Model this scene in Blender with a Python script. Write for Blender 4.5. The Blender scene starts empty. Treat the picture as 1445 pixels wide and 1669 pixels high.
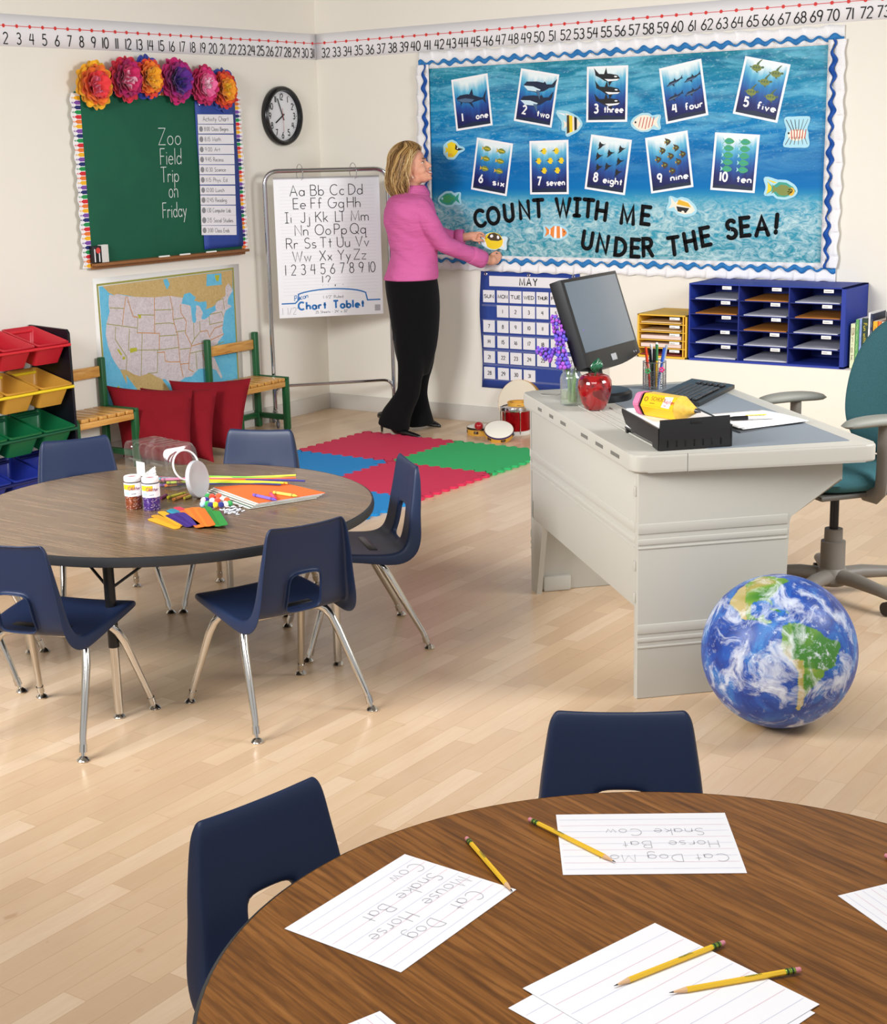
import bpy, bmesh, math, random
from math import sin, cos, pi, radians
from mathutils import Vector, Matrix, Euler, noise
random.seed(7)
SC = bpy.context.scene
COL = SC.collection
# ---------------------------------------------------------------- camera
# corner of the two walls = origin, right wall y = 0, left wall x = 0, floor z = 0
F_PX, CX, CY = 2455.0, 722.5, 834.5
_a = Vector((2450 - CX, 205 - CY, F_PX)).normalized()
_b = Vector((-2950 - CX, 331 - CY, F_PX)); _b = (_b - _a * _a.dot(_b)).normalized()
_X, _Y = -_b, _a
_Z = _X.cross(_Y)
CAM_ROT = Matrix((_X, _Y, _Z))            # rows: world axes seen in camera coords -> world = CAM_ROT @ cam
EYE = Vector((6.250, -7.7615, 1.65))

def ray(px, py):
    return CAM_ROT @ Vector(((px - CX) / F_PX, (py - CY) / F_PX, 1.0))
def at(px, py, axis, val):
    r = ray(px, py); t = (val - EYE[axis]) / r[axis]
    return EYE + r * t
def on_z(px, py, z=0.0): return at(px, py, 2, z)
def on_right(px, py, y=0.0): return at(px, py, 1, y)
def on_left(px, py, x=0.0): return at(px, py, 0, x)

cam_d = bpy.data.cameras.new('camera'); cam = bpy.data.objects.new('camera', cam_d); COL.objects.link(cam)
cam_d.sensor_fit = 'VERTICAL'; cam_d.sensor_height = 24.0; cam_d.lens = 24.0 * F_PX / 1669.0
cam_d.clip_start = 0.05; cam_d.clip_end = 60
_m = Matrix.Identity(4)
for i in range(3):
    _m[i][0] = CAM_ROT[i][0]; _m[i][1] = -CAM_ROT[i][1]; _m[i][2] = -CAM_ROT[i][2]; _m[i][3] = EYE[i]
cam.matrix_world = _m
SC.camera = cam
# ---------------------------------------------------------------- light and exposure
SC.view_settings.view_transform = 'Standard'; SC.view_settings.look = 'None'
SC.view_settings.gamma = 1.0; SC.view_settings.use_curve_mapping = False
SC.view_settings.exposure = 0.06
world = bpy.data.worlds.new('studio_air'); SC.world = world; world.use_nodes = True
world.node_tree.nodes['Background'].inputs[0].default_value = (0.98, 0.985, 1.0, 1)
world.node_tree.nodes['Background'].inputs[1].default_value = 0.62
def area_light(name, loc, target, size, sizey, power, col=(.985, .99, 1), spread=180):
    d = bpy.data.lights.new(name, 'AREA'); d.shape = 'RECTANGLE'; d.size = size; d.size_y = sizey
    d.energy = power; d.color = col; d.spread = radians(spread)
    o = bpy.data.objects.new(name, d); COL.objects.link(o); o.location = loc
    o.rotation_euler = (Vector(target) - Vector(loc)).to_track_quat('-Z', 'Y').to_euler()
    return o
area_light('softbox_right_side', (6.6, -2.6, 2.45), (0.9, -2.3, 0.35), 1.5, 1.2, 58, spread=100)
area_light('softbox_left_side', (2.3, -7.0, 2.45), (2.9, -1.0, 0.85), 1.7, 1.2, 98, spread=105)
area_light('softbox_overhead', (4.9, -6.0, 2.86), (4.5, -5.2, 0.0), 2.4, 2.2, 88)
# ---------------------------------------------------------------- materials
def lin(c):
    return tuple((v / 12.92 if v <= .04045 else ((v + .055) / 1.055) ** 2.4) for v in c)
def hexc(h):
    return lin(tuple(int(h[i:i + 2], 16) / 255 for i in (0, 2, 4)))
MATS = {}
def mat(name, h, rough=.5, metal=0.0, spec=.5, coat=0.0, trans=0.0, ior=1.45, alpha=1.0, var=0.0, vscale=30.0, bump=0.0, bscale=200.0, sss=0.0, sheen=0.0):
    if name in MATS: return MATS[name]
    m = bpy.data.materials.new(name); m.use_nodes = True
    nt = m.node_tree; b = nt.nodes['Principled BSDF']
    c = hexc(h) if isinstance(h, str) else h
    b.inputs['Base Color'].default_value = (*c, 1)
    b.inputs['Roughness'].default_value = rough; b.inputs['Metallic'].default_value = metal
    b.inputs['Specular IOR Level'].default_value = spec; b.inputs['Coat Weight'].default_value = coat
    b.inputs['Coat Roughness'].default_value = .08
    b.inputs['Transmission Weight'].default_value = trans; b.inputs['IOR'].default_value = ior
    b.inputs['Alpha'].default_value = alpha
    if sss: b.inputs['Subsurface Weight'].default_value = sss; b.inputs['Subsurface Radius'].default_value = (.01, .004, .002)
    if sheen: b.inputs['Sheen Weight'].default_value = sheen
    if var or bump:
        tc = nt.nodes.new('ShaderNodeTexCoord')
        if var:
            n = nt.nodes.new('ShaderNodeTexNoise'); n.inputs['Scale'].default_value = vscale; n.inputs['Detail'].default_value = 4
            nt.links.new(tc.outputs['Object'], n.inputs['Vector'])
            mx = nt.nodes.new('ShaderNodeMix'); mx.data_type = 'RGBA'
            mx.inputs[6].default_value = (*[v * (1 - var) for v in c], 1); mx.inputs[7].default_value = (*[min(1, v * (1 + var)) for v in c], 1)
            nt.links.new(n.outputs['Fac'], mx.inputs[0]); nt.links.new(mx.outputs[2], b.inputs['Base Color'])
        if bump:
            n2 = nt.nodes.new('ShaderNodeTexNoise'); n2.inputs['Scale'].default_value = bscale; n2.inputs['Detail'].default_value = 3
            nt.links.new(tc.outputs['Object'], n2.inputs['Vector'])
            bp = nt.nodes.new('ShaderNodeBump'); bp.inputs['Strength'].default_value = bump; bp.inputs['Distance'].default_value = .002
            nt.links.new(n2.outputs['Fac'], bp.inputs['Height']); nt.links.new(bp.outputs['Normal'], b.inputs['Normal'])
    MATS[name] = m
    return m
class NT:                                                            # tiny node-graph helper
    def __init__(s, name, rough=.5, spec=.5, coat=0.0):
        s.m = bpy.data.materials.new(name); s.m.use_nodes = True; s.t = s.m.node_tree
        s.b = s.t.nodes['Principled BSDF']; s.b.inputs['Roughness'].default_value = rough
        s.b.inputs['Specular IOR Level'].default_value = spec; s.b.inputs['Coat Weight'].default_value = coat
        s.b.inputs['Coat Roughness'].default_value = .1
        MATS[name] = s.m
    def n(s, typ, **kw):
        x = s.t.nodes.new('ShaderNode' + typ)
        for k, v in kw.items(): setattr(x, k, v)
        return x
    def l(s, a, b): s.t.links.new(a, b)
    def math(s, op, a, b=None, c=None):
        x = s.n('Math', operation=op)
        for i, v in enumerate((a, b, c)):
            if v is None: continue
            if isinstance(v, (int, float)): x.inputs[i].default_value = v
            else: s.l(v, x.inputs[i])
        return x.outputs[0]
    def coord(s, which='Object'): return s.n('TexCoord').outputs[which]
    def mapping(s, vec, loc=(0, 0, 0), rot=(0, 0, 0), scale=(1, 1, 1)):
        x = s.n('Mapping'); x.inputs['Location'].default_value = loc; x.inputs['Rotation'].default_value = rot; x.inputs['Scale'].default_value = scale
        s.l(vec, x.inputs['Vector']); return x.outputs[0]
    def noise(s, vec, scale=5, detail=4, rough=.5, dist=0.0):
        x = s.n('TexNoise'); x.inputs['Scale'].default_value = scale; x.inputs['Detail'].default_value = detail
        x.inputs['Roughness'].default_value = rough; x.inputs['Distortion'].default_value = dist
        if vec is not None: s.l(vec, x.inputs['Vector'])
        return x.outputs['Fac']
    def ramp(s, fac, stops, interp='LINEAR'):
        x = s.n('ValToRGB'); e = x.color_ramp.elements; x.color_ramp.interpolation = interp
        while len(e) < len(stops): e.new(.5)
        for el, (p, c) in zip(e, stops):
            el.position = p; el.color = (*(hexc(c) if isinstance(c, str) else c), 1)
        s.l(fac, x.inputs[0]); return x.outputs[0]
    def mix(s, fac, a, b, mode='MIX'):
        x = s.n('Mix', data_type='RGBA', blend_type=mode)
        for i, v in ((0, fac), (6, a), (7, b)):
            if isinstance(v, (int, float)): x.inputs[i].default_value = v
            elif isinstance(v, str): x.inputs[i].default_value = (*hexc(v), 1)
            elif isinstance(v, tuple): x.inputs[i].default_value = (*v, 1)
            else: s.l(v, x.inputs[i])
        return x.outputs[2]
    def color(s, sock): s.l(sock, s.b.inputs['Base Color']); return s.m
    def bump(s, h, strength=.2, dist=.002):
        x = s.n('Bump'); x.inputs['Strength'].default_value = strength; x.inputs['Distance'].default_value = dist
        s.l(h, x.inputs['Height']); s.l(x.outputs['Normal'], s.b.inputs['Normal'])
# ---------------------------------------------------------------- mesh helpers
def tf(M, p): return (M @ Vector(p)) if M is not None else Vector(p)
def add_faces(bm, vs, fs, mi=0, M=None):
    V = [bm.verts.new(tf(M, v)) for v in vs]; out = []
    for f in fs:
        try:
            x = bm.faces.new([V[i] for i in f]); x.material_index = mi; x.smooth = True; out.append(x)
        except ValueError: pass
    return V, out
def box(bm, c, s, mi=0, M=None, bev=0.0, seg=2):
    x, y, z = s[0] / 2, s[1] / 2, s[2] / 2
    vs = [(c[0] + a * x, c[1] + b * y, c[2] + d * z) for a in (-1, 1) for b in (-1, 1) for d in (-1, 1)]
    fs = [(0, 1, 3, 2), (4, 6, 7, 5), (0, 4, 5, 1), (2, 3, 7, 6), (0, 2, 6, 4), (1, 5, 7, 3)]
    V, Fs = add_faces(bm, vs, fs, mi, M)
    if bev > 0:
        es = list({e for f in Fs for e in f.edges})
        r = bmesh.ops.bevel(bm, geom=es, offset=bev, segments=seg, profile=.5, affect='EDGES')
        for f in r['faces']: f.material_index = mi; f.smooth = True
    return Fs
def frame_of(d):
    d = Vector(d).normalized(); u = Vector((0, 0, 1)) if abs(d.z) < .95 else Vector((1, 0, 0))
    a = u.cross(d).normalized(); return a, d.cross(a)
def tube(bm, pts, r, seg=10, mi=0, M=None, closed=False, caps=True, squash=None):
    P = [Vector(p) for p in pts]; n = len(P); rs = r if isinstance(r, (list, tuple)) else [r] * n
    rings = []; a = None
    for i in range(n):
        if closed: d = P[(i + 1) % n] - P[i - 1]
        else: d = P[min(i + 1, n - 1)] - P[max(i - 1, 0)]
        d.normalize()
        if a is None: a, _ = frame_of(d)
        a = (a - d * a.dot(d)); 
        if a.length < 1e-6: a, _ = frame_of(d)
        a.normalize(); b = d.cross(a)
        sq = squash or (1, 1)
        rings.append([bm.verts.new(tf(M, P[i] + (a * cos(2 * pi * k / seg) * sq[0] + b * sin(2 * pi * k / seg) * sq[1]) * rs[i])) for k in range(seg)])
    m = n if closed else n - 1
    for i in range(m):
        A, B = rings[i], rings[(i + 1) % n]
        for k in range(seg):
            f = bm.faces.new((A[k], A[(k + 1) % seg], B[(k + 1) % seg], B[k])); f.smooth = True; f.material_index = mi
    if caps and not closed:
        for R_ in (list(reversed(rings[0])), rings[-1]):
            f = bm.faces.new(R_); f.material_index = mi; f.smooth = True
def lathe(bm, prof, seg=32, mi=0, M=None, c=(0, 0), ang=2 * pi, mis=None):
    rings = []
    for (r, z) in prof:
        if r < 1e-6: rings.append([bm.verts.new(tf(M, (c[0], c[1], z)))])
        else: rings.append([bm.verts.new(tf(M, (c[0] + r * cos(ang * k / seg), c[1] + r * sin(ang * k / seg), z))) for k in range(seg)])
    for i in range(len(rings) - 1):
        A, B = rings[i], rings[i + 1]
        for k in range(seg):
            k2 = (k + 1) % seg
            if len(A) == 1 and len(B) == 1: continue
            if len(A) == 1: v = (A[0], B[k2], B[k])
            elif len(B) == 1: v = (A[k], A[k2], B[0])
            else: v = (A[k], A[k2], B[k2], B[k])
            f = bm.faces.new(v); f.smooth = True; f.material_index = mis[i] if mis else mi
def cyl(bm, p0, p1, r, seg=16, mi=0, M=None, r1=None):
    tube(bm, [p0, p1], [r, r if r1 is None else r1], seg, mi, M)
def ball(bm, c, r, mi=0, M=None, u=16, v=10, s=(1, 1, 1)):
    prof = [(r * sin(pi * i / v), r * -cos(pi * i / v)) for i in range(v + 1)]
    T = Matrix.Translation(c) @ Matrix.Diagonal((*s, 1))
    lathe(bm, prof, u, mi, (M @ T) if M is not None else T)
def prism(bm, poly, z0, z1, mi=0, M=None, mi_side=None, cap0=True):
    n = len(poly)
    area = sum(poly[i][0] * poly[(i + 1) % n][1] - poly[(i + 1) % n][0] * poly[i][1] for i in range(n))
    if area < 0: poly = list(reversed(poly))
    A = [bm.verts.new(tf(M, (x, y, z0))) for x, y in poly]; B = [bm.verts.new(tf(M, (x, y, z1))) for x, y in poly]
    fs = []
    f = bm.faces.new(B); f.material_index = mi; fs.append(f)
    if cap0: f = bm.faces.new(list(reversed(A))); f.material_index = mi; fs.append(f)
    for i in range(n):
        f = bm.faces.new((A[i], A[(i + 1) % n], B[(i + 1) % n], B[i])); f.material_index = mi if mi_side is None else mi_side
    return fs
def flat(bm, poly, z=0.0, mi=0, M=None):
    n = len(poly)
    area = sum(poly[i][0] * poly[(i + 1) % n][1] - poly[(i + 1) % n][0] * poly[i][1] for i in range(n))
    if area < 0: poly = list(reversed(poly))
    f = bm.faces.new([bm.verts.new(tf(M, (x, y, z))) for x, y in poly]); f.material_index = mi
    return f
def quad(bm, pts, mi=0):
    f = bm.faces.new([bm.verts.new(Vector(p)) for p in pts]); f.material_index = mi; return f
def grid(bm, fn, nu, nv, mi=0, M=None, flip=False):
    V = [[bm.verts.new(tf(M, fn(i / nu, j / nv))) for j in range(nv + 1)] for i in range(nu + 1)]
    for i in range(nu):
        for j in range(nv):
            q = (V[i][j], V[i + 1][j], V[i + 1][j + 1], V[i][j + 1])
            f = bm.faces.new(q if not flip else tuple(reversed(q))); f.smooth = True; f.material_index = mi
    return V
def new_obj(name, me, parent=None):
    o = bpy.data.objects.new(name, me); COL.objects.link(o)
    if parent is not None: o.parent = parent
    return o
def obj(name, bm, mats, parent=None, angle=40, subsurf=0, solid=0.0, off=0, recalc=False, loc=None):
    if recalc: bmesh.ops.recalc_face_normals(bm, faces=bm.faces[:])
    me = bpy.data.meshes.new(name); bm.to_mesh(me); bm.free()
    if not isinstance(mats, (list, tuple)): mats = [mats]
    for m in mats: me.materials.append(m)
    if angle is not None:
        me.polygons.foreach_set('use_smooth', [True] * len(me.polygons))
        me.set_sharp_from_angle(angle=radians(angle))
    o = new_obj(name, me, parent)
    if solid:
        s = o.modifiers.new('thickness', 'SOLIDIFY'); s.thickness = solid; s.offset = off
    if subsurf:
        s = o.modifiers.new('smooth', 'SUBSURF'); s.levels = subsurf; s.render_levels = subsurf
    if loc is not None: o.location = loc
    return o
def tag(o, label, cat, group=None, kind=None):
    o['label'] = label; o['category'] = cat
    if group: o['group'] = group
    if kind: o['kind'] = kind
    return o
def thing(name, label, cat, loc=(0, 0, 0), rz=0.0, group=None, M=None):
    o = bpy.data.objects.new(name, None); COL.objects.link(o); o.empty_display_size = .05
    if M is not None: o.matrix_world = M
    else: o.location = loc; o.rotation_euler = (0, 0, rz)
    return tag(o, label, cat, group)
def struct(o): o['kind'] = 'structure'; return o
def copy_tree(o, parent=None):
    c = o.copy(); COL.objects.link(c)
    if parent is not None: c.parent = parent
    for ch in list(o.children):
        copy_tree(ch, c)
    return c
BM = bmesh.new
# frames whose local x runs along the wall to the right, y up and z out of the wall
def right_frame(x, z, off=0.0, rot=0.0):
    return Matrix(((1, 0, 0, x), (0, 0, -1, -off), (0, 1, 0, z), (0, 0, 0, 1))) @ Matrix.Rotation(rot, 4, 'Z')
def left_frame(y, z, off=0.0, rot=0.0):
    return Matrix(((0, 0, 1, off), (1, 0, 0, y), (0, 1, 0, z), (0, 0, 0, 1))) @ Matrix.Rotation(rot, 4, 'Z')
def up_frame(p, rz):
    return Matrix.Translation(p) @ Matrix.Rotation(rz, 4, 'Z')
# ---------------------------------------------------------------- stroke lettering
def _arc(cx, cy, rx, ry, a0, a1):
    n = max(4, int(abs(a1 - a0) / 18))
    return [(cx + rx * cos(radians(a0 + (a1 - a0) * i / n)), cy + ry * sin(radians(a0 + (a1 - a0) * i / n))) for i in range(n + 1)]
def _S(*items):
    out = []
    for it in items: out += _arc(*it) if len(it) == 6 else [it]
    return out
_bowl = lambda cx=.25: _S((cx, .26, .25, .26, 0, 360))
GLY = {
 'A': (.72, [_S((0, 0), (.36, 1), (.72, 0)), _S((.13, .36), (.59, .36))]), 'B': (.58, [_S((0, 0), (0, 1), (.28, 1), (.28, .77, .23, .23, 90, -90), (0, .54)), _S((.28, .54), (.3, .27, .28, .27, 90, -90), (0, 0))]),
 'C': (.74, [_S((.42, .5, .42, .5, 48, 312))]), 'D': (.66, [_S((0, 0), (0, 1), (.16, 1), (.16, .5, .5, .5, 90, -90), (0, 0))]),
 'E': (.5, [_S((.5, 1), (0, 1), (0, 0), (.5, 0)), _S((0, .52), (.42, .52))]), 'F': (.48, [_S((.48, 1), (0, 1), (0, 0)), _S((0, .52), (.4, .52))]),
 'G': (.84, [_S((.42, .5, .42, .5, 48, 360), (.5, .5))]), 'H': (.62, [_S((0, 0), (0, 1)), _S((.62, 0), (.62, 1)), _S((0, .52), (.62, .52))]),
 'I': (.36, [_S((.18, 0), (.18, 1)), _S((0, 1), (.36, 1)), _S((0, 0), (.36, 0))]), 'J': (.42, [_S((.42, 1), (.42, .22), (.22, .22, .2, .22, 0, -170))]),
 'K': (.58, [_S((0, 0), (0, 1)), _S((.54, 1), (0, .46)), _S((.16, .6), (.58, 0))]), 'L': (.46, [_S((0, 1), (0, 0), (.46, 0))]),
 'M': (.8, [_S((0, 0), (.06, 1), (.4, .1), (.74, 1), (.8, 0))]), 'N': (.62, [_S((0, 0), (0, 1), (.62, 0), (.62, 1))]),
 'O': (.84, [_S((.42, .5, .42, .5, 90, 450))]), 'P': (.52, [_S((0, 0), (0, 1), (.26, 1), (.26, .74, .26, .26, 90, -90), (0, .48))]),
 'Q': (.84, [_S((.42, .5, .42, .5, 90, 450)), _S((.52, .26), (.84, -.04))]), 'R': (.58, [_S((0, 0), (0, 1), (.28, 1), (.28, .75, .25, .25, 90, -90), (0, .5)), _S((.28, .5), (.58, 0))]),
 'S': (.54, [_S((.28, .755, .24, .245, 35, 270), (.26, .255, .28, .255, 90, -145))]), 'T': (.64, [_S((0, 1), (.64, 1)), _S((.32, 1), (.32, 0))]),
 'U': (.6, [_S((0, 1), (0, .3), (.3, .3, .3, .3, 180, 360), (.6, 1))]), 'V': (.66, [_S((0, 1), (.33, 0), (.66, 1))]),
 'W': (.96, [_S((0, 1), (.26, 0), (.48, .92), (.7, 0), (.96, 1))]), 'X': (.6, [_S((0, 1), (.6, 0)), _S((.6, 1), (0, 0))]),
 'Y': (.62, [_S((0, 1), (.31, .5), (.62, 1)), _S((.31, .5), (.31, 0))]), 'Z': (.6, [_S((0, 1), (.6, 1), (0, 0), (.6, 0))]),
 'a': (.5, [_bowl(), _S((.5, .52), (.5, 0))]), 'b': (.5, [_S((0, 1), (0, 0)), _bowl()]), 'c': (.44, [_S((.25, .26, .25, .26, 45, 315))]),
 'd': (.5, [_bowl(), _S((.5, 1), (.5, 0))]), 'e': (.5, [_S((0, .28), (.5, .28), (.25, .26, .25, .26, 5, 315))]), 'f': (.36, [_S((.36, .9), (.26, .84, .12, .16, 60, 180), (.14, 0)), _S((0, .52), (.32, .52))]),
 'g': (.5, [_bowl(), _S((.5, .52), (.5, -.2), (.26, -.2, .24, .2, 0, -160))]), 'h': (.46, [_S((0, 1), (0, 0)), _S((0, .28), (.23, .3, .23, .22, 170, 0), (.46, 0))]),
 'i': (.06, [_S((.03, .52), (.03, 0)), _S((.03, .72), (.03, .75))]), 'j': (.26, [_S((.26, .52), (.26, -.22), (.13, -.22, .13, .18, 0, -160)), _S((.26, .72), (.26, .75))]),
 'k': (.42, [_S((0, 1), (0, 0)), _S((.38, .54), (0, .22)), _S((.12, .32), (.42, 0))]), 'l': (.04, [_S((.02, 1), (.02, 0))]),
 'm': (.72, [_S((0, .52), (0, 0)), _S((0, .3), (.18, .34, .18, .18, 170, 0), (.36, 0)), _S((.36, .3), (.54, .34, .18, .18, 170, 0), (.72, 0))]),
 'n': (.44, [_S((0, .52), (0, 0)), _S((0, .28), (.22, .31, .22, .21, 170, 0), (.44, 0))]), 'o': (.5, [_bowl()]), 'p': (.5, [_S((0, .52), (0, -.4)), _bowl()]),
 'q': (.62, [_bowl(), _S((.5, .52), (.5, -.38), (.62, -.32))]), 'r': (.34, [_S((0, .52), (0, 0)), _S((0, .28), (.2, .32, .19, .2, 170, 40))]),
 's': (.38, [_S((.19, .39, .16, .13, 30, 270), (.19, .13, .19, .13, 90, -150))]), 't': (.34, [_S((.17, .86), (.17, 0)), _S((0, .54), (.34, .54))]),
 'u': (.44, [_S((0, .52), (0, .2), (.22, .2, .22, .2, 180, 360)), _S((.44, .52), (.44, 0))]), 'v': (.44, [_S((0, .52), (.22, 0), (.44, .52))]),
 'w': (.66, [_S((0, .52), (.17, 0), (.33, .48), (.49, 0), (.66, .52))]), 'x': (.42, [_S((0, .52), (.42, 0)), _S((.42, .52), (0, 0))]),
 'y': (.44, [_S((0, .52), (.23, .02)), _S((.44, .52), (.08, -.38))]), 'z': (.42, [_S((0, .52), (.42, .52), (0, 0), (.42, 0))]),
 '0': (.54, [_S((.27, .5, .27, .5, 90, 450))]), '1': (.1, [_S((.05, 1), (.05, 0))]), '2': (.5, [_S((.25, .74, .25, .26, 165, -25), (0, 0), (.5, 0))]),
 '3': (.5, [_S((.24, .76, .22, .24, 150, -85), (.24, .27, .26, .27, 90, -150))]), '4': (.54, [_S((.16, 1), (0, .42), (.54, .42)), _S((.42, 1), (.42, 0))]),
 '5': (.5, [_S((.46, 1), (.06, 1), (.04, .58), (.22, .31, .28, .31, 110, -150))]), '6': (.5, [_S((.4, 1), (.02, .35), (.25, .27, .25, .27, 165, -195))]),
 '7': (.5, [_S((0, 1), (.5, 1), (.16, 0))]), '8': (.5, [_S((.25, .77, .2, .23, -90, 270), (.25, .27, .25, .27, 90, 450))]), '9': (.5, [_S((.25, .73, .25, .27, 0, 360), (.3, 0))]),
 '!': (.1, [_S((.05, 1), (.05, .3)), _S((.05, .04), (.05, 0))]), '?': (.46, [_S((.23, .77, .23, .23, 170, -60), (.22, .3)), _S((.22, .04), (.22, 0))]),
 '.': (.06, [_S((.03, .04), (.03, 0))]), ',': (.08, [_S((.06, .06), (.02, -.12))]), ':': (.06, [_S((.03, .4), (.03, .36)), _S((.03, .08), (.03, .04))]),
 '"': (.16, [_S((.02, 1), (.02, .8)), _S((.14, 1), (.14, .8))]), '/': (.4, [_S((0, 0), (.4, 1))]), '-': (.3, [_S((0, .45), (.3, .45))]), ' ': (.36, []), '~': (.5, [_S((0, .2), (.1, .5), (.2, .1), (.32, .45), (.4, .15), (.5, .3))]),
}
def text_strokes(s, h, gap=.2, slant=0.0):
    x = 0; out = []
    for ch in s:
        w, st = GLY[ch]
        for k in st: out.append([((x + px + slant * py) * h, py * h) for px, py in k])
        x += w + gap
    return out, (x - gap) * h
def ribbon(bm, pl, w, mi=0, M=None, z=0.0, cap=True, stack=0.0):
    """flat stroke of width w along a polyline, with round ends"""
    P = [Vector((p[0], p[1])) for p in pl]
    Q = [P[0]]
    for p in P[1:]:
        if (p - Q[-1]).length > 1e-7: Q.append(p)
    P = Q; n = len(P)
    if n < 2: return
    closed = (P[0] - P[-1]).length < 1e-6 and n > 3
    L, R_ = [], []; LP, RP = [], []
    for i in range(n):
        d0 = (P[i] - P[i - 1]).normalized() if i else ((P[-1] - P[-2]).normalized() if closed else None)
        d1 = (P[i + 1] - P[i]).normalized() if i < n - 1 else ((P[1] - P[0]).normalized() if closed else None)
        if d0 is None: d0 = d1
        if d1 is None: d1 = d0
        t = d0 + d1
        if t.length < .35: t = d1
        t.normalize(); nn = Vector((-t.y, t.x)); k = 1 / max(.5, nn.dot(Vector((-d1.y, d1.x))))
        o = nn * (w / 2 * min(k, 1.6))
        if stack:
            LP.append((P[i].x + o.x, P[i].y + o.y)); RP.append((P[i].x - o.x, P[i].y - o.y)); continue
        L.append(bm.verts.new(tf(M, (P[i].x + o.x, P[i].y + o.y, z)))); R_.append(bm.verts.new(tf(M, (P[i].x - o.x, P[i].y - o.y, z))))
    if stack:
        for i in range(n - 1):
            zz = z + stack * i; f = bm.faces.new([bm.verts.new(tf(M, (*q, zz))) for q in (RP[i], RP[i + 1], LP[i + 1], LP[i])]); f.material_index = mi
        return
    for i in range(n - 1):
        f = bm.faces.new((R_[i], R_[i + 1], L[i + 1], L[i])); f.material_index = mi
    if cap and not closed:
        for end in (0, n - 1):
            c = P[end]; d = (P[0] - P[1]).normalized() if end == 0 else (P[-1] - P[-2]).normalized(); a = math.atan2(d.y, d.x)
            k = 6
            mid = [bm.verts.new(tf(M, (c.x + w / 2 * cos(a + pi / 2 - pi * i / k), c.y + w / 2 * sin(a + pi / 2 - pi * i / k), z))) for i in range(1, k)]
            e0, e1 = (R_[end], L[end]) if end == 0 else (L[end], R_[end])
            f = bm.faces.new([e0] + mid + [e1])
            f.material_index = mi; f.normal_update()
            nz = (M.to_3x3() @ Vector((0, 0, 1))) if M is not None else Vector((0, 0, 1))
            if f.normal.dot(nz) < 0: f.normal_flip()
def write(bm, s, h, w, x=0, y=0, mi=0, M=None, z=0.0, align='l', gap=.2, slant=0.0, fit=None, cap=False, rot=0.0, stack=0.0):
    st, tw = text_strokes(s, h, gap, slant)
    k = 1.0
    if fit: k = fit / tw; tw = fit
    ox = {'l': 0, 'c': -tw / 2, 'r': -tw}[align]
    c_, s_ = cos(rot), sin(rot)
    for pl in st:
        q = [(px * k + ox, py) for px, py in pl]
        ribbon(bm, [(x + a * c_ - b * s_, y + a * s_ + b * c_) for a, b in q], w, mi, M, z, cap, stack)
        if stack: z += 3e-4
    return tw
# ================================================================ setting
def floor_mat():
    g = NT('maple_laminate', rough=.3, spec=.5, coat=.15)
    sep = g.n('SeparateXYZ'); g.l(g.coord('Object'), sep.inputs[0])
    X, Y = sep.outputs[0], sep.outputs[1]
    rw, ln = .066, .42
    r = g.math('FLOOR', g.math('DIVIDE', X, rw))
    wn = g.n('TexWhiteNoise', noise_dimensions='1D'); g.l(r, wn.inputs['W'])
    yy = g.math('ADD', g.math('DIVIDE', Y, ln), g.math('MULTIPLY', wn.outputs['Value'], 7.3))
    c = g.math('FLOOR', yy)
    cmb = g.n('CombineXYZ'); g.l(r, cmb.inputs[0]); g.l(c, cmb.inputs[1])
    wn2 = g.n('TexWhiteNoise', noise_dimensions='3D'); g.l(cmb.outputs[0], wn2.inputs['Vector'])
    tone = g.ramp(wn2.outputs['Value'], [(0, 'CDAE8D'), (.25, 'D4B594'), (.55, 'DBBD9B'), (.8, 'DFC3A3'), (1, 'E6CCAF')])
    # grain, offset per stave
    off = g.n('VectorMath', operation='MULTIPLY_ADD'); g.l(wn2.outputs['Color'], off.inputs[0]); off.inputs[1].default_value = (9, 9, 9); g.l(g.coord('Object'), off.inputs[2])
    gv = g.mapping(off.outputs[0], scale=(16, 1.6, 1))
    n1 = g.noise(gv, 2.2, 6, .6, 1.2)
    col = g.mix(g.math('MULTIPLY', g.math('SUBTRACT', n1, .35), .8), tone, 'C99A6C')
    n2 = g.noise(g.mapping(off.outputs[0], scale=(60, 3, 1)), 3, 3, .6)
    col = g.mix(g.math('MULTIPLY', n2, .22), col, 'EAD3B0')
    # knots
    n3 = g.noise(g.mapping(off.outputs[0], scale=(14, 9, 1)), 1.2, 2, .5)
    kn = g.ramp(n3, [(0, (0, 0, 0)), (.73, (0, 0, 0)), (.8, (1, 1, 1))])
    col = g.mix(g.math('MULTIPLY', kn, .4), col, 'A87443')
    fx = g.math('FRACT', g.math('DIVIDE', X, rw)); fy = g.math('FRACT', yy)
    ex = g.math('MINIMUM', fx, g.math('SUBTRACT', 1.0, fx)); ey = g.math('MINIMUM', fy, g.math('SUBTRACT', 1.0, fy))
    line = g.math('MAXIMUM', g.math('LESS_THAN', ex, .018), g.math('LESS_THAN', ey, .0028))
    col = g.mix(g.math('MULTIPLY', line, .35), col, 'A97F50')
    return g.color(col)
FLOOR = floor_mat()
bm = BM(); box(bm, (4.0, -4.6, -.05), (8.0, 9.2, .1)); struct(obj('floor', bm, FLOOR))
def wall_mat():
    g = NT('cream_paint', rough=.75, spec=.25)
    n = g.noise(g.mapping(g.coord('Object'), scale=(1, 1, 1)), .9, 3)
    g.bump(g.noise(g.coord('Object'), 160, 3), .06, .001)
    return g.color(g.mix(n, 'EAE5D9', 'EFEADF'))
WALL = wall_mat()
bm = BM(); box(bm, (-.06, -4.6, 1.5), (.12, 9.2, 3.0)); struct(obj('wall_left', bm, WALL))
bm = BM(); box(bm, (4.0, .06, 1.5), (8.0, .12, 3.0)); struct(obj('wall_right', bm, WALL))
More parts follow.
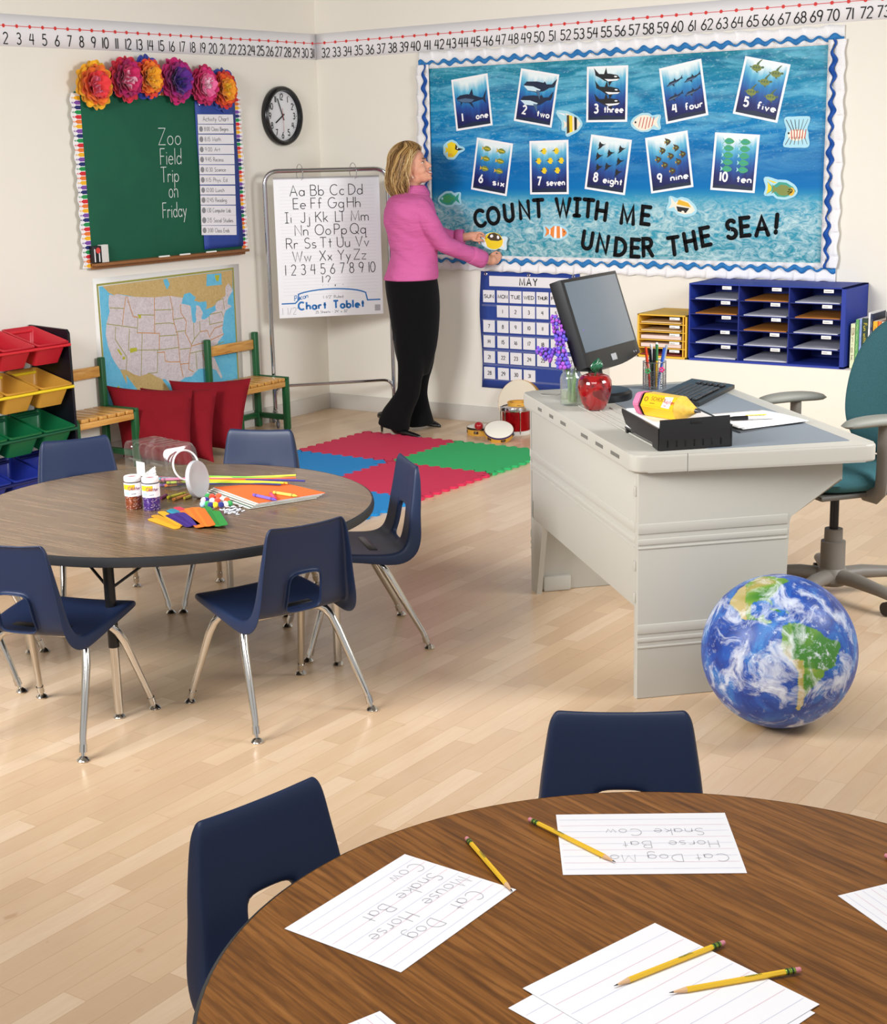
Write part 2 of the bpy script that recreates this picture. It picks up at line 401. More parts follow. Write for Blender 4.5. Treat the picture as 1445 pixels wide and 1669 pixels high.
bm = BM(); box(bm, (4.0, -4.0, 2.95), (8.0, 8.0, .1)); struct(obj('shading_ceiling', bm, mat('shading_ceiling_grey', '9B9994', .85)))  # ceiling out of view, added and greyed to darken the upper walls
TRIM = mat('trim_grey_paint', 'D2CEC6', .6)
bm = BM(); box(bm, (.006, -4.6, .05), (.012, 9.2, .1), bev=.002); struct(obj('baseboard_left', bm, TRIM))
bm = BM(); box(bm, (4.0, -.006, .05), (8.0, .012, .1), bev=.002); struct(obj('baseboard_right', bm, TRIM))
# low ledge under the mail sorters
bm = BM(); box(bm, (5.2, -.172, .26), (5.84, .344, .521), bev=.004); LEDGE = obj('window_ledge', bm, mat('ledge_paint', 'F0E8DA', .6)); struct(LEDGE); LEDGE.name = 'trim_1'
# ================================================================ things on the walls
INK = mat('black_ink', '1C1B1C', .7)
PAPER = mat('white_paper', 'F2F0EE', .7)
CARD = mat('white_card', 'EBE9EC', .55)
def strip_runs():
    red = mat('red_print', 'D8352F', .6); white = mat('strip_paper', 'ECEAEC', .6)
    # left wall: numbers 2-31
    H = .155
    def strip(name, label, fr, length, nums, p0, dp, tilt):
        t = thing(name, label, 'number strip', M=fr, group='number strips')
        bm = BM()
        grid(bm, lambda a, b: (a * length, -.098 + b * H, .0015 + .0012 * sin(a * length * 5) + .0012), 60, 2)
        o = obj('paper_band', bm, white, t, solid=.0006)
        bm = BM(); ribbon(bm, [(0, 0), (length, 0)], .0035, 0, None, .0046)
        for k, n in enumerate(nums):
            x = p0 + k * dp
            if not (0 < x < length): continue
            flat(bm, [(x + .0095 * cos(2 * pi * i / 14), .0095 * sin(2 * pi * i / 14)) for i in range(14)], .0049)
        obj('red_dotted_line', bm, red, t)
        bm = BM()
        for k, n in enumerate(nums):
            x = p0 + k * dp + .006
            if n != '' and 0 < x < length: write(bm, str(n), .054, .0066, x - (.014 if n == 31 else 0), -.087, 0, None, .0047, 'c', gap=.16, slant=.03)
        obj('numerals', bm, INK, t)
        return t
    a = on_left(4.2, 41.5, .0); b = on_left(507.8, 70.9, 0)
    ang = math.atan2(b.z - a.z, b.y - a.y); L0 = (a - b).length; dp = L0 / 29
    p0 = 1.5
    fr = left_frame(a.y, a.z, .001) @ Matrix.Rotation(ang, 4, 'Z') @ Matrix.Translation((-p0, 0, 0))
    strip('number_strip', 'white paper number strip with red dots running along the left wall', fr, p0 - a.y / cos(ang) - .004, [''] * 17 + list(range(2, 32)), p0 - 17 * dp, dp, ang)
    a = on_right(528.6, 69.9); b = on_right(1354.8, 4.7); ang = math.atan2(b.z - a.z, b.x - a.x); dp = (b - a).length / 38
    p0 = a.x
    fr = right_frame(a.x, a.z, .001) @ Matrix.Rotation(ang, 4, 'Z') @ Matrix.Translation((-p0 + .004, 0, 0))
    strip('number_strip', 'white paper number strip with red dots running along the right wall above the sea display', fr, 4.6, list(range(32, 84)), p0, dp, ang)
strip_runs()
# ---------------------------------------------------------------- chalkboard wall
CRAYON = [mat('crayon_' + n, h, .6) for n, h in (('yellow', 'F6B820'), ('orange', 'EE7A2E'), ('red', 'D8262F'), ('green', '17914A'), ('navy', '1D2A6B'), ('purple', '7E4BA6'))]
WHITEP = mat('border_paper', 'F4F2F3', .6)
def L2(px, py, x=.03):
    p = on_left(px, py, x); return p.y, p.z
def R2(px, py, y=0.0):
    p = on_right(px, py, y); return p.x, p.z
bz0 = L2(144, 431)[1]; bz1 = L2(134, 152)[1]
by0 = (L2(133, 170)[0] + L2(145, 425)[0]) / 2; by1 = (L2(385, 180)[0] + L2(393, 400)[0]) / 2
yc, zc = (by0 + by1) / 2, (bz0 + bz1) / 2; BW, BH = by1 - by0, bz1 - bz0
board = thing('chalkboard', 'green chalkboard with Zoo Field Trip writing on the left wall', 'chalkboard', M=left_frame(yc, zc, .002))
CHALKG = NT('chalkboard_green', rough=.7, spec=.3)
CHALKG.color(CHALKG.mix(CHALKG.noise(CHALKG.coord('Object'), 3.5, 5, .6, .5), '0F4D38', '1A6247'))
CHALKG = CHALKG.m
bm = BM(); box(bm, (0, 0, .015), (BW + .02, BH + .02, .03), bev=.003); obj('green_panel', bm, CHALKG, board)
TRAYW = mat('tray_wood', '8A5A30', .5, var=.25, vscale=40)
bm = BM(); box(bm, (0, -BH / 2 - .004, .052), (BW + .02, .016, .05), bev=.003); box(bm, (0, -BH / 2 - .012, .035), (BW + .02, .034, .012), bev=.003); obj('chalk_tray', bm, TRAYW, board)
bm = BM(); CHALK = mat('chalk_white', 'DDE5DF', .9)
def Lp(px, py, x=.03):
    y, z = L2(px, py, x); return y - yc, z - zc
for s, (px, py), h in (('Zoo', (258, 236), .09), ('Field', (261, 268), .086), ('Trip', (262, 297), .082), ('on', (275, 322), .09), ('Friday', (265, 355), .082)):
    x, y = Lp(px, py); wd = {'Zoo': .175, 'Field': .165, 'Trip': .14, 'on': .07, 'Friday': .19}[s]
    write(bm, s, h, .0042, x, y, 0, None, .0312, fit=wd, cap=True, slant=.06)
obj('chalk_writing', bm, CHALK, board)
# crayon borders: printed crayons lie across a scalloped white strip
def crayon_strip(name, label, y, z, length, vert, sgn, wdt=.064, pitch=.0243):
    t = thing(name, label, 'border trim', M=left_frame(y, z, .031) @ Matrix.Rotation(pi / 2 if vert else 0, 4, 'Z'), group='crayon border strips')
    # local x along strip, y across, outer edge towards sgn*y
    n = int(length / pitch) * 4
    out = [(length * i / n, sgn * (wdt + .006 * cos(2 * pi * length * i / n / (pitch * 3)))) for i in range(n + 1)]
    bm = BM(); prism(bm, [(0, 0)] + out + [(length, 0)], 0, .0022)
    obj('paper_strip', bm, WHITEP, t, angle=30)
    bm = BM()
    for k in range(int(length / pitch)):
        a = k * pitch + pitch * .08; b = a + pitch * .84; m_ = (a + b) / 2; w = wdt
        s = lambda pts: [(px_, sgn * py_) for px_, py_ in pts]
        flat(bm, s([(a, 0), (b, 0), (b, w * .52), (a, w * .52)]), .0025, k % 6)
        flat(bm, s([(a + pitch * .12, w * .52), (b - pitch * .12, w * .52), (m_ + .003, w * .7), (m_ - .003, w * .7)]), .0025, k % 6)
        ribbon(bm, s([(m_ - .004, w * .76), (m_ + .004, w * .82), (m_ - .003, w * .88), (m_ + .002, w * .95)]), .0032, k % 6, None, .0026)
    obj('printed_crayon_row', bm, CRAYON, t)
    return t
crayon_strip('crayon_border', 'vertical crayon border on the left edge of the chalkboard', by0 + .004, bz0 - .02, BH + .02, True, 1)
crayon_strip('crayon_border', 'vertical crayon border on the right edge of the chalkboard', by1 - .004, bz0 - .02, BH + .02, True, -1, .05, .0232)
crayon_strip('crayon_border', 'horizontal crayon border under the tissue flowers', by0 - .01, bz1 - .002, BW + .02, False, 1, .05)
# pocket chart hung on the board
cy0 = L2(318, 200, .034)[0]; cy1 = L2(383, 200, .034)[0]; cz1 = L2(350, 165, .034)[1]; cz0 = L2(352, 405, .034)[1]
BLUE = mat('blue_nylon', '2A4494', .55, var=.12, vscale=8, bump=.3, bscale=6)
CLEAR = mat('clear_vinyl', 'FFFFFF', .12, alpha=.16)
pc = thing('pocket_chart', 'narrow blue pocket chart of daily activities on the chalkboard', 'pocket chart', M=left_frame((cy0 + cy1) / 2, (cz0 + cz1) / 2, .0325))
PW, PH = cy1 - cy0, cz1 - cz0
bm = BM(); grid(bm, lambda a, b: ((a - .5) * PW + .012 * sin(pi * (1 - b)) * 0 + (.012 * (1 - b)), (b - .5) * PH, .004 + .002 * sin(b * 14)), 6, 30); obj('blue_panel', bm, BLUE, pc, solid=.002)
for sx in (-1, 1):
    bm = BM(); lathe(bm, [(.004, 0), (.008, .002), (.009, 0)], 14, 0, Matrix.Translation((sx * (PW / 2 - .03), PH / 2 - .022, .006))); obj('grommet', bm, mat('chrome', 'D8D8DA', .12, 1.0), pc)
CHROME = MATS['chrome']
acts = ['Activity Chart', '8:00 Class Begins', '8:15 Math', '9:00 Art', '9:45 Recess', '10:30 Science', '11:15 Phys. Ed.', '12:00 Lunch', '12:45 Reading', '1:30 Computer Lab', '2:15 Social Studies', '3:00 Class Ends']
rows = [(468, 535), (540, 605), (612, 680), (686, 752), (757, 825), (830, 897), (903, 970), (978, 1042), (1048, 1115), (1120, 1190), (1190, 1262), (1265, 1332)]
GREYI = mat('grey_print', '8C8C90', .7)
for k, (s, (t0, t1)) in enumerate(zip(acts, rows)):
    f_ = k / 11
    xl = 260 + (276 + 28 * f_) / 4.394; xr = 260 + (530 + 24 * f_) / 4.394; yt = 80 + t0 / 4.394; yb = 80 + t1 / 4.394
    a = L2(xl, (yt + yb) / 2, .045); b = L2(xr, (yt + yb) / 2, .045); zt = L2((xl + xr) / 2, yt, .045)[1]; zb = L2((xl + xr) / 2, yb, .045)[1]
    w, h = b[0] - a[0], (zt - zb)
    lab = ('white title card Activity Chart in the top pocket of the activity chart' if k == 0 else 'white schedule card ' + s.replace(':', ' ').replace('.', '') + ' in the activity chart')
    t = thing('schedule_card', lab, 'card', M=left_frame((a[0] + b[0]) / 2, (zt + zb) / 2, .0405) @ Matrix.Rotation(math.atan2(b[1] - a[1], b[0] - a[0]), 4, 'Z'), group='cards in the activity chart')
    bm = BM(); box(bm, (0, 0, .0006), (w, h, .0012)); obj('card_sheet', bm, CARD, t)
    bm = BM()
    if k == 0: write(bm, s, h * .5, .0026, 0, -h * .22, 0, None, .0016, 'c', fit=w * .72)
    else:
        lathe(bm, [(0, .0016), (h * .3, .0016)], 16, 1, Matrix.Translation((-w * .42, 0, 0)))
        write(bm, s, h * .42, .0022, -w * .33, -h * .2, 0, None, .0018, 'l', fit=w * (.028 * len(s) + .2))
    obj('handwriting', bm, [INK, GREYI], t)
# eraser, marker box and chalks on the tray
def tray_pt(px): return L2(px, 428, .055)[0]
tz = bz0 + .006
t = thing('chalk_eraser', 'white ribbed chalk eraser standing on the chalk tray', 'eraser', loc=(.053, tray_pt(170), tz))
bm = BM()
for k in range(7): box(bm, (0, -.021 + k * .007, .047), (.03, .0062, .094), bev=.001)
obj('felt_rib_block', bm, mat('felt_white', 'DDDAD4', .9), t)
t = thing('chalk_box', 'small black chalk box with a red seal on the tray', 'box', loc=(.053, tray_pt(157.5), tz))
bm = BM(); box(bm, (0, 0, .045), (.03, .058, .09), bev=.002); obj('carton', bm, mat('box_black', '1B1A1C', .4), t)
bm = BM(); 
for y in (-.02, .012): box(bm, (.0152, y, .04), (.001, .007, .07))
obj('white_stripe', bm, WHITEP, t)
bm = BM(); lathe(bm, [(0, 0), (.016, 0)], 20, 0, Matrix.Translation((.0165, .004, .066)) @ Matrix.Rotation(pi / 2, 4, 'Y')); obj('red_seal', bm, mat('seal_red', 'D5403A', .5), t)
for px, tx in ((268, 'leftmost'), (302, 'middle'), (345, 'rightmost')):
    c = tag(obj('chalk_stick', (lambda b: (cyl(b, (.07, -.04, 0), (.07, .04, 0), .0055, 12), b)[1])(BM()), mat('chalk_stick_white', 'F2F0EA', .8), loc=(0, L2(px, 422, .07)[0], tz + .0005)), tx + ' white chalk stick lying on the brown chalk tray', 'chalk', 'chalk sticks on the tray')
# ---------------------------------------------------------------- tissue flowers
TISSUE = {}
def tissue(h):
    if h not in TISSUE:
        m = mat('tissue_' + h, h, .75, sheen=.2, var=.18, vscale=25); TISSUE[h] = m
    return TISSUE[h]
def tissue_flower(px, py, r, cols, label, seed, back=None):
    rnd = random.Random(seed)
    y, z = L2(px, py, .07)
    t = thing('tissue_flower', label, 'paper flower', M=left_frame(y, z, .032), group='tissue flowers over the chalkboard')
    def layer(name, h, R, n, lift, bowl, z0, ruf):
        bm = BM()
        for q_ in range(2):
            ph, ph2, ph3 = (rnd.uniform(0, 6) for _ in range(3)); m_ = n + q_; RR = R * (1 - .09 * q_)
            def fn(u, v):
                a = 2 * pi * u; sc = 1 - .15 * (1 - abs(sin(m_ * a / 2 + ph)) ** .6); rr = RR * v * (1 - (1 - sc) * v ** 3) * (1 + .05 * sin(3 * a + ph2))
                zz = z0 + q_ * r * .07 + lift * v ** 1.4 * (1 - bowl * v) + ruf * v ** 1.5 * sin(m_ * a * .5 + ph3) + ruf * .5 * v * sin(5 * a + ph2)
                return (rr * cos(a), rr * sin(a), zz)
            grid(bm, fn, 84, 7)
        obj(name, bm, tissue(h), t, angle=80)
    def tuft(name, h, R, lift, z0):
        bm = BM()
        for k in range(16):
            a0 = rnd.uniform(0, 2 * pi); d0 = R * .75 * rnd.random() ** .7; wa = R * rnd.uniform(.3, .5); hh = lift * rnd.uniform(.6, 1.1); cx_, cy_ = d0 * cos(a0), d0 * sin(a0); b0 = rnd.uniform(0, 6)
            def fn(u, v): 
                s_ = (u - .5) * 2; w_ = wa * (.4 + .6 * v) * (1 - .25 * v * v * abs(s_) ** 2)
                x = s_ * w_; y = .35 * wa * cos(s_ * 2.2 + b0) * v
                return (cx_ * (1 + .5 * v) + x * cos(b0) - y * sin(b0), cy_ * (1 + .5 * v) + x * sin(b0) + y * cos(b0), z0 + hh * v * (1 - .15 * s_ * s_))
            grid(bm, fn, 8, 5)
        obj(name, bm, tissue(h), t, angle=80)
    if back: layer('back_petal_ring', back, r * 1.16, 13, r * .2, .6, .003, r * .06)
    layer('outer_petal_ring', cols[0], r * 1.02, 15, r * .34, .3, .005, r * .055)
    layer('middle_petal_ring', cols[1], r * .84, 13, r * .42, .15, .012, r * .06)
    layer('inner_petal_ring', cols[2], r * .6, 11, r * .46, .05, .02, r * .07)
    tuft('center_tuft', cols[3], r * .34, r * .42, .028)
    return t
r0 = .125
tissue_flower(154, 138, r0 * 1.02, ('F2B21C', 'EE7424', 'E5383C', 'EC7A9A'), 'yellow and orange tissue flower at the left end of the chalkboard top', 1)
tissue_flower(206, 128, r0 * .98, ('D0243C', 'B01560', 'C81E5E', 'F0B8CC'), 'crimson tissue flower with a pale pink center beside the yellow one', 2)
tissue_flower(244, 127, r0 * .86, ('E0402C', 'EE7A22', 'F2A41E', 'F6C234'), 'orange tissue flower with dark blue petals peeking out behind', 3, '2B3A9C')
tissue_flower(289, 131, r0 * 1.02, ('C2186A', 'A81878', '5A2088', '32207A'), 'magenta tissue flower with a deep purple center', 4)
tissue_flower(333, 139, r0 * .92, ('C01A58', 'DA2C78', 'EC6CA0', 'F6D2DE'), 'hot pink tissue flower with a white center', 5)
tissue_flower(366, 146, r0 * .88, ('CE2A2C', 'E5591F', 'F09A20', 'F8C830'), 'red and yellow tissue flower at the right end of the chalkboard top', 6, '30489C')
# ---------------------------------------------------------------- clock
c_ = L2(462, 189, .03); rt = (L2(462, 141, .02)[1] - L2(462, 238, .02)[1]) / 2
clk = thing('wall_clock', 'round black rimmed wall clock beside the room corner', 'clock', M=left_frame(c_[0], c_[1], 0))
bm = BM(); lathe(bm, [(rt * .97, 0), (rt, .012), (rt, .03), (rt * .97, .042), (rt * .92, .047), (rt * .86, .044), (rt * .835, .03), (rt * .82, .02)], 56); obj('rim', bm, mat('gloss_black', '18181A', .22), clk)
bm = BM(); lathe(bm, [(0, .018), (rt * .84, .018)], 48)
obj('dial', bm, mat('dial_white', 'DEDFE2', .5), clk)
bm = BM()
for k in range(1, 13):
    a = pi / 2 - k * pi / 6
    write(bm, str(k), rt * .2, rt * .036, rt * .64 * cos(a), rt * .64 * sin(a) - rt * .1, 0, None, .0186, 'c', gap=.14)
for k in range(60):
    a = 2 * pi * k / 60; q0 = rt * (.755 if k % 5 else .74)
    ribbon(bm, [(q0 * cos(a), q0 * sin(a)), (rt * .785 * cos(a), rt * .785 * sin(a))], rt * (.01 if k % 5 else .025), 0, None, .0186, cap=False)
obj('numerals', bm, INK, clk)
def hand(name, ang, l, w, z, m, tail=.16):
    bm = BM(); a = pi / 2 - radians(ang); ribbon(bm, [(-tail * rt * cos(a), -tail * rt * sin(a)), (l * rt * cos(a), l * rt * sin(a))], rt * w, 0, None, z); obj(name, bm, m, clk, solid=.001)
hand('hour_hand', 238, .42, .045, .022, INK, .1); hand('minute_hand', 337, .62, .04, .024, INK, .14); hand('second_hand', 178, .55, .012, .026, mat('hand_red', 'B04040', .5), .25)
# ---------------------------------------------------------------- map of the united states
def K(cx_, cy_, x=.004):
    return L2(140 + cx_ / 5.558, 420 + cy_ / 5.558, x)
mc = K(750, 700)
mp = thing('wall_map', 'map of the United States with olive border taped low on the left wall', 'map', M=left_frame(mc[0], mc[1], .001))
KM = lambda pts: [(K(*p)[0] - mc[0], K(*p)[1] - mc[1]) for p in pts]
bm = BM()
def sheet(u, v):
    a = K(62, 190); b = K(1385, 55); c = K(1435, 1340); d = K(140, 1420)
    y = (a[0] * (1 - u) + b[0] * u) * (1 - v) + (d[0] * (1 - u) + c[0] * u) * v; z = (a[1] * (1 - u) + b[1] * u) * (1 - v) + (d[1] * (1 - u) + c[1] * u) * v
    return (y - mc[0], z - mc[1], .0008)
grid(bm, sheet, 8, 8, flip=True); obj('paper_sheet', bm, mat('map_paper', 'EFEDE8', .6), mp, solid=.0006)
def land_mat(n, a, b, c, sc):
    g = NT(n, rough=.6, spec=.3)
    v = g.coord('Object')
    col = g.mix(g.ramp(g.noise(v, sc, 6, .7, 1.5), [(.35, (0, 0, 0)), (.65, (1, 1, 1))]), a, b)
    col = g.mix(g.ramp(g.noise(v, sc * 3, 4, .8, 2), [(.55, (0, 0, 0)), (.68, (1, 1, 1))]), col, c)
    return g.color(col)
SEA = land_mat('map_sea', '5FB6DA', '74C2DE', '55AAD0', 8); US = land_mat('map_state_white', 'DCD3D6', 'C8BDBE', '7E7268', 34); TAN = land_mat('map_tan', 'CDB37C', 'C0A368', '9A7F48', 30)
bm = BM()
flat(bm, KM([(118, 262), (1325, 110), (1385, 1180), (1388, 1330), (192, 1335)]), .0022, 0)
obj('sea_print', bm, SEA, mp, angle=None)
US_P = [(210, 335), (255, 340), (285, 328), (365, 347), (450, 355), (620, 360), (760, 345), (800, 352), (890, 365), (862, 415), (935, 430), (950, 440), (960, 480), (960, 560), (975, 590), (990, 590), (1000, 560), (985, 480), (1000, 430), (1030, 440), (1060, 500), (1045, 550), (1060, 560), (1110, 525), (1120, 515), (1180, 475), (1170, 440), (1190, 395), (1250, 355), (1265, 340), (1262, 270), (1290, 230), (1330, 300), (1300, 345), (1285, 380), (1285, 420), (1320, 440), (1265, 480), (1250, 530), (1245, 580), (1235, 640), (1245, 700), (1200, 760), (1170, 820), (1160, 900), (1200, 990), (1235, 1080), (1225, 1095), (1180, 1020), (1130, 1000), (1080, 1000), (1020, 1010), (980, 1050), (960, 1075), (900, 1085), (850, 1120), (830, 1150), (830, 1200), (790, 1180), (750, 1130), (720, 1100), (690, 1100), (640, 1080), (600, 1055), (560, 1050), (490, 1075), (430, 1055), (365, 1015), (305, 1010), (270, 960), (235, 900), (200, 800), (180, 700), (185, 600), (215, 490), (205, 420)]
bm = BM()
flat(bm, KM([(150, 258), (1325, 112), (1330, 290), (1290, 230), (1262, 275), (1265, 345), (1190, 395), (1165, 440), (1080, 470), (1020, 400), (890, 365), (800, 352), (760, 345), (620, 360), (450, 355), (285, 328), (255, 340), (210, 320)]), .0024, 0)
flat(bm, KM([(310, 1015), (365, 1015), (490, 1075), (560, 1050), (600, 1055), (690, 1100), (760, 1200), (740, 1330), (560, 1330), (470, 1200), (400, 1110), (365, 1060), (372, 1150), (340, 1080)]), .0024, 0)
obj('tan_land_print', bm, TAN, mp, angle=None)
bm = BM(); flat(bm, KM(US_P), .0026); obj('state_area_print', bm, US, mp, angle=None)
bm = BM()
for P in ([(890, 330), (940, 315), (995, 360), (975, 400), (930, 395), (880, 418), (872, 385)], [(950, 440), (985, 425), (1000, 455), (992, 520), (985, 580), (968, 585), (957, 520)], [(1010, 405), (1090, 395), (1095, 440), (1070, 500), (1045, 440), (1005, 425)], [(1055, 555), (1115, 510), (1125, 525), (1075, 560)], [(1110, 470), (1170, 430), (1175, 455), (1120, 490)], [(700, 200), (735, 190), (760, 240), (735, 290), (715, 250)], [(1095, 150), (1225, 140), (1230, 245), (1090, 258)]):
    flat(bm, KM(P), .0028, 0)
obj('lake_print', bm, SEA, mp, angle=None)
bm = BM()
SL = [[(365, 347), (345, 460), (330, 610)], [(215, 455), (345, 460)], [(185, 600), (460, 637)], [(375, 350), (385, 400), (410, 480), (430, 535), (470, 540)], [(470, 517), (620, 520)], [(470, 540), (465, 680)], [(620, 360), (622, 680)], [(625, 475), (775, 470)], [(625, 600), (755, 590), (800, 600)], [(465, 680), (665, 685)], [(665, 710), (825, 700)], [(510, 685), (505, 840), (500, 1070)], [(665, 685), (665, 835)], [(395, 645), (385, 840)], [(385, 838), (665, 836), (845, 812)], [(650, 860), (712, 855), (718, 935), (760, 945), (850, 942)], [(650, 840), (645, 1040), (560, 1050)], [(268, 622), (265, 740), (370, 900), (365, 1015)], [(760, 345), (785, 470), (790, 560), (830, 700), (845, 850), (852, 940), (880, 1080)], [(790, 560), (885, 545)], [(810, 675), (905, 660)], [(855, 420), (860, 500), (910, 575), (900, 680), (955, 790), (935, 900), (930, 1010), (975, 1035)], [(975, 590), (980, 740)], [(1030, 575), (1035, 670), (980, 740), (955, 790)], [(955, 800), (1100, 760), (1250, 690)], [(945, 865), (1085, 835), (1250, 760)], [(995, 860), (1005, 1010)], [(1055, 850), (1085, 990)], [(1115, 530), (1120, 605), (1240, 580)], [(1120, 515), (1230, 490), (1245, 540)], [(1035, 670), (1100, 660), (1120, 720), (1165, 640), (1240, 610)], [(1180, 395), (1240, 370), (1255, 470)], [(850, 830), (945, 820)], [(855, 965), (935, 955)]]
OL = mat('map_olive', '9A9A4C', .6); OR_ = mat('map_orange', 'C98A3C', .6)
for k, s in enumerate(SL): ribbon(bm, KM(s), .0045, k % 3 == 0, None, .003, cap=False)
fb = KM([(102, 248), (1332, 98), (1392, 1330), (186, 1345)]); fb.append(fb[0]); ribbon(bm, fb, .011, 0, None, .003, cap=False)
for P in ([(470, 520), (500, 518), (500, 545), (480, 552)], [(400, 820), (460, 815), (462, 845), (400, 865)], [(280, 830), (300, 830), (330, 880), (315, 885)], [(330, 900), (355, 895), (355, 920), (335, 925)], [(1165, 160), (1210, 155), (1200, 215), (1180, 210)], [(270, 1180), (300, 1160), (315, 1200), (290, 1215)]): flat(bm, KM(P), .0031, 2)
o = obj('state_line_print', bm, [OL, OR_, mat('map_lime', 'B5B52E', .6)], mp, angle=None)
bm = BM(); a, b = KM([(1218, 880), (1372, 858)]); write(bm, 'UNITED STATES', .02, .0028, a[0], a[1], 0, None, .0032, fit=b[0] - a[0], rot=math.atan2(b[1] - a[1], b[0] - a[0])); obj('map_lettering', bm, INK, mp)
# ---------------------------------------------------------------- under the sea display on the right wall
def R_(px, py, y=0.0):
    p = on_right(px, py, y); return p.x, p.z
sx0 = (R_(693, 108.7)[0] + R_(714, 417)[0]) / 2; sx1 = (R_(1352, 72.5)[0] + R_(1344, 430.6)[0]) / 2
sz1 = (R_(693, 108.7)[1] + R_(1352, 72.5)[1]) / 2; sz0 = (R_(714, 417)[1] + R_(1344, 430.6)[1]) / 2
SW, SH = sx1 - sx0, sz1 - sz0; sxc, szc = (sx0 + sx1) / 2, (sz0 + sz1) / 2
g = NT('ocean_print', rough=.5, spec=.15)
sep = g.n('SeparateXYZ'); oc = g.coord('Object'); g.l(oc, sep.inputs[0])
v01 = g.math('ADD', g.math('DIVIDE', sep.outputs[1], SH), .5)
base = g.ramp(v01, [(0, '1F8A9E'), (.14, '2E95AE'), (.3, '389DBE'), (.36, '0672B6'), (.5, '0069B0'), (.62, '077CBC'), (.8, '1485B2'), (1, '218196')])
# long soft ripple streaks under the surface
n1 = g.noise(g.mapping(oc, scale=(2.2, 11, 1)), 1.3, 6, .62, .9)
st = g.ramp(n1, [(.44, (0, 0, 0)), (.56, (.55, .55, .55)), (.68, (1, 1, 1))])
up = g.ramp(v01, [(.38, (0, 0, 0)), (.62, (.75, .75, .75)), (1, (1, 1, 1))])
col = g.mix(g.math('MULTIPLY', g.math('MULTIPLY', st, up), .85), base, '7CCBE4')
dk = g.noise(g.mapping(oc, loc=(3, 1, 0), scale=(1.6, 9, 1)), 1.7, 5, .6, .6)
col = g.mix(g.math('MULTIPLY', g.math('MULTIPLY', g.ramp(dk, [(.5, (0, 0, 0)), (.68, (1, 1, 1))]), up), .65), col, '07588E')
# sandy sea floor with light net
n2 = g.noise(g.mapping(oc, scale=(5, 9, 1)), 2.6, 8, .72, 1.6)
sand = g.ramp(n2, [(.4, (0, 0, 0)), (.52, (.45, .45, .45)), (.66, (1, 1, 1))])
dn = g.ramp(v01, [(0, (1, 1, 1)), (.24, (1, 1, 1)), (.33, (0, 0, 0))])
col = g.mix(g.math('MULTIPLY', g.math('MULTIPLY', sand, dn), .95), col, 'CBE4E4')
fr_ = g.noise(g.mapping(oc, loc=(0, 7, 0), scale=(9, 20, 1)), 4, 6, .8, .5)
col = g.mix(g.math('MULTIPLY', g.math('MULTIPLY', g.ramp(fr_, [(.55, (0, 0, 0)), (.66, (1, 1, 1))]), up), .5), col, 'BFE6EC')
OCEAN = g.color(col)
sea = tag(obj('ocean_backdrop', (lambda b: (box(b, (0, 0, .002), (SW, SH, .004)), b)[1])(BM()), OCEAN, angle=30), 'large blue ocean photo backdrop filling the display board', 'backdrop')
sea.matrix_world = right_frame(sxc, szc, .002)
def corr_mat(name, h, axis=0):
    g = NT(name, rough=.55, spec=.3); c = g.coord('Object'); s = g.n('SeparateXYZ'); g.l(c, s.inputs[0])
    w = g.math('SINE', g.math('MULTIPLY', s.outputs[axis], 2 * pi / .0062)); g.bump(w, .35, .0012)
    return g.color(g.mix(0.0, h, h))
CORW = corr_mat('corrugated_white', 'F3F2F4'); WAVE_L = corr_mat('corrugated_blue', '2F80C4'); WAVE_D = corr_mat('corrugated_blue_dark', '1D55AC')  # side ribbons take a darker blue than top and bottom
def border(label, M, length, wm, seed, start=0.0):
    t = thing('scalloped_border', label, 'border trim', M=M, group='display board borders')
    rnd = random.Random(seed); pitch = .122
    bm = BM()
    def band(u, v):
        x = u * length
        k = x / pitch + .1 * sin(3.1 * x + seed); fr = k - math.floor(k)
        zz = .004 + .012 * v * (fr if fr < .93 else (1 - fr) * 13.3) + .003 * sin(x * 9 + seed)
        yo = .024 + v * (.062 + .0045 * cos(2 * pi * x / pitch) + .003 * sin(7 * x + seed))
        return (x, yo, zz)
    grid(bm, band, int(length / pitch * 16), 3, flip=False); obj('ruffled_white_band', bm, CORW, t, angle=25, solid=.001)
    bm = BM(); n = int(length / .083 * 12); wl = .083
    top, bot = [], []
    for i in range(n + 1):
        x = length * i / n; c = .024 + .009 * sin(2 * pi * x / wl); hw = .0105 + .005 * sin(2 * pi * x / (wl * 2.6) + seed)
        top.append((x, c + hw + .003 * sin(2 * pi * x / wl + 1.3))); bot.append((x, c - hw))
    for i in range(n):
        quad(bm, [(*bot[i], .0115), (*bot[i + 1], .0115), (*top[i + 1], .0125), (*top[i], .0125)])
    obj('blue_wave_ribbon', bm, wm, t, angle=30, solid=.0012)
    bm = BM()
    pts = [(length * i / n, .004 + .018 + .0075 * cos(2 * pi * length * i / n / .083)) for i in range(n + 1)]
    for i in range(n):
        quad(bm, [(pts[i][0], -.008, .0065), (pts[i + 1][0], -.008, .0065), (*pts[i + 1], .0085), (*pts[i], .0085)])
    obj('white_scallop_edge', bm, CORW, t, angle=30, solid=.0008)
EX = .04
border('white ruffled border with blue wave along the top of the display board', right_frame(sx0 - EX * 1.8, sz1, .004), SW + EX * 3.6, WAVE_L, 1)
border('white ruffled border with blue wave along the bottom of the display board', right_frame(sx1 + EX * 1.8, sz0, .004, pi), SW + EX * 3.6, WAVE_L, 2)
border('white ruffled border with blue wave down the left side of the display board', right_frame(sx0, sz0 - EX * .4, .0165, pi / 2), SH + EX * .8, WAVE_D, 3)
border('white ruffled border with blue wave down the right side of the display board', right_frame(sx1, sz1 + EX * .4, .0165, -pi / 2), SH + EX * .8, WAVE_D, 4)
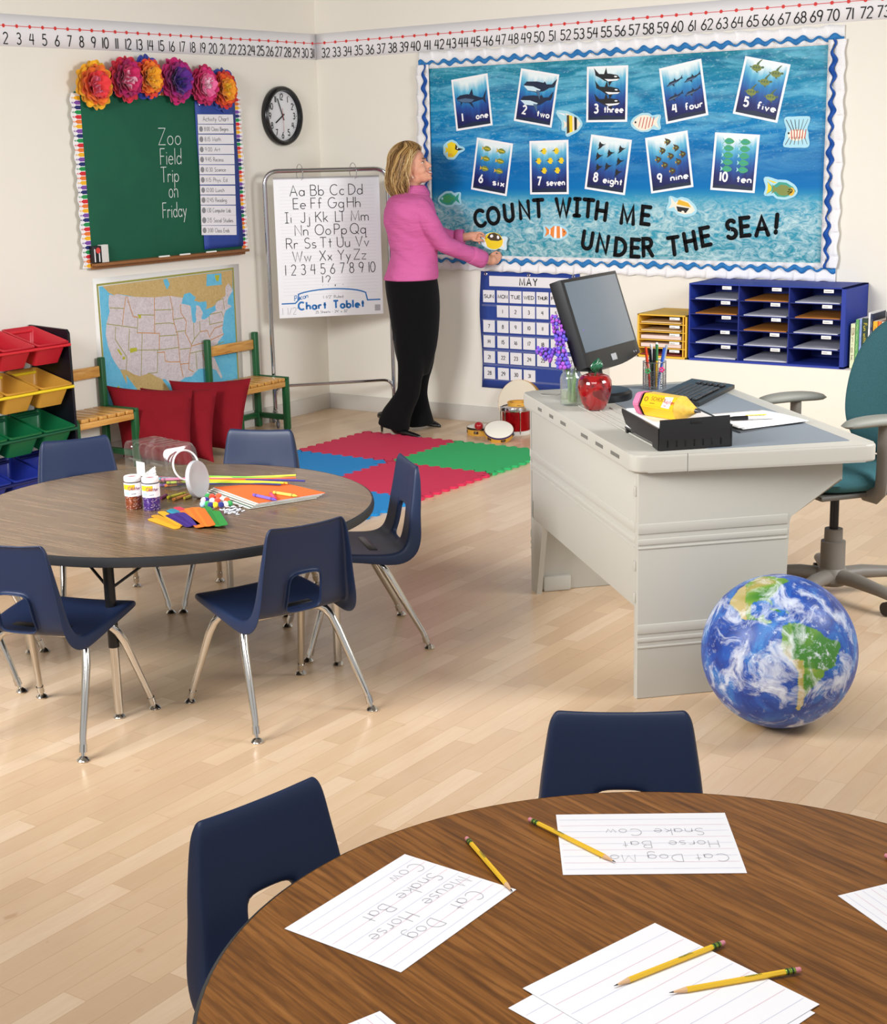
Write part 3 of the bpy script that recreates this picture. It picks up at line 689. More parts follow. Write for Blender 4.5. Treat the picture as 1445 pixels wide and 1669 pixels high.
# ---- printed sea creatures (outlines of unit length, nose to the left)
def ell(cx_, cy_, rx, ry, n=20, a=0):
    return [(cx_ + rx * cos(2 * pi * i / n) * cos(a) - ry * sin(2 * pi * i / n) * sin(a), cy_ + rx * cos(2 * pi * i / n) * sin(a) + ry * sin(2 * pi * i / n) * cos(a)) for i in range(n)]
OUT = {
 'shark': [(-.5, .02), (-.38, .1), (-.15, .13), (-.07, .12), (.02, .28), (.06, .1), (.28, .04), (.38, .03), (.5, .26), (.46, .02), (.5, -.14), (.37, -.02), (.2, -.06), (.02, -.1), (.1, -.26), (-.08, -.11), (-.3, -.1), (-.36, -.2), (-.36, -.08), (-.45, -.05)],
 'whale': [(-.5, -.02), (-.42, .08), (-.1, .12), (.1, .11), (.14, .15), (.2, .08), (.36, .1), (.5, .26), (.47, .1), (.44, .03), (.3, 0), (.15, -.1), (0, -.14), (.06, -.34), (-.08, -.16), (-.35, -.15)],
 'orca': [(-.5, -.02), (-.4, .08), (-.1, .12), (0, .12), (.06, .32), (.13, .1), (.32, .1), (.42, .18), (.54, .3), (.49, .16), (.46, .04), (.3, -.02), (.1, -.12), (-.05, -.15), (-.1, -.3), (-.2, -.14), (-.42, -.1)],
 'dolphin': [(-.54, -.08), (-.42, -.02), (-.3, .08), (-.05, .1), (.02, .22), (.1, .08), (.3, .1), (.4, .14), (.52, .26), (.47, .12), (.52, .04), (.38, .06), (.2, -.02), (-.05, -.08), (-.08, -.22), (-.18, -.1), (-.4, -.1)],
 'manta': [(-.1, .36), (.05, .1), (.3, -.02), (.55, .02), (.3, -.1), (.12, -.16), (-.1, -.3), (-.5, -.42), (-.28, -.18), (-.3, -.02)],
 'fish': [(-.5, 0), (-.4, .12), (-.15, .24), (.1, .24), (.3, .08), (.5, .22), (.42, 0), (.5, -.2), (.3, -.07), (.1, -.22), (-.15, -.22), (-.4, -.12)],
 'angelfish': [(-.42, .02), (-.25, .24), (.0, .36), (.35, .5), (.22, .22), (.28, .08), (.46, .2), (.4, 0), (.46, -.2), (.28, -.06), (.2, -.2), (.26, -.42), (-.02, -.32), (-.25, -.22)],
 'longnose': [(-.55, .03), (-.28, .08), (-.12, .28), (.1, .36), (.32, .28), (.3, .08), (.46, .16), (.4, 0), (.46, -.14), (.3, -.06), (.3, -.3), (.02, -.32), (-.16, -.18), (-.28, -.02)],
}
def place(poly, cx_, cy_, L, rot=0.0, flip=False):
    o = []
    for x, y in poly:
        if flip: x = -x
        o.append((cx_ + L * (x * cos(rot) - y * sin(rot)), cy_ + L * (x * sin(rot) + y * cos(rot))))
    return o
g = NT('deep_sea_picture', rough=.4, spec=.3)
gc = g.n('SeparateXYZ'); oc = g.coord('Object'); g.l(oc, gc.inputs[0]); vv = g.math('ADD', g.math('DIVIDE', gc.outputs[1], .3), .5)
rad = g.math('ABSOLUTE', g.math('MULTIPLY', gc.outputs[0], 5.0))
vv2 = g.math('SUBTRACT', vv, g.math('MULTIPLY', g.math('POWER', rad, 2.0), .35))
rays = g.noise(g.mapping(oc, scale=(30, 3, 1)), 1.2, 2)
vv3 = g.math('ADD', vv2, g.math('MULTIPLY', g.math('SUBTRACT', rays, .5), .25))
DEEP = g.color(g.ramp(vv3, [(0, '171A4A'), (.2, '1D2668'), (.38, '23509C'), (.56, '2B86C0'), (.72, '6CBFDC'), (.88, 'EAF6F7')]))
PM = {n: mat('print_' + n, h, .45) for n, h in (('white', 'F6F6F8'), ('navy', '14243F'), ('slate', '4F6C8C'), ('black', '15171C'), ('olive', '7D8A3C'), ('yellow', 'F2D21E'), ('brown', '4A3A22'), ('teal', '2FA08C'), ('moss', '4F6B45'), ('pale', 'CFE8F2'), ('orange', 'EE8A3A'), ('red', 'C24A38'), ('cream', 'F4EAD8'), ('gold', 'E8B62A'), ('green', '3FA46A'), ('aqua', 'A9DCEC'), ('rock', '0E2340'), ('blue', '2F63B0'))}
PML = list(PM); PMATS = [PM[k] for k in PML]; PI_ = {k: i for i, k in enumerate(PML)}
def creature(bm, kind, cx_, cy_, L, rot=0.0, flip=False, z=.0022):
    pl = lambda poly, m, dz=0.0: flat(bm, place(poly, cx_, cy_, L, rot, flip), z + dz, PI_[m])
    d = .00025
    if kind == 'shark': pl(OUT['shark'], 'navy'); pl([(-.48, -.02), (-.2, .02), (.1, -.02), (.0, -.09), (-.3, -.09)], 'slate', d)
    elif kind == 'whale': pl(OUT['whale'], 'navy'); pl([(-.5, -.03), (-.2, -.02), (.05, -.08), (-.05, -.14), (-.35, -.14)], 'pale', d); pl([(-.1, -.1), (.02, -.1), (.05, -.33)], 'slate', 2 * d)
    elif kind == 'orca': pl(OUT['orca'], 'black'); pl([(-.48, -.04), (-.2, -.06), (.1, -.06), (-.05, -.14), (-.4, -.1)], 'white', d); pl(ell(-.33, .03, .06, .025), 'white', d)
    elif kind == 'dolphin': pl(OUT['dolphin'], 'navy'); pl([(-.42, -.04), (-.1, .0), (.2, .0), (-.05, -.07), (-.38, -.09)], 'slate', d)
    elif kind == 'turtle':
        pl([(-.1, .1), (-.16, .3), (-.34, .52), (-.22, .48), (.0, .28), (.06, .1)], 'moss'); pl([(-.05, -.1), (-.12, -.26), (-.2, -.3), (.0, -.26), (.06, -.1)], 'moss')
        pl([(.25, .05), (.45, .1), (.4, -.02)], 'moss'); pl(ell(-.38, .05, .1, .07), 'moss', d); pl(ell(0, 0, .32, .19, 18, .1), 'olive', d)
        for ax in (-.15, .02, .18): pl(ell(ax, .03, .06, .07, 8), 'moss', 2 * d)
    elif kind == 'manta': pl(OUT['manta'], 'black'); pl([(.2, -.05), (.62, -.12), (.2, -.09)], 'black', d)
    elif kind == 'olivefish': pl(OUT['fish'], 'olive'); pl([(-.35, .02), (.2, .06), (.2, 0), (-.35, -.05)], 'yellow', d); pl([(.3, .06), (.48, .18), (.42, 0), (.48, -.18), (.3, -.05)], 'gold', d); pl(ell(-.36, .06, .03, .03, 8), 'black', 2 * d)
    elif kind == 'yellowfish': pl(OUT['longnose'], 'yellow'); pl([(-.55, .03), (-.28, .08), (-.15, .22), (-.12, .05), (-.28, .0)], 'black', d)
    elif kind == 'brownfish': pl(OUT['angelfish'], 'brown'); pl(ell(.0, .05, .16, .1, 10), 'olive', d); pl([(.3, .05), (.45, .16), (.4, 0), (.45, -.16), (.3, -.04)], 'gold', d)
    elif kind == 'greenfish': pl(OUT['fish'], 'green'); pl([(-.4, .03), (.1, .12), (.28, .02), (.1, -.08), (-.35, -.04)], 'teal', d); pl([(.32, .06), (.48, .18), (.43, 0), (.48, -.16), (.32, -.05)], 'aqua', d)
def bold(bm, s, h, x, y, mi, z, align='l', fit=None):
    write(bm, s, h, h * .23, x, y, mi, None, z, align, gap=.26, fit=fit, cap=False, stack=2e-5)
def poster(n, word, corners, crs, label):
    P = [R_(*c, -.006) for c in corners]
    xc = sum(p[0] for p in P) / 4; zc = sum(p[1] for p in P) / 4
    ex = Vector((P[1][0] - P[0][0] + P[2][0] - P[3][0], P[1][1] - P[0][1] + P[2][1] - P[3][1])) / 2
    ey = Vector((P[0][0] - P[3][0] + P[1][0] - P[2][0], P[0][1] - P[3][1] + P[1][1] - P[2][1])) / 2
    rot = (math.atan2(ex.y, ex.x) + math.atan2(ey.y, ey.x) - pi / 2) / 2
    w, h = ex.length, ey.length
    t = thing('number_poster', label, 'poster', M=right_frame(xc, zc, .0065, rot), group='sea animal number posters')
    bm = BM(); box(bm, (0, 0, .0006), (w, h, .0012)); obj('white_card', bm, PM['white'], t, angle=30)
    bm = BM(); flat(bm, [(-w * .45, -h * .46), (w * .45, -h * .46), (w * .45, h * .46), (-w * .45, h * .46)], .0016, 0)
    o = obj('deep_sea_print', bm, DEEP, t, angle=30)
    bm = BM(); flat(bm, [(-w * .45, -h * .46), (w * .45, -h * .46), (w * .45, -h * .41), (w * .2, -h * .395), (w * .0, -h * .375), (-w * .2, -h * .4), (-w * .45, -h * .42)], .0018, PI_['rock'])
    for (kind, x, y, L, r, f) in crs: creature(bm, kind, x * w, y * h, L * w, r, f)
    obj('sea_animal_print', bm, PMATS, t, angle=30)
    bm = BM(); bold(bm, str(n), h * .15, -w * .3, -h * .33, 0, .0024); 
    bold(bm, word, h * .115, w * .4, -h * .33, 0, .0024, 'r', fit=w * min(.46, .085 * len(word) + .06))
    obj('number_lettering', bm, PM['white'], t)
c3 = lambda x, y: (660 + x / 3.6125, 50 + y / 3.6125); c4 = lambda x, y: (1040 + x / 3.568, 50 + y / 3.568)
poster(1, 'one', [c3(272, 290), c3(487, 250), c3(514, 555), c3(303, 593)], [('shark', 0, .07, .82, -.12, False)], 'number poster 1 one with a single shark')
poster(2, 'two', [c3(683, 222), c3(908, 257), c3(862, 572), c3(640, 530)], [('whale', .05, .22, .84, .02, False), ('whale', .02, -.04, .84, .08, False)], 'number poster 2 two with two humpback whales')
poster(3, 'three', [c3(1070, 212), c3(1313, 203), c3(1308, 538), c3(1067, 538)], [('orca', .0, .3, .62, -.05, True), ('orca', .02, .07, .62, -.08, True), ('orca', .02, -.14, .62, .0, True)], 'number poster 3 three with three orcas')
poster(4, 'four', [c4(116, 218), c4(363, 167), c4(411, 492), c4(166, 540)], [('dolphin', -.17, .2, .4, .1, False), ('dolphin', .25, .2, .4, .1, False), ('dolphin', -.2, -.06, .4, .1, False), ('dolphin', .22, -.04, .4, .1, False)], 'number poster 4 four with four dolphins')
poster(5, 'five', [c4(622, 148), c4(888, 196), c4(806, 535), c4(549, 483)], [('turtle', -.2, .34, .34, .1, True), ('turtle', .24, .3, .34, .1, True), ('turtle', .04, .13, .34, .1, True), ('turtle', -.2, -.08, .34, .1, True), ('turtle', .24, -.1, .34, .1, True)], 'number poster 5 five with five sea turtles')
poster(6, 'six', [c3(427, 632), c3(637, 662), c3(597, 973), c3(385, 935)], [('olivefish', x, y, .26, 0, True) for y in (.32, .13, -.06) for x in (-.2, .2)], 'number poster 6 six with six olive fish in two columns')
poster(7, 'seven', [c3(733, 650), c3(962, 642), c3(963, 962), c3(736, 965)], [('yellowfish', x, y, .2, 0, False) for x, y in ((-.14, .3), (.18, .3), (-.28, .12), (.02, .12), (.3, .12), (-.14, -.06), (.2, -.06))], 'number poster 7 seven with seven yellow fish')
poster(8, 'eight', [c3(1097, 612), c3(1336, 642), c3(1293, 968), c3(1055, 932)], [('manta', x, y, .22, .3, False) for x, y in ((-.22, .34), (.28, .32), (.02, .22), (-.25, .14), (.27, .1), (.0, -.02), (-.22, -.06), (.26, -.1))], 'number poster 8 eight with eight black manta rays')
poster(9, 'nine', [c4(38, 622), c4(282, 583), c4(325, 910), c4(76, 945)], [('brownfish', x, y, .18, 0, True) for x, y in ((.02, .36), (-.12, .22), (.2, .23), (-.24, .08), (.06, .1), (.34, .1), (-.1, -.04), (.22, -.02), (.06, -.16))], 'number poster 9 nine with nine brown fish')
poster(10, 'ten', [c4(447, 590), c4(706, 606), c4(677, 945), c4(418, 925)], [('greenfish', x, y, .27, 0, True) for y in (.36, .24, .12, 0, -.12) for x in (-.18, .18)], 'number poster 10 ten with ten green fish in two columns')
# ---- cut-out words
LET = mat('letter_black', '0E0E11', .7, spec=.2)
def cut_letter(ch, px, py, rot, label, h=.118):
    x, z = R_(px, py, -.008)
    bm = BM(); st, tw = text_strokes(ch, h * .8, 0)
    for pl in st:
        if ch == '!' and len(pl) == 2 and abs(pl[0][1] - pl[1][1]) < h * .1: pl = [(pl[0][0], .006), (pl[1][0], 0)]
        ribbon(bm, [(a - tw / 2, b - h * .4) for a, b in pl], h * .19)
    o = obj('cutout_letter', bm, LET, angle=30, solid=.002); o.matrix_world = right_frame(x, z, .0085, radians(rot))
    tag(o, label, 'letter', 'black cut-out letters on the sea display')
words_ = [('COUNT', [(440, 1105, 14), (519, 1090, 8), (610, 1073, 6), (702, 1055, 5), (785, 1045, 3)], c3), ('WITH', [(930, 1040, 0), (1012, 1040, -3), (1078, 1045, -5), (1155, 1062, -8)], c3), ('ME', [(1310, 1085, -4), (1417, 1088, -6)], c3), ('UNDER', [(1073, 1235, -10), (1163, 1255, -11), (1268, 1275, -6), (1355, 1280, -2), (1428, 1275, 2)], c3), ('THE', [(205, 1252, 8), (300, 1225, 12), (390, 1197, 11)], c4), ('SEA!', [(540, 1155, 8), (620, 1140, 6), (718, 1137, 4), (803, 1122, -4)], c4)]
seen_ = {}
nth = ['first', 'second', 'third', 'fourth', 'fifth']
for w_, L_, cf in words_:
    for i_, (ch, (x_, y_, r_)) in enumerate(zip(w_, L_)):
        nm = 'exclamation mark' if ch == '!' else 'letter ' + ch
        cut_letter(ch, *cf(x_, y_), r_, 'black cut-out %s, %s in the word %s on the sea display' % (nm, nth[i_], w_.strip('!')))
# ---- fish cut-outs
def cutout(px, py, parts, label, rot=0.0, margin=.012, back='aqua', M=None, far=.008):
    """parts: list of (polygon in metres, material, layer); a pale paper backing follows the outline"""
    x, z = R_(px, py, -far)
    t = thing('fish_cutout', label, 'fish cutout', M=M or right_frame(x, z, far + .001, rot), group='fish cut-outs on the sea display')
    allp = [p for poly, m, l in parts if l == 0 for p in poly]
    dense = []
    for poly, m, l in parts:
        if l: continue
        for i in range(len(poly)):
            a, b = poly[i], poly[(i + 1) % len(poly)]
            dense += [(a[0] + (b[0] - a[0]) * k / 6, a[1] + (b[1] - a[1]) * k / 6) for k in range(6)]
    N = 56; bk = []
    R0 = []
    for k in range(N):
        a = 2 * pi * k / N; d = (cos(a), sin(a)); best = 0
        for p in dense:
            pr_ = p[0] * d[0] + p[1] * d[1]; q = abs(-p[0] * d[1] + p[1] * d[0])
            if pr_ > 0 and q < .009: best = max(best, pr_)
        R0.append(best)
    R0 = [max(R0[k], .5 * (R0[k - 1] + R0[(k + 1) % N])) for k in range(N)]
    R0 = [(R0[k - 1] + 2 * R0[k] + R0[(k + 1) % N]) / 4 + margin for k in range(N)]
    bk = [(R0[k] * cos(2 * pi * k / N), R0[k] * sin(2 * pi * k / N)) for k in range(N)]
    bm = BM(); prism(bm, bk, 0, .001); obj('paper_backing', bm, PM[back], t, angle=30)
    bm = BM()
    for poly, m, l in parts: flat(bm, poly, .0013 + .0002 * l, PI_[m])
    obj('fish_print', bm, PMATS, t, angle=30)
    return t
sc_ = lambda kind, L, flip=False: place(OUT[kind], 0, 0, L, 0, flip)
def stripe(xs, ys, m, l=1): return ([(xs[0], ys[0]), (xs[1], ys[0]), (xs[1] + (xs[2] if len(xs) > 2 else 0), ys[1]), (xs[0] + (xs[2] if len(xs) > 2 else 0), ys[1])], m, l)
cutout(*c3(285, 703), [(sc_('longnose', .135, True), 'yellow', 0), ([(.075, .004), (.035, .012), (.017, .034), (.012, .004), (.035, -.004)], 'black', 1), (ell(.03, .01, .005, .005, 8), 'white', 2), ([(-.04, -.02), (-.01, -.02), (.0, -.036), (-.036, -.036)], 'gold', 1)], 'yellow longnose fish cutout pointing right beside the shark poster', 0)
cutout(*c3(985, 552), [(place(OUT['angelfish'], 0, 0, .13, 0, True), 'cream', 0), ([(.012, .045), (.03, .035), (.03, -.028), (.014, -.036)], 'black', 1), ([(-.022, .05), (.0, .048), (.002, -.04), (-.02, -.044)], 'yellow', 1), ([(-.036, .052), (-.02, .052), (-.018, -.044), (-.036, -.05)], 'brown', 1), ([(-.05, .06), (-.1, .07), (-.05, .05)], 'white', 0)], 'black yellow and white striped fish cutout with a trailing fin below poster 2', 0)
cutout(1052, 200, [(place(OUT['fish'], 0, 0, .165, 0, False), 'cream', 0), (ell(-.01, .0, .062, .042), 'cream', 1)] + [([(-.045 + .02 * k, -.034 + .006 * abs(k - 2)), (-.04 + .02 * k, -.034 + .006 * abs(k - 2)), (-.025 + .02 * k, .03), (-.03 + .02 * k, .03)], 'red', 2) for k in range(5)] + [(ell(-.062, .004, .006, .006, 8), 'black', 2)], 'white fish cutout with red slanting stripes below poster 3', 0)
lion = [(ell(0, -.01, .05, .03), 'cream', 0)] + [([(-.03 + .012 * k, .01), (-.026 + .012 * k, .012), (-.06 + .024 * k, .07), (-.063 + .024 * k, .068)], 'black', 0) for k in range(6)] + [([(-.03 + .014 * k, -.03), (-.024 + .014 * k, -.03), (-.028 + .016 * k, .018), (-.033 + .016 * k, .018)], 'red', 1) for k in range(6)] + [([(-.04 + .016 * k, -.02), (-.036 + .016 * k, -.02), (-.06 + .024 * k, -.06), (-.063 + .024 * k, -.058)], 'brown', 0) for k in range(6)] + [(ell(-.045, .0, .006, .006, 8), 'black', 2)]
cutout(*c4(922, 595), lion, 'lionfish cutout with spiny fins near the right edge of the display', 0, .014)
cutout(*c3(262, 993), [(place(OUT['fish'], 0, 0, .15, 0, False), 'teal', 0), (place(OUT['fish'], -.008, .002, .1), 'green', 1), (ell(-.052, .008, .008, .008, 8), 'aqua', 2)], 'green and blue parrot fish cutout beside the pink shirt', .06)
cutout(*c3(888, 1187), [(place(OUT['fish'], 0, 0, .15, 0, True), 'orange', 0), ([(.03, -.034), (.045, -.03), (.04, .03), (.026, .034)], 'white', 1), ([(-.012, -.034), (.006, -.036), (.004, .036), (-.01, .034)], 'white', 1), ([(-.045, -.014), (-.036, -.014), (-.036, .016), (-.045, .014)], 'white', 1), (ell(.056, .006, .004, .004, 8), 'black', 2)], 'orange and white banded clownfish cutout between the two rows of words', -.04)
cutout(*c4(255, 1025), [(place(OUT['fish'], 0, 0, .16, 0, True), 'cream', 0), ([(.01, .0), (.045, .004), (.03, -.026), (-.02, -.03), (-.035, -.005)], 'black', 1), ([(-.03, .034), (.03, .03), (.055, .01), (-.035, .006)], 'gold', 1), (ell(.012, -.025, .01, .007, 8), 'cream', 2)], 'tan and black triggerfish cutout above the words THE SEA', -.25, .013)
cutout(*c4(825, 925), [(place(OUT['fish'], .005, 0, .165, 0, True), 'teal', 0), (place(OUT['fish'], .012, -.002, .12, 0, True), 'olive', 1), ([(-.05, .01), (-.075, .035), (-.07, 0), (-.075, -.03), (-.05, -.01)], 'yellow', 1), (ell(.062, -.004, .02, .022, 12), 'gold', 1), ([(-.02, .035), (-.09, .05), (-.04, .03)], 'yellow', 0), (ell(.066, .004, .004, .004, 8), 'black', 2)], 'green and yellow angelfish cutout below the lionfish', -.1)
# ---------------------------------------------------------------- calendar
q = lambda x, y: (770 + x / 6.955, 420 + y / 6.955)
kx0, kz1 = R_(782, 442, -.006); kx1 = R_(*q(1213, 190), -.006)[0]; kz0 = R_(*q(98, 1465), -.006)[1]; kz1 = max(kz1, R_(*q(1213, 185), -.006)[1])
KW, KH = kx1 - kx0, kz1 - kz0; kxc, kzc = (kx0 + kx1) / 2, (kz0 + kz1) / 2
cal = thing('calendar_chart', 'blue calendar pocket chart hanging below the sea display', 'calendar chart', M=right_frame(kxc, kzc, .002))
bm = BM(); grid(bm, lambda a, b: ((a - .5) * KW + .008 * sin(b * 7) * (1 - a), (b - .5) * KH, .003 + .0015 * sin(a * 9 + b * 5)), 12, 12); obj('blue_panel', bm, BLUE, cal, solid=.002)
for gx in (-.44, 0, .44):
    bm = BM(); lathe(bm, [(.005, 0), (.009, .0025), (.011, 0)], 14, 0, Matrix.Translation((gx * KW, KH / 2 - .016, .006))); obj('grommet', bm, CHROME, cal)
bm = BM()
for k in range(6): box(bm, (0, KH / 2 - .205 - k * .0905, .006), (KW * .97, .012, .0006))
obj('clear_pocket_edge', bm, mat('faint_vinyl', 'FFFFFF', .15, alpha=.05), cal)
def wcard(name, xa, xb, ya, yb, s, label, hh, sw, grp, tilt=0.0):
    a = R_(*q(xa, ya), -.008); b = R_(*q(xb, yb), -.008)
    x0_, x1_, z1_, z0_ = a[0], b[0], a[1], b[1]
    t = thing(name, label, 'card', M=right_frame((x0_ + x1_) / 2, (z0_ + z1_) / 2, .0085, tilt), group=grp)
    w, h = x1_ - x0_, z1_ - z0_
    bm = BM(); box(bm, (0, 0, .0005), (w, h, .001)); obj('card_sheet', bm, CARD, t, angle=30)
    bm = BM(); write(bm, s, h * hh, sw, 0, -h * hh * .5, 0, None, .0014, 'c', gap=.2 if hh < .6 else .34, fit=(w * .8 if len(s) > 2 and hh < .5 else None)); obj('numeral' if s.isdigit() else 'lettering', bm, INK, t)
wcard('calendar_card', 188, 1092, 205, 345 + 8, 'MAY', 'long white title card MAY at the top of the calendar', .7, .0075, 'cards in the calendar', -.0)
colx = [(118, 252), (275, 408), (418, 555), (567, 708), (722, 862), (880, 1012), (1036, 1165)]
for k, d in enumerate(('SUN', 'MON', 'TUE', 'WED', 'THUR', 'FRI', 'SAT')):
    dy = 365 + 6.0 * k; wcard('calendar_card', *colx[k], dy, dy + 143, d, 'white weekday card %s in the calendar heading row' % d, .27, .0042, 'cards in the calendar')
rowy = [530, 703, 876, 1051, 1232]
for n in range(1, 32):
    c_ = n % 7; r_ = n // 7
    dy = rowy[r_] + (6.3 + r_ * 1.4) * c_ + 2; wcard('calendar_card', colx[c_][0] + r_ * 3, colx[c_][1] + r_ * 1, dy, dy + 143, str(n), 'white date card %d in the calendar' % n, .3, .004, 'cards in the calendar')
# ================================================================ furniture on the floor
def wood_top(name, ang, c0, c1, c2, rough=.38):
    g = NT(name, rough=rough, spec=.45, coat=.12)
    v = g.mapping(g.coord('Object'), rot=(0, 0, -ang))
    a = g.noise(g.mapping(v, scale=(1.6, 26, 1)), 2.2, 7, .62, .9)
    b = g.noise(g.mapping(v, scale=(5, 150, 1)), 2.4, 4, .6, .3)
    w = g.n('TexWave', wave_type='BANDS', bands_direction='Y'); g.l(g.mapping(v, scale=(.35, 3.0, 1)), w.inputs['Vector'])
    w.inputs['Scale'].default_value = 6; w.inputs['Distortion'].default_value = 9; w.inputs['Detail'].default_value = 5; w.inputs['Detail Scale'].default_value = 1.3; w.inputs['Detail Roughness'].default_value = .62
    col = g.ramp(a, [(.28, c0), (.5, c1), (.72, c2)])
    col = g.mix(g.math('MULTIPLY', g.ramp(w.outputs['Fac'], [(0, (1, 1, 1)), (.16, (.35, .35, .35)), (.4, (0, 0, 0))]), .6), col, c0)
    col = g.mix(g.math('MULTIPLY', g.ramp(b, [(.5, (0, 0, 0)), (.7, (1, 1, 1))]), .45), col, c0)
    return g.color(col)
EDGE = mat('edge_rubber_black', '242528', .45); BLACKM = mat('black_enamel', '141416', .35); CHROMEL = mat('leg_chrome', 'CFCBC4', .14, 1.0)
def round_table(name, cx_, cy_, ztop, R, leg_angles, leg_r, top_mat, label):
    t = thing(name, label, 'table', (cx_, cy_, 0))
    bm = BM(); lathe(bm, [(0, ztop - .03), (R - .003, ztop - .03), (R - .003, ztop), (0, ztop)], 128); obj('tabletop', bm, top_mat, t, angle=30)
    bm = BM(); lathe(bm, [(R - .003, ztop - .031), (R + .003, ztop - .028), (R + .005, ztop - .016), (R + .003, ztop - .003), (R - .003, ztop + .0004)], 128); obj('edge_band', bm, EDGE, t)
    bm = BM(); lathe(bm, [(.1, ztop - .031), (leg_r + .04, ztop - .031), (leg_r + .04, ztop - .05), (leg_r + .025, ztop - .05), (leg_r + .025, ztop - .034), (.1, ztop - .034)], 64); obj('apron_ring', bm, BLACKM, t, recalc=True)
    for a in leg_angles:
        a = radians(a); x, y = leg_r * cos(a), leg_r * sin(a); zs = ztop * .46
        bm = BM(); cyl(bm, (x, y, zs - .02), (x, y, ztop - .032), .0165, 20); lg = obj('leg', bm, BLACKM, t)
        bm = BM(); cyl(bm, (x, y, .016), (x, y, zs), .0135, 18); obj('lower_tube', bm, CHROMEL, lg)
        bm = BM(); lathe(bm, [(0, 0), (.017, 0), (.019, .004), (.013, .012), (.006, .016), (.006, .024)], 18, 0, Matrix.Translation((x, y, 0))); obj('foot_glide', bm, CHROMEL, lg)
        bm = BM()
        for da in (-.28, .28): tube(bm, [(x, y, ztop - .13), (leg_r * .88 * cos(a + da), leg_r * .88 * sin(a + da), ztop - .036)], .0045, 8)
        obj('leg_brace', bm, BLACKM, lg)
    return t
gl = on_z(190, 888, .535) - on_z(0, 852, .535)
TOPL = wood_top('walnut_laminate', math.atan2(gl.y, gl.x), '523D28', '745A40', '8C7053', .27)
gl = on_z(1445, 1488, .58) - on_z(1240, 1395, .58)
TOPF = wood_top('dark_oak_laminate', math.atan2(gl.y, gl.x), '55310F', '85531F', 'A06A33', .36)
round_table('round_table', 2.765, -4.288, .535, .6635, (-66, 24, 114, 204), .545, TOPL, 'round brown activity table with craft supplies among navy chairs')
round_table('round_table', 5.50, -6.148, .58, .632, (20, 110, 200, 290), .52, TOPF, 'round dark oak table with ruled papers and pencils in the foreground')
# ---------------------------------------------------------------- school chairs
NAVY = mat('navy_plastic', '1D2A47', .42, spec=.4, bump=.08, bscale=500)
def make_chair():
    t = thing('school_chair', 'navy plastic school chair', 'chair')
    # profile: y, z, half width, skirt depth
    PR = [(.195, .333, .158, .004), (.19, .349, .168, .012), (.165, .357, .174, .02), (.08, .352, .178, .024), (-.01, .341, .178, .027), (-.085, .333, .176, .034), (-.128, .338, .174, .044), (-.15, .353, .169, .05), (-.163, .383, .162, .047), (-.171, .43, .154, .039), (-.177, .472, .149, .034), (-.183, .5, .146, .031), (-.191, .55, .138, .026), (-.198, .597, .131, .018), (-.203, .615, .124, .012), (-.211, .621, .117, .006)]
    TS = [-1, -.93, -.66, -.4, -.36, 0, .36, .4, .66, .93, 1]
    bm = BM(); V = []
    for i, (y, z, hw, sk) in enumerate(PR):
        a = PR[max(i - 1, 0)]; b = PR[min(i + 1, len(PR) - 1)]
        tx = Vector((0, b[0] - a[0], b[1] - a[1])).normalized(); nr = Vector((0, -tx.z, tx.y)) * -1    # away from the sitter
        if nr.z > 0 and i < 6: nr = -nr
        if i >= 6 and nr.y > 0: nr = -nr
        row = []
        row.append(bm.verts.new(Vector((-hw - .003, y, z)) + nr * sk))
        for tt in TS:
            dish = (.008 if i > 8 else .006) * (1 - tt * tt)
            row.append(bm.verts.new(Vector((tt * hw, y, z)) + nr * dish))
        row.append(bm.verts.new(Vector((hw + .003, y, z)) + nr * sk))
        V.append(row)
    nc = len(TS) + 2
    hole_rows = range(7, 10); hole_cols = range(5, 7)            # between t=-.36 and .36
    edges = []
    for i in range(len(PR) - 1):
        for j in range(nc - 1):
            if i in hole_rows and j in hole_cols: continue
            f = bm.faces.new((V[i][j], V[i][j + 1], V[i + 1][j + 1], V[i + 1][j])); f.smooth = True
    # rim turned backwards around the opening
    loop = [V[7][5], V[7][6], V[7][7], V[8][7], V[9][7], V[10][7], V[10][6], V[10][5], V[9][5], V[8][5]]
    back = [bm.verts.new(v.co + Vector((0, -.016, -.002))) for v in loop]
    for k in range(len(loop)):
        k2 = (k + 1) % len(loop); f = bm.faces.new((loop[k], loop[k2], back[k2], back[k])); f.smooth = True
    bmesh.ops.recalc_face_normals(bm, faces=bm.faces[:])
    obj('seat_shell', bm, NAVY, t, angle=None, subsurf=2, solid=.006)
    for s in (-1, 1):
        for (yy, fy, nm) in ((-.055, -.215, 'rear'), (.075, .205, 'front')):
            bm = BM(); sg = -1 if nm == 'rear' else 1
            tube(bm, [(0, yy, .318), (s * .09, yy, .318), (s * .118, yy + sg * .002, .315), (s * .139, yy + sg * .01, .302), (s * .152, yy + sg * .024, .28), (s * .162, yy + sg * .045, .24), (s * .192, fy - sg * .02, .06), (s * .1955, fy - sg * .014, .042)], [.0125] * 6 + [.0098, .0095], 12)
            lg = obj('leg', bm, CHROMEL, t)
            bm = BM(); d = Vector((s * .0035, sg * .012, -.036)).normalized(); p = Vector((s * .1952, fy - sg * .0145, .044))
            cyl(bm, p, p + d * .022, .0115, 14); cyl(bm, p + d * .02, p + d * .036, .006, 10)
            lathe(bm, [(0, 0), (.016, 0), (.0185, .004), (.013, .011), (.005, .015)], 18, 0, Matrix.Translation((s * .2, fy, 0)))
            obj('foot_glide', bm, CHROMEL, lg)
    bm = BM(); box(bm, (0, -.055, .33), (.19, .03, .016), bev=.004); box(bm, (0, .075, .335), (.2, .03, .02), bev=.004); obj('seat_bracket', bm, BLACKM, t)
    return t
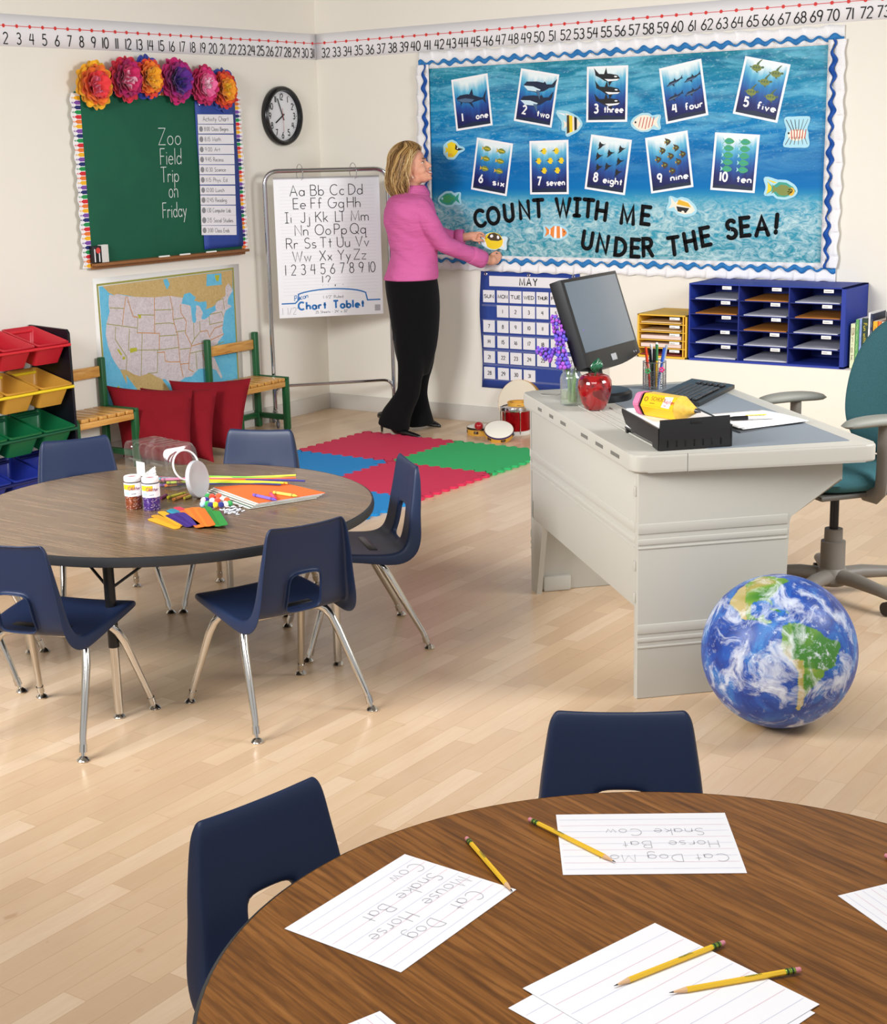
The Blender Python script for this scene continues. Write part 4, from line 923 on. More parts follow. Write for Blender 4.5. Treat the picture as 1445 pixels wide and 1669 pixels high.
chairs = [((3.343, -4.46), (-.944, .33), 'navy school chair with its back to the camera in front of the craft table'),
          ((3.135, -3.807), (-.645, -.764), 'navy school chair seen in profile at the right of the craft table by the mats'),
          ((2.895, -4.93), (-.283, .96), 'navy school chair at the lower left cut by the picture edge'),
          ((2.264, -4.76), (.78, .62), 'navy school chair at the far left with only its front legs in the picture'),
          ((2.50, -3.63), (.40, -.916), 'navy school chair behind the craft table in front of the red cushions'),
          ((2.09, -4.01), (.889, -.457), 'navy school chair behind the craft table beside the toy bins'),
          ((5.114, -5.568), (.514, -.857), 'navy school chair behind the foreground table near the globe ball'),
          ((4.888, -6.085), (.983, -.183), 'navy school chair at the left edge of the foreground table')]
c0 = make_chair()
for k, ((x, y), fw, lab) in enumerate(chairs):
    c = c0 if k == 0 else copy_tree(c0)
    c.location = (x, y, 0); c.rotation_euler = (0, 0, math.atan2(fw[1], fw[0]) - pi / 2)
    c['label'] = lab; c['group'] = 'chairs at the craft table' if k < 6 else 'chairs at the foreground table'
# ---------------------------------------------------------------- puzzle mats
def jig(s, n=9, amp=.013):
    """interlocking edge: returns offset at parameter 0..1"""
    k = (s * n) % 1.0
    return amp * max(-1, min(1, 2.4 * sin(2 * pi * k)))
MR, MG, MB_ = mat('foam_red', 'CE2A50', .85, bump=.15, bscale=300), mat('foam_green', '2DAE64', .85, bump=.15, bscale=300), mat('foam_blue', '1583C6', .85, bump=.15, bscale=300)
gx = [.79, 1.45, 2.11]; gy = [-.645, -1.305, -1.965, -2.625]
def mat_tile(ix, iy, m, label):
    x0, x1 = gx[ix], gx[ix + 1]; y1, y0 = gy[iy], gy[iy + 1]; N = 120; P = []
    for k in range(N): s = k / N; P.append((x0 + (x1 - x0) * s, y0 + jig(s)))
    for k in range(N): s = k / N; P.append((x1 + jig(s), y0 + (y1 - y0) * s))
    for k in range(N): s = 1 - k / N; P.append((x0 + (x1 - x0) * s, y1 + jig(s)))
    for k in range(N): s = 1 - k / N; P.append((x0 + jig(s), y0 + (y1 - y0) * s))
    cx_, cy_ = (x0 + x1) / 2, (y0 + y1) / 2
    bm = BM(); n_ = len(P); ins = .03
    rp = []
    for k in range(n_):
        e_, q_ = divmod(k, N); s_ = q_ / N
        rp.append([(x0 + ins + (x1 - x0 - 2 * ins) * s_, y0 + ins), (x1 - ins, y0 + ins + (y1 - y0 - 2 * ins) * s_), (x1 - ins - (x1 - x0 - 2 * ins) * s_, y1 - ins), (x0 + ins, y1 - ins - (y1 - y0 - 2 * ins) * s_)][e_])
    A_ = [bm.verts.new((a - cx_, b - cy_, .0005)) for a, b in P]; B_ = [bm.verts.new((a - cx_, b - cy_, .013)) for a, b in P]; C_ = [bm.verts.new((a - cx_, b - cy_, .013)) for a, b in rp]
    for k in range(n_):
        k2 = (k + 1) % n_; bm.faces.new((A_[k], A_[k2], B_[k2], B_[k])); bm.faces.new((B_[k], B_[k2], C_[k2], C_[k]))
    bm.faces.new(C_)
    o = obj('puzzle_mat', bm, m, angle=30, loc=(cx_, cy_, 0)); tag(o, label, 'floor mat', 'interlocking foam floor mats')
mat_tile(0, 0, MR, 'red foam puzzle mat under the heel of the teacher'); mat_tile(1, 0, MG, 'green foam puzzle mat next to the white desk')
mat_tile(0, 1, MB_, 'blue foam puzzle mat behind the craft table'); mat_tile(1, 1, MR, 'red foam puzzle mat in front of the green mat'); mat_tile(1, 2, MB_, 'blue foam puzzle mat nearest the camera half hidden by a chair')
# ---------------------------------------------------------------- toy bin organizer
SIDE = mat('organizer_black', '100F1A', .35)
OY1 = -2.474; BWID = .2215; NB = 3; OY0 = OY1 - .016 * 2 - BWID * NB
org = thing('toy_bin_organizer', 'black toy organizer rack with colored rails against the left wall', 'toy organizer', (.16, (OY0 + OY1) / 2, 0))
for nm, y in (('side_panel', OY1 - .008), ('side_panel', OY0 + .008)):
    bm = BM(); prism(bm, [(.012, .002), (.30, .002), (.304, .03), (.304, .785), (.29, .803), (.012, .815)], -.008, .008, 0, Matrix(((1, 0, 0, -.16), (0, 0, 1, y - (OY0 + OY1) / 2), (0, 1, 0, 0), (0, 0, 0, 1))))
    obj(nm, bm, SIDE, org, angle=30)
rowz = [.728, .512, .292, .075]; cols_ = [('red', 'BE1F2E', 'D22A34'), ('yellow', 'CF9A3C', 'EFD22A'), ('green', '0F6B3F', '14583A'), ('blue', '25369A', '1B2263')]
for z, (nm, h, hr) in zip(rowz, cols_):
    for xr, dz in ((.312, 0), (.06, .062)):
        bm = BM(); cyl(bm, (xr - .16, OY0 + .004 - (OY0 + OY1) / 2, z + dz), (xr - .16, OY1 - .012 - (OY0 + OY1) / 2, z + dz), .0085, 14); obj('rail', bm, mat('rail_' + nm, hr, .35), org)
def make_bin(m):
    t = thing('toy_bin', 'bin', 'toy bin')
    W, D, Hh = BWID - .012, .285, .115
    def ringp(w, d, z, r=.018):
        o = []
        for (sx, sy, a0) in ((1, 1, 0), (-1, 1, 90), (-1, -1, 180), (1, -1, 270)):
            for k in range(5):
                a = radians(a0 + 22.5 * k); o.append((sx * (d / 2 - r) + r * cos(a), sy * (w / 2 - r) + r * sin(a), z))
        return o
    rings = [ringp(W * .78, D * .72, -Hh), ringp(W * .9, D * .93, 0), ringp(W, D, 0), ringp(W, D, .006), ringp(W * .94, D * .955, .008), ringp(W * .88, D * .91, .0), ringp(W * .76, D * .7, -Hh + .004)]
    bm = BM(); R_ = [[bm.verts.new(p) for p in r] for r in rings]; n = len(R_[0])
    for a, b in zip(R_[:-1], R_[1:]):
        for k in range(n): bm.faces.new((a[k], a[(k + 1) % n], b[(k + 1) % n], b[k]))
    bm.faces.new(list(reversed(R_[0]))); bm.faces.new(R_[-1])
    obj('tub', bm, m, t, angle=35)
    return t
tilt = math.atan2(.062, .252)
place_ = ['rightmost', 'middle', 'leftmost']
for ri, (z, (nm, h, hr)) in enumerate(zip(rowz, cols_)):
    b0 = make_bin(mat('bin_' + nm, h, .38))
    for k in range(NB):
        b = b0 if k == 0 else copy_tree(b0)
        b.location = (.186, OY1 - .016 - BWID * (k + .5), z + .0085 + .031 + .006); b.rotation_euler = (0, tilt, 0)
        b['label'] = '%s plastic toy bin, %s of its row in the organizer' % (nm, place_[k]); b['group'] = 'toy bins in the organizer'
# ---------------------------------------------------------------- small slatted bench chairs
GREENW = mat('green_lacquer', '1F5A33', .35); PINE = NT('varnished_pine', rough=.35, spec=.5, coat=.2)
PINE.color(PINE.ramp(PINE.noise(PINE.mapping(PINE.coord('Object'), scale=(3, 30, 30)), 2, 5, .6, .8), [(.3, 'B4762F'), (.5, 'D19A4C'), (.72, 'DFB066')])); PINE = PINE.m
PINEY = NT('varnished_pine_rail', rough=.35, spec=.5, coat=.2)
PINEY.color(PINEY.ramp(PINEY.noise(PINEY.mapping(PINEY.coord('Object'), scale=(30, 3, 30)), 2, 5, .6, .8), [(.3, 'B4762F'), (.5, 'D19A4C'), (.72, 'DFB066')])); PINEY = PINEY.m
def make_bench():
    t = thing('slatted_bench', 'bench', 'bench'); Wd = .46; x0, x1 = .018, .285
    for s in (-1, 1):
        y = s * (Wd / 2 - .018)
        bm = BM(); box(bm, (x0 + .018, y, .295), (.036, .036, .59), bev=.008, seg=3); obj('rear_post', bm, GREENW, t)
        bm = BM(); box(bm, (x1 - .018, y, .155), (.036, .036, .31), bev=.006); obj('front_leg', bm, GREENW, t)
        bm = BM(); box(bm, ((x0 + x1) / 2, y + s * .004, .315), (x1 - x0, .028, .022), bev=.005); obj('seat_rail', bm, GREENW, t); bm = BM(); box(bm, ((x0 + x1) / 2, y, .075), (x1 - x0 - .07, .026, .034), bev=.005); obj('lower_rail', bm, GREENW, t)
    bm = BM(); box(bm, (x0 + .02, 0, .075), (.026, Wd - .07, .034), bev=.005); obj('lower_rail', bm, GREENW, t)
    bm = BM(); box(bm, (x0 + .014, 0, .515), (.02, Wd - .074, .06), bev=.004); obj('backrest_rail', bm, PINEY, t)
    for xx in (x1 - .012, x0 + .05):
        bm = BM(); box(bm, (xx, 0, .285), (.02, Wd - .074, .034), bev=.003); obj('apron', bm, PINEY, t)
    n = 6; sw = (Wd - .074) / n
    for k in range(n):
        bm = BM(); box(bm, ((x0 + x1) / 2 + .004, -Wd / 2 + .037 + sw * (k + .5), .313), (x1 - x0 - .004, sw - .011, .02), bev=.004); obj('seat_slat', bm, PINE, t)
    return t
b1 = make_bench(); b1.location = (0, -.972, 0); b1['label'] = 'green and pine slatted bench beside the chart stand'; b1['group'] = 'slatted benches'
b2 = copy_tree(b1); b2.location = (0, -2.242, 0); b2['label'] = 'green and pine slatted bench partly behind the toy organizer'
# ---------------------------------------------------------------- red cushions
g = NT('red_canvas', rough=.9, spec=.2); g.bump(g.noise(g.coord('Object'), 9, 4, .55, .6), .5, .012); REDC = g.color(g.mix(g.noise(g.coord('Object'), 5, 3), '7C101C', '8C1622'))
def cushion(bl, br, tl, tr, label, seed):
    """corner points: bottom left / right, top left / right seen from the front"""
    bl, br, tl, tr = map(Vector, (bl, br, tl, tr)); c = (bl + br + tl + tr) / 4
    ex = ((br - bl) + (tr - tl)).normalized(); ey = ((tl - bl) + (tr - br)).normalized(); nz = ex.cross(ey).normalized()
    t = thing('cushion', label, 'cushion', tuple(c), group='red floor cushions')
    bm = BM()
    def side(sg):
        def fn(u, v):
            P = (bl * (1 - u) + br * u) * (1 - v) + (tl * (1 - u) + tr * u) * v - c
            a, b = u * 2 - 1, v * 2 - 1
            h = (max(0, 1 - abs(a) ** 3.2) * max(0, 1 - abs(b) ** 3.2)) ** .5 * .058
            pin = 1 - .085 * (1 - a * a) * abs(b) ** 3 ; pin2 = 1 - .085 * (1 - b * b) * abs(a) ** 3
            w_ = (.009 * noise.noise(Vector((u * 3.2, v * 3.2, seed))) + .006 * noise.noise(Vector((u * 9 + v * 5, v * 3, seed + 3)))) * (1 - abs(a) ** 6) * (1 - abs(b) ** 6)
            P = P - ex * P.dot(ex) * (1 - pin2) - ey * P.dot(ey) * (1 - pin)
            return P + nz * sg * (h + w_)
        return fn
    grid(bm, side(1), 22, 22); grid(bm, side(-1), 22, 22, flip=True)
    bmesh.ops.remove_doubles(bm, verts=bm.verts[:], dist=.0015)
    obj('stuffed_cover', bm, REDC, t, angle=80)
cushion((.11, -1.985, .03), on_z(318, 768, .03), on_left(172, 628, .03), on_left(313, 634, .36), 'red canvas cushion at the front of the row beside the left bench', 1)
cushion((.16, -1.86, .03), on_z(349, 754, .03), on_left(228, 632, .05), on_left(354, 632, .42), 'red canvas cushion in the middle of the three', 5)
cushion((.18, -1.60, .03), on_z(394, 740, .03), on_left(275, 620, .06), on_left(409, 616, .44), 'red canvas cushion leaning nearest the right bench', 9)
# ---------------------------------------------------------------- chart stand with alphabet tablet
SP0 = Vector((.17, -.66, 0)); SD = Vector((cos(radians(48)), sin(radians(48)), 0)); SN = Vector((SD.y, -SD.x, 0))
def st(px, py, off=0.0):
    r = ray(px, py); o = SP0 + SN * off; tt = (o - EYE).dot(SN) / r.dot(SN); p = EYE + r * tt
    return (p - SP0).dot(SD), p.z
stand = thing('chart_stand', 'chrome tube chart stand holding the alphabet tablet in the room corner', 'chart stand', M=Matrix(((SD.x, 0, SN.x, SP0.x), (SD.y, 0, SN.y, SP0.y), (0, 1, 0, 0), (0, 0, 0, 1))))
wS = (st(633, 350)[0] + st(641, 600)[0]) / 2; lS = (st(436, 350)[0] + st(446, 660)[0]) / 2; topz = st(530, 277)[1]; barz = st(530, 625)[1]
CT = mat('stand_chrome', 'C9C9CC', .1, 1.0)
def rnd_path(pts, r=.075, n=7):
    out = [Vector(pts[0])]
    for i in range(1, len(pts) - 1):
        p, a, b = Vector(pts[i]), Vector(pts[i - 1]), Vector(pts[i + 1]); u = (a - p).normalized() * r; v = (b - p).normalized() * r
        for k in range(n + 1): s = k / n; out.append(p + u * (1 - s) ** 2 + v * s ** 2)
    out.append(Vector(pts[-1])); return out
bm = BM(); tube(bm, rnd_path([(lS, .07, 0), (lS, topz, 0), (wS, topz, 0), (wS, .07, 0)], .085), .0135, 14); obj('upright_frame', bm, CT, stand)
bm = BM(); tube(bm, rnd_path([(lS, barz - .1, 0), (lS + .012, barz, 0), (wS - .012, barz, 0), (wS, barz - .1, 0)], .06), .0095, 12); obj('cross_bar', bm, CT, stand)
for x in (lS, wS):
    bm = BM(); tube(bm, rnd_path([(x, .055, -.115), (x, .1, -.03), (x, .1, .03), (x, .055, .085)], .03), .011, 12); ft = obj('base_foot', bm, CT, stand)
    for zz in (-.115, .085):
        bm = BM(); lathe(bm, [(0, -.009), (.02, -.009), (.024, -.004), (.024, .004), (.02, .009), (0, .009)], 18, 0, Matrix.Translation((x, .0245, zz)) @ Matrix.Rotation(pi / 2, 4, 'Y')); cyl(bm, (x, .035, zz), (x, .058, zz), .006, 10); obj('caster', bm, mat('caster_grey', '6D6D70', .4), ft)
pa, pb, pcc, pd = st(446.5, 291.5, .03), st(617.5, 287.5, .03), st(624.3, 511.2, .03), st(453.7, 519, .03)
px0, px1 = (pa[0] + pd[0]) / 2, (pb[0] + pcc[0]) / 2; pz1, pz0 = (pa[1] + pb[1]) / 2, (pcc[1] + pd[1]) / 2; TW, TH = px1 - px0, pz1 - pz0
tab = thing('chart_tablet', 'large white alphabet chart tablet hanging from two rings on the chrome stand', 'chart tablet', M=stand.matrix_world @ Matrix.Translation((px0, pz0, .022)))
bm = BM(); box(bm, (TW / 2, TH / 2, .005), (TW, TH, .01), bev=.001)
obj('paper_pad', bm, mat('tablet_paper', 'F6F6F8', .6), tab)
bm = BM(); tl_ = []
for k in range(84): box(bm, (TW * (k + .5) / 84, TH + .001, .0055), (TW / 84 * .45, .012, .0125))
obj('comb_binding', bm, mat('binding_grey', '9A9A9E', .5), tab)
bm = BM()
yy = lambda f_: TH * (1 - f_)
rowsT = [(.124, [(.15, 'Aa'), (.345, 'Bb'), (.53, 'Cc'), (.705, 'Dd')]), (.216, [(.178, 'Ee'), (.344, 'Ff'), (.506, 'Gg'), (.688, 'Hh')]), (.314, [(.094, 'Ii'), (.24, 'Jj'), (.383, 'Kk'), (.57, 'Ll'), (.72, 'Mm')]), (.406, [(.184, 'Nn'), (.373, 'Oo'), (.555, 'Pp'), (.707, 'Qq')]), (.499, [(.096, 'Rr'), (.268, 'Ss'), (.414, 'Tt'), (.578, 'Uu'), (.756, 'Vv')]), (.593, [(.15, 'Ww'), (.406, 'Xx'), (.58, 'Yy'), (.733, 'Zz')])]
for f_, items in rowsT:
    for x, s in items: write(bm, s, TH * .074, .0048, x * TW, yy(f_), 0, None, .0104, gap=.2)
write(bm, '1 2 3 4 5 6 7 8 9 10', TH * .074, .0048, .074 * TW, yy(.689), 0, None, .0104, fit=TW * .86, gap=.13)
write(bm, '!?', TH * .07, .0045, .42 * TW, yy(.773), 0, None, .0104, gap=.3); write(bm, ', .', TH * .07, .0055, .54 * TW, yy(.773), 0, None, .0104)
obj('alphabet_lettering', bm, INK, tab)
bm = BM(); PB = mat('tablet_blue', '1F72B8', .5); arc_ = [(.03, .895), (.155, .895), (.19, .87)] + [(.5 + .36 * cos(a), .86 - .06 * sin(a)) for a in [radians(150 - 8 * k) for k in range(17)]] + [(.85, .893), (.97, .893)]
ribbon(bm, [(x * TW, yy(f_)) for x, f_ in arc_], .008, 0, None, .0104)
write(bm, 'Chart Tablet', TH * .054, .0115, .5 * TW, yy(.943), 0, None, .0104, 'c', gap=.3, fit=TW * .63)
write(bm, 'Pacon', TH * .036, .0042, .15 * TW, yy(.878), 0, None, .0106, slant=.25, gap=.12, fit=TW * .13, rot=.2)
obj('blue_logo_print', bm, PB, tab)
bm = BM(); write(bm, '1 1/2" Ruled', TH * .02, .0022, .52 * TW, yy(.868), 0, None, .0104, 'c', fit=TW * .19); write(bm, '25 Sheets - 24" x 32"', TH * .017, .002, .5 * TW, yy(.975), 0, None, .0104, 'c', fit=TW * .31)
write(bm, '1 1/2"', TH * .05, .0016, .03 * TW, yy(.975), 0, None, .0104, fit=TW * .15)
for k in range(9): flat(bm, [(TW * (.92 + .006 * k), yy(.975)), (TW * (.923 + .006 * k), yy(.975)), (TW * (.923 + .006 * k), yy(.93)), (TW * (.92 + .006 * k), yy(.93))], .0104)
obj('grey_small_print', bm, mat('small_print', '5A5A60', .7), tab)
bm = BM()
for k in range(34): flat(bm, [(TW * .05, yy(.06 + .0235 * k)), (TW * .95, yy(.06 + .0235 * k)), (TW * .95, yy(.06 + .0235 * k) + .0011), (TW * .05, yy(.06 + .0235 * k) + .0011)], .0102)
obj('ruling', bm, mat('rule_grey', 'D2D4DC', .7), tab)
for k, fx in enumerate((.255, .76)):
    rc = topz - .012
    o = obj('binder_ring', (lambda b: (tube(b, [(0, .05 * cos(2 * pi * i / 28), .05 * sin(2 * pi * i / 28)) for i in range(28)], .0022, 8, closed=True), b)[1])(BM()), CT)
    o.matrix_world = stand.matrix_world @ Matrix.Translation((px0 + fx * TW, topz - .012, .008)) @ Matrix.Rotation(radians(14), 4, 'Y'); tag(o, ('left' if k == 0 else 'right') + ' chrome binder ring holding the alphabet tablet on its bar', 'ring', 'binder rings of the chart stand')
# ---------------------------------------------------------------- drums and tambourines
def drum_label(): pass
dc = on_z(841, 706); RIMW = mat('drum_head', 'EFE9DC', .6); MAPLE = mat('maple_hoop', 'D9A23C', .45)
d = thing('snare_drum', 'red snare drum with chrome hoops standing on the floor by the desk', 'drum', (dc.x, dc.y, 0))
bm = BM(); lathe(bm, [(0, .012), (.083, .012), (.083, .15), (.0, .15)], 40); obj('shell', bm, mat('metal_red', 'B3121C', .18, .75), d)
for z0_, nm in ((0, 'bottom_hoop'), (.14, 'top_hoop')):
    bm = BM(); lathe(bm, [(.082, z0_), (.092, z0_), (.094, z0_ + .006), (.09, z0_ + .022), (.083, z0_ + .024)], 40); obj(nm, bm, mat('hoop_white', 'E9E6E0', .3) if z0_ == 0 else CT, d)
bm = BM(); lathe(bm, [(0, .158), (.084, .158)], 40); obj('drum_skin', bm, RIMW, d)
for k in range(6):
    a = k * pi / 3 + .3; bm = BM(); cyl(bm, (.094 * cos(a), .094 * sin(a), .01), (.094 * cos(a), .094 * sin(a), .16), .0028, 8); box(bm, (0, 0, 0), (.014, .012, .02), M=Matrix.Translation((.09 * cos(a), .09 * sin(a), .145)) @ Matrix.Rotation(a, 4, 'Z'), bev=.002); obj('tension_rod', bm, CT, d)
def tambourine(M, R, H, band, label):
    t = thing('tambourine', label, 'tambourine', M=M, group='tambourines on the floor')
    bm = BM(); n = 48
    lathe(bm, [(R - .006, 0), (R, 0), (R, H), (R - .006, H)], n); obj('wooden_frame', bm, MAPLE, t, angle=30)
    bm = BM(); lathe(bm, [(0, H + .001), (R - .003, H + .001), (R + .001, H - .001)], n); obj('skin', bm, RIMW, t)
    bm = BM(); lathe(bm, [(R + .001, H - .012), (R + .0022, H - .011), (R + .0018, H)], n); obj('tape_band', bm, band, t)
    for k in range(6):
        a = 2 * pi * k / 6 + .5
        bm = BM(); box(bm, (0, 0, 0), (.003, .028, H * .36), M=Matrix.Translation((R * cos(a), R * sin(a), H * .42)) @ Matrix.Rotation(a, 4, 'Z'), bev=.001); s_ = obj('jingle_slot', bm, mat('slot_dark', '4A2C12', .7), t)
        bm = BM()
        for dz in (-.003, .003): lathe(bm, [(0, 0), (.009, .0), (.009, .0012), (0, .0025)], 14, 0, Matrix.Translation((R * 1.012 * cos(a), R * 1.012 * sin(a), H * .42 + dz)))
        obj('jingle', bm, CT, s_)
    return t
tc = on_z(785, 706.5); tambourine(up_frame((tc.x, tc.y, .0), .2), .088, .045, mat('tape_black', '17171A', .5), 'flat lying tambourine with black band beneath the red maraca')
vd = Vector((EYE.x - tc.x, EYE.y - tc.y, 0)).normalized()
tc2 = on_z(813, 704, .05); tambourine(Matrix.Translation((tc2.x, tc2.y, .034)) @ (vd + Vector((-.2, .1, 0)) * 0 + Vector((0, 0, 1.9))).to_track_quat('Z', 'Y').to_matrix().to_4x4() @ Matrix.Rotation(.3, 4, 'Z'), .083, .04, mat('tape_navy', '25246A', .5), 'tilted tambourine with navy band leaning against the red drum')
hp = on_right(846, 672, -.05); t = thing('frame_drum', 'large cream frame drum leaning on the wall behind the red drum', 'drum', M=Matrix.Translation((hp.x, -.055, .146)) @ Matrix.Rotation(radians(90 - 8), 4, 'X'))
bm = BM(); lathe(bm, [(.14, -.045), (.146, -.045), (.146, 0), (.14, 0)], 56); obj('wooden_frame', bm, MAPLE, t, angle=30)
bm = BM(); lathe(bm, [(0, .001), (.144, .001), (.1465, -.002), (.1465, -.006)], 56); obj('skin', bm, mat('cream_skin', 'E9DEC8', .65), t)
bm = BM(); lathe(bm, [(0, 0), (.008, 0), (.008, .006), (0, .007)], 12, 0, Matrix.Translation((-.149, 0, -.02)) @ Matrix.Rotation(-pi / 2, 4, 'Y')); obj('side_jingle', bm, CT, t)
# half moon tambourine and castanet lying on the drum
t = thing('wooden_tambourine_ring', 'small wooden jingle ring lying on top of the red drum', 'tambourine', (dc.x + .01, dc.y + .012, .168))
bm = BM(); lathe(bm, [(.058, 0), (.066, 0), (.066, .022), (.058, .022)], 36); obj('wooden_frame', bm, MAPLE, t, angle=30, recalc=True)
for k in range(5): 
    a = k * 1.256 - 2.2; bm = BM(); lathe(bm, [(0, 0), (.011, 0), (.011, .0015), (0, .003)], 12, 0, Matrix.Translation((.067 * cos(a), .067 * sin(a), .01))); obj('jingle', bm, CT, t)
mz = on_z(780, 694, .075); t = thing('maraca', 'shiny red maraca resting on the flat tambourine', 'maraca', (mz.x, mz.y, .0735)); bm = BM(); ball(bm, (0, 0, 0), .026, s=(1, 1, 1.0)); obj('rattle_head', bm, mat('lacquer_red', 'A3161F', .15, coat=.5), t)
bm = BM(); cyl(bm, (-.012, .02, .0), (-.06, .1, -.014), .007, 10, r1=.009); obj('handle', bm, MATS['lacquer_red'], t)
# ================================================================ desk and everything on it
DP = Vector((4.253, -3.848, 0)); DU = Vector((-.721, .693, 0)); DV = Vector((.693, .721, 0)); DRZ = math.atan2(.721, .693)
PUTTY = mat('putty_plastic', 'BAB7AD', .45, spec=.4, bump=.04, bscale=400); PUTTYD = mat('slot_shadow_grey', '6E6C66', .7); SLATE = mat('slate_laminate', '7E868E', .5, spec=.35)
desk = thing('teacher_desk', 'putty colored molded plastic desk with computer and supplies on it', 'desk', M=up_frame(DP, DRZ))
DT = .765
# local axes: x = depth towards the chair, y = length away from the camera
def bevprism(bm, poly, z0, z1, bev, M=None, seg=2):
    fs = prism(bm, poly, z0, z1, 0, M); es = list({e for f in fs for e in f.edges if len(e.link_faces) == 2})
    bmesh.ops.bevel(bm, geom=es, offset=bev, segments=seg, profile=.6, affect='EDGES')
END = Matrix(((1, 0, 0, 0), (0, 0, -1, 0), (0, 1, 0, 0), (0, 0, 0, 1)))     # polygon x,z -> local x,z ; extrude along -y
pan = [(0, 0), (.478, 0), (.478, .53), (.485, .548), (.655, .645), (.655, .712), (0, .712)]
for nm, y0 in (('end_panel', 0.0), ('end_panel', 1.24)):
    bm = BM(); bevprism(bm, pan, -.018, .018, .007, Matrix.Translation((0, y0 + .018 if y0 == 0 else y0 - .018, 0)) @ END)
    ep = obj(nm, bm, PUTTY, desk, angle=35)
    yy_ = -.0005 if y0 == 0 else 1.2405
    for za, zb in ((.521, .552), (.487, .505), (.474, .4805), (.208, .238), (.182, .1955), (.162, .169)):
        bm = BM(); box(bm, (.239, yy_, (za + zb) / 2), (.479, .004, zb - za), bev=.0019); obj('raised_rib', bm, PUTTY, ep, angle=35)
bm = BM(); box(bm, (.012, .62, .5), (.024, 1.21, .425), bev=.005)
md = obj('modesty_panel', bm, PUTTY, desk, angle=35)
for za, zb in ((.521, .552), (.487, .505), (.474, .4805)):
    bm = BM(); box(bm, (.0, .62, (za + zb) / 2), (.006, 1.19, zb - za), bev=.0028); obj('raised_rib', bm, PUTTY, md, angle=35)
for zz in (.65, .42, .32):
    bm = BM(); box(bm, (-.002, .02, zz), (.008, .016, .03), bev=.003); obj('panel_clip', bm, PUTTY, md)
# corner gusset under the far end
bm = BM(); prism(bm, [(1.24, .29), (1.075, .29), (1.045, .33), (1.09, .3), (1.17, .0), (1.24, 0)], 0, .06, 0, Matrix(((0, 0, 1, .002), (1, 0, 0, 0), (0, 1, 0, 0), (0, 0, 0, 1)))) if False else prism(bm, [(1.24, .30), (1.07, .30), (1.165, 0), (1.24, 0)], 0, .02, 0, Matrix(((0, 0, 1, .002), (1, 0, 0, 0), (0, 1, 0, 0), (0, 0, 0, 1))))
obj('corner_gusset', bm, PUTTY, desk, angle=35, recalc=True)
bm = BM(); box(bm, (.09, 1.2, .03), (.11, .03, .06), bev=.008); obj('inner_boss', bm, PUTTY, desk)
bm = BM(); box(bm, (.06, 1.2, .32), (.12, .03, .09), bev=.008); obj('inner_boss', bm, PUTTY, desk)
top = [(-.022, -.018), (.71, -.075), (.735, -.055), (.735, 1.29), (.71, 1.31), (-.005, 1.275), (-.022, 1.255)]
def rounded(poly, r, n=5):
    out = []
    for i in range(len(poly)):
        p, a, b = Vector(poly[i]), Vector(poly[i - 1]), Vector(poly[(i + 1) % len(poly)]); rr = min(r, (a - p).length * .45, (b - p).length * .45)
        u_ = (a - p).normalized() * rr; v_ = (b - p).normalized() * rr
        for k in range(n + 1): s = k / n; q = p + u_ * (1 - s) ** 2 + v_ * s ** 2; out.append((q.x, q.y))
    return out
bm = BM(); bevprism(bm, rounded([(-.022, -.018), (.735, -.075), (.735, 1.30), (-.022, 1.275)], .045), .712, DT, .009, None, 3)
dtop = obj('desktop', bm, PUTTY, desk, angle=35)
bm = BM(); bevprism(bm, rounded([(.222, .012), (.675, .0), (.675, 1.24), (.222, 1.24)], .012), DT - .001, DT + .0012, .0006); obj('slate_inlay', bm, SLATE, dtop, angle=35)
bm = BM(); box(bm, (.142, -.0285, .738), (.0022, .004, .055)); obj('lip_seam', bm, PUTTYD, dtop)
for x in (.085, .125, .175):
    bm = BM(); box(bm, (x, .5, DT + .0015), (.006, .62 if x > .1 else .9, .004), bev=.0018); obj('trough_ridge', bm, PUTTY, dtop)
for k, (a, b) in enumerate(((.989, 1.035), (.839, .885), (.685, .745), (.434, .505), (.274, .347), (.112, .193))):
    bm = BM(); box(bm, (-.0215, (a + b) / 2, .738), (.004, b - a, .011)); obj('lip_slot', bm, PUTTYD, dtop)
bm = BM(); lathe(bm, [(0, .0006), (.032, .0006), (.035, .002), (.037, .0)], 28, 0, Matrix.Translation((.06, 1.17, DT))); obj('cable_grommet', bm, mat('grommet_grey', 'A9A79F', .6), dtop)
bm = BM()
for yy_ in (1.05, .98): box(bm, (.09, yy_, DT + .0004), (.028, .012, .001))
obj('corner_slot', bm, PUTTYD, dtop)
# ---- monitor
MON = mat('monitor_black', '141517', .32); SCR = mat('screen_grey', '5F6870', .22, spec=.4)
mw = Vector((-.04, 1, 0)).normalized(); mtilt = radians(19); mn0 = Vector((mw.y, -mw.x, 0)); mup = (Vector((0, 0, 1)) * cos(mtilt) - mn0 * sin(mtilt)); mn = mw.cross(mup)
MW, MH = .44, .33; mb = Vector((3.705, -2.957, .892))
MM = Matrix(((mw.x, mup.x, mn.x, mb.x), (mw.y, mup.y, mn.y, mb.y), (mw.z, mup.z, mn.z, mb.z), (0, 0, 0, 1)))
mon = thing('computer_monitor', 'black flat monitor tilted back on a round base on the desk', 'monitor', M=MM)
bm = BM(); bevprism(bm, [(-MW / 2, .012)] + [(-MW / 2 + MW * k / 10, .012 - .022 * sin(pi * k / 10)) for k in range(1, 10)] + [(MW / 2, .012), (MW / 2, MH), (-MW / 2, MH)], -.05, 0, .006); obj('housing', bm, MON, mon, angle=30)
bm = BM(); box(bm, (0, MH / 2 + .025, .0), (MW - .034, MH - .075, .003), bev=.001); obj('screen', bm, SCR, mon)
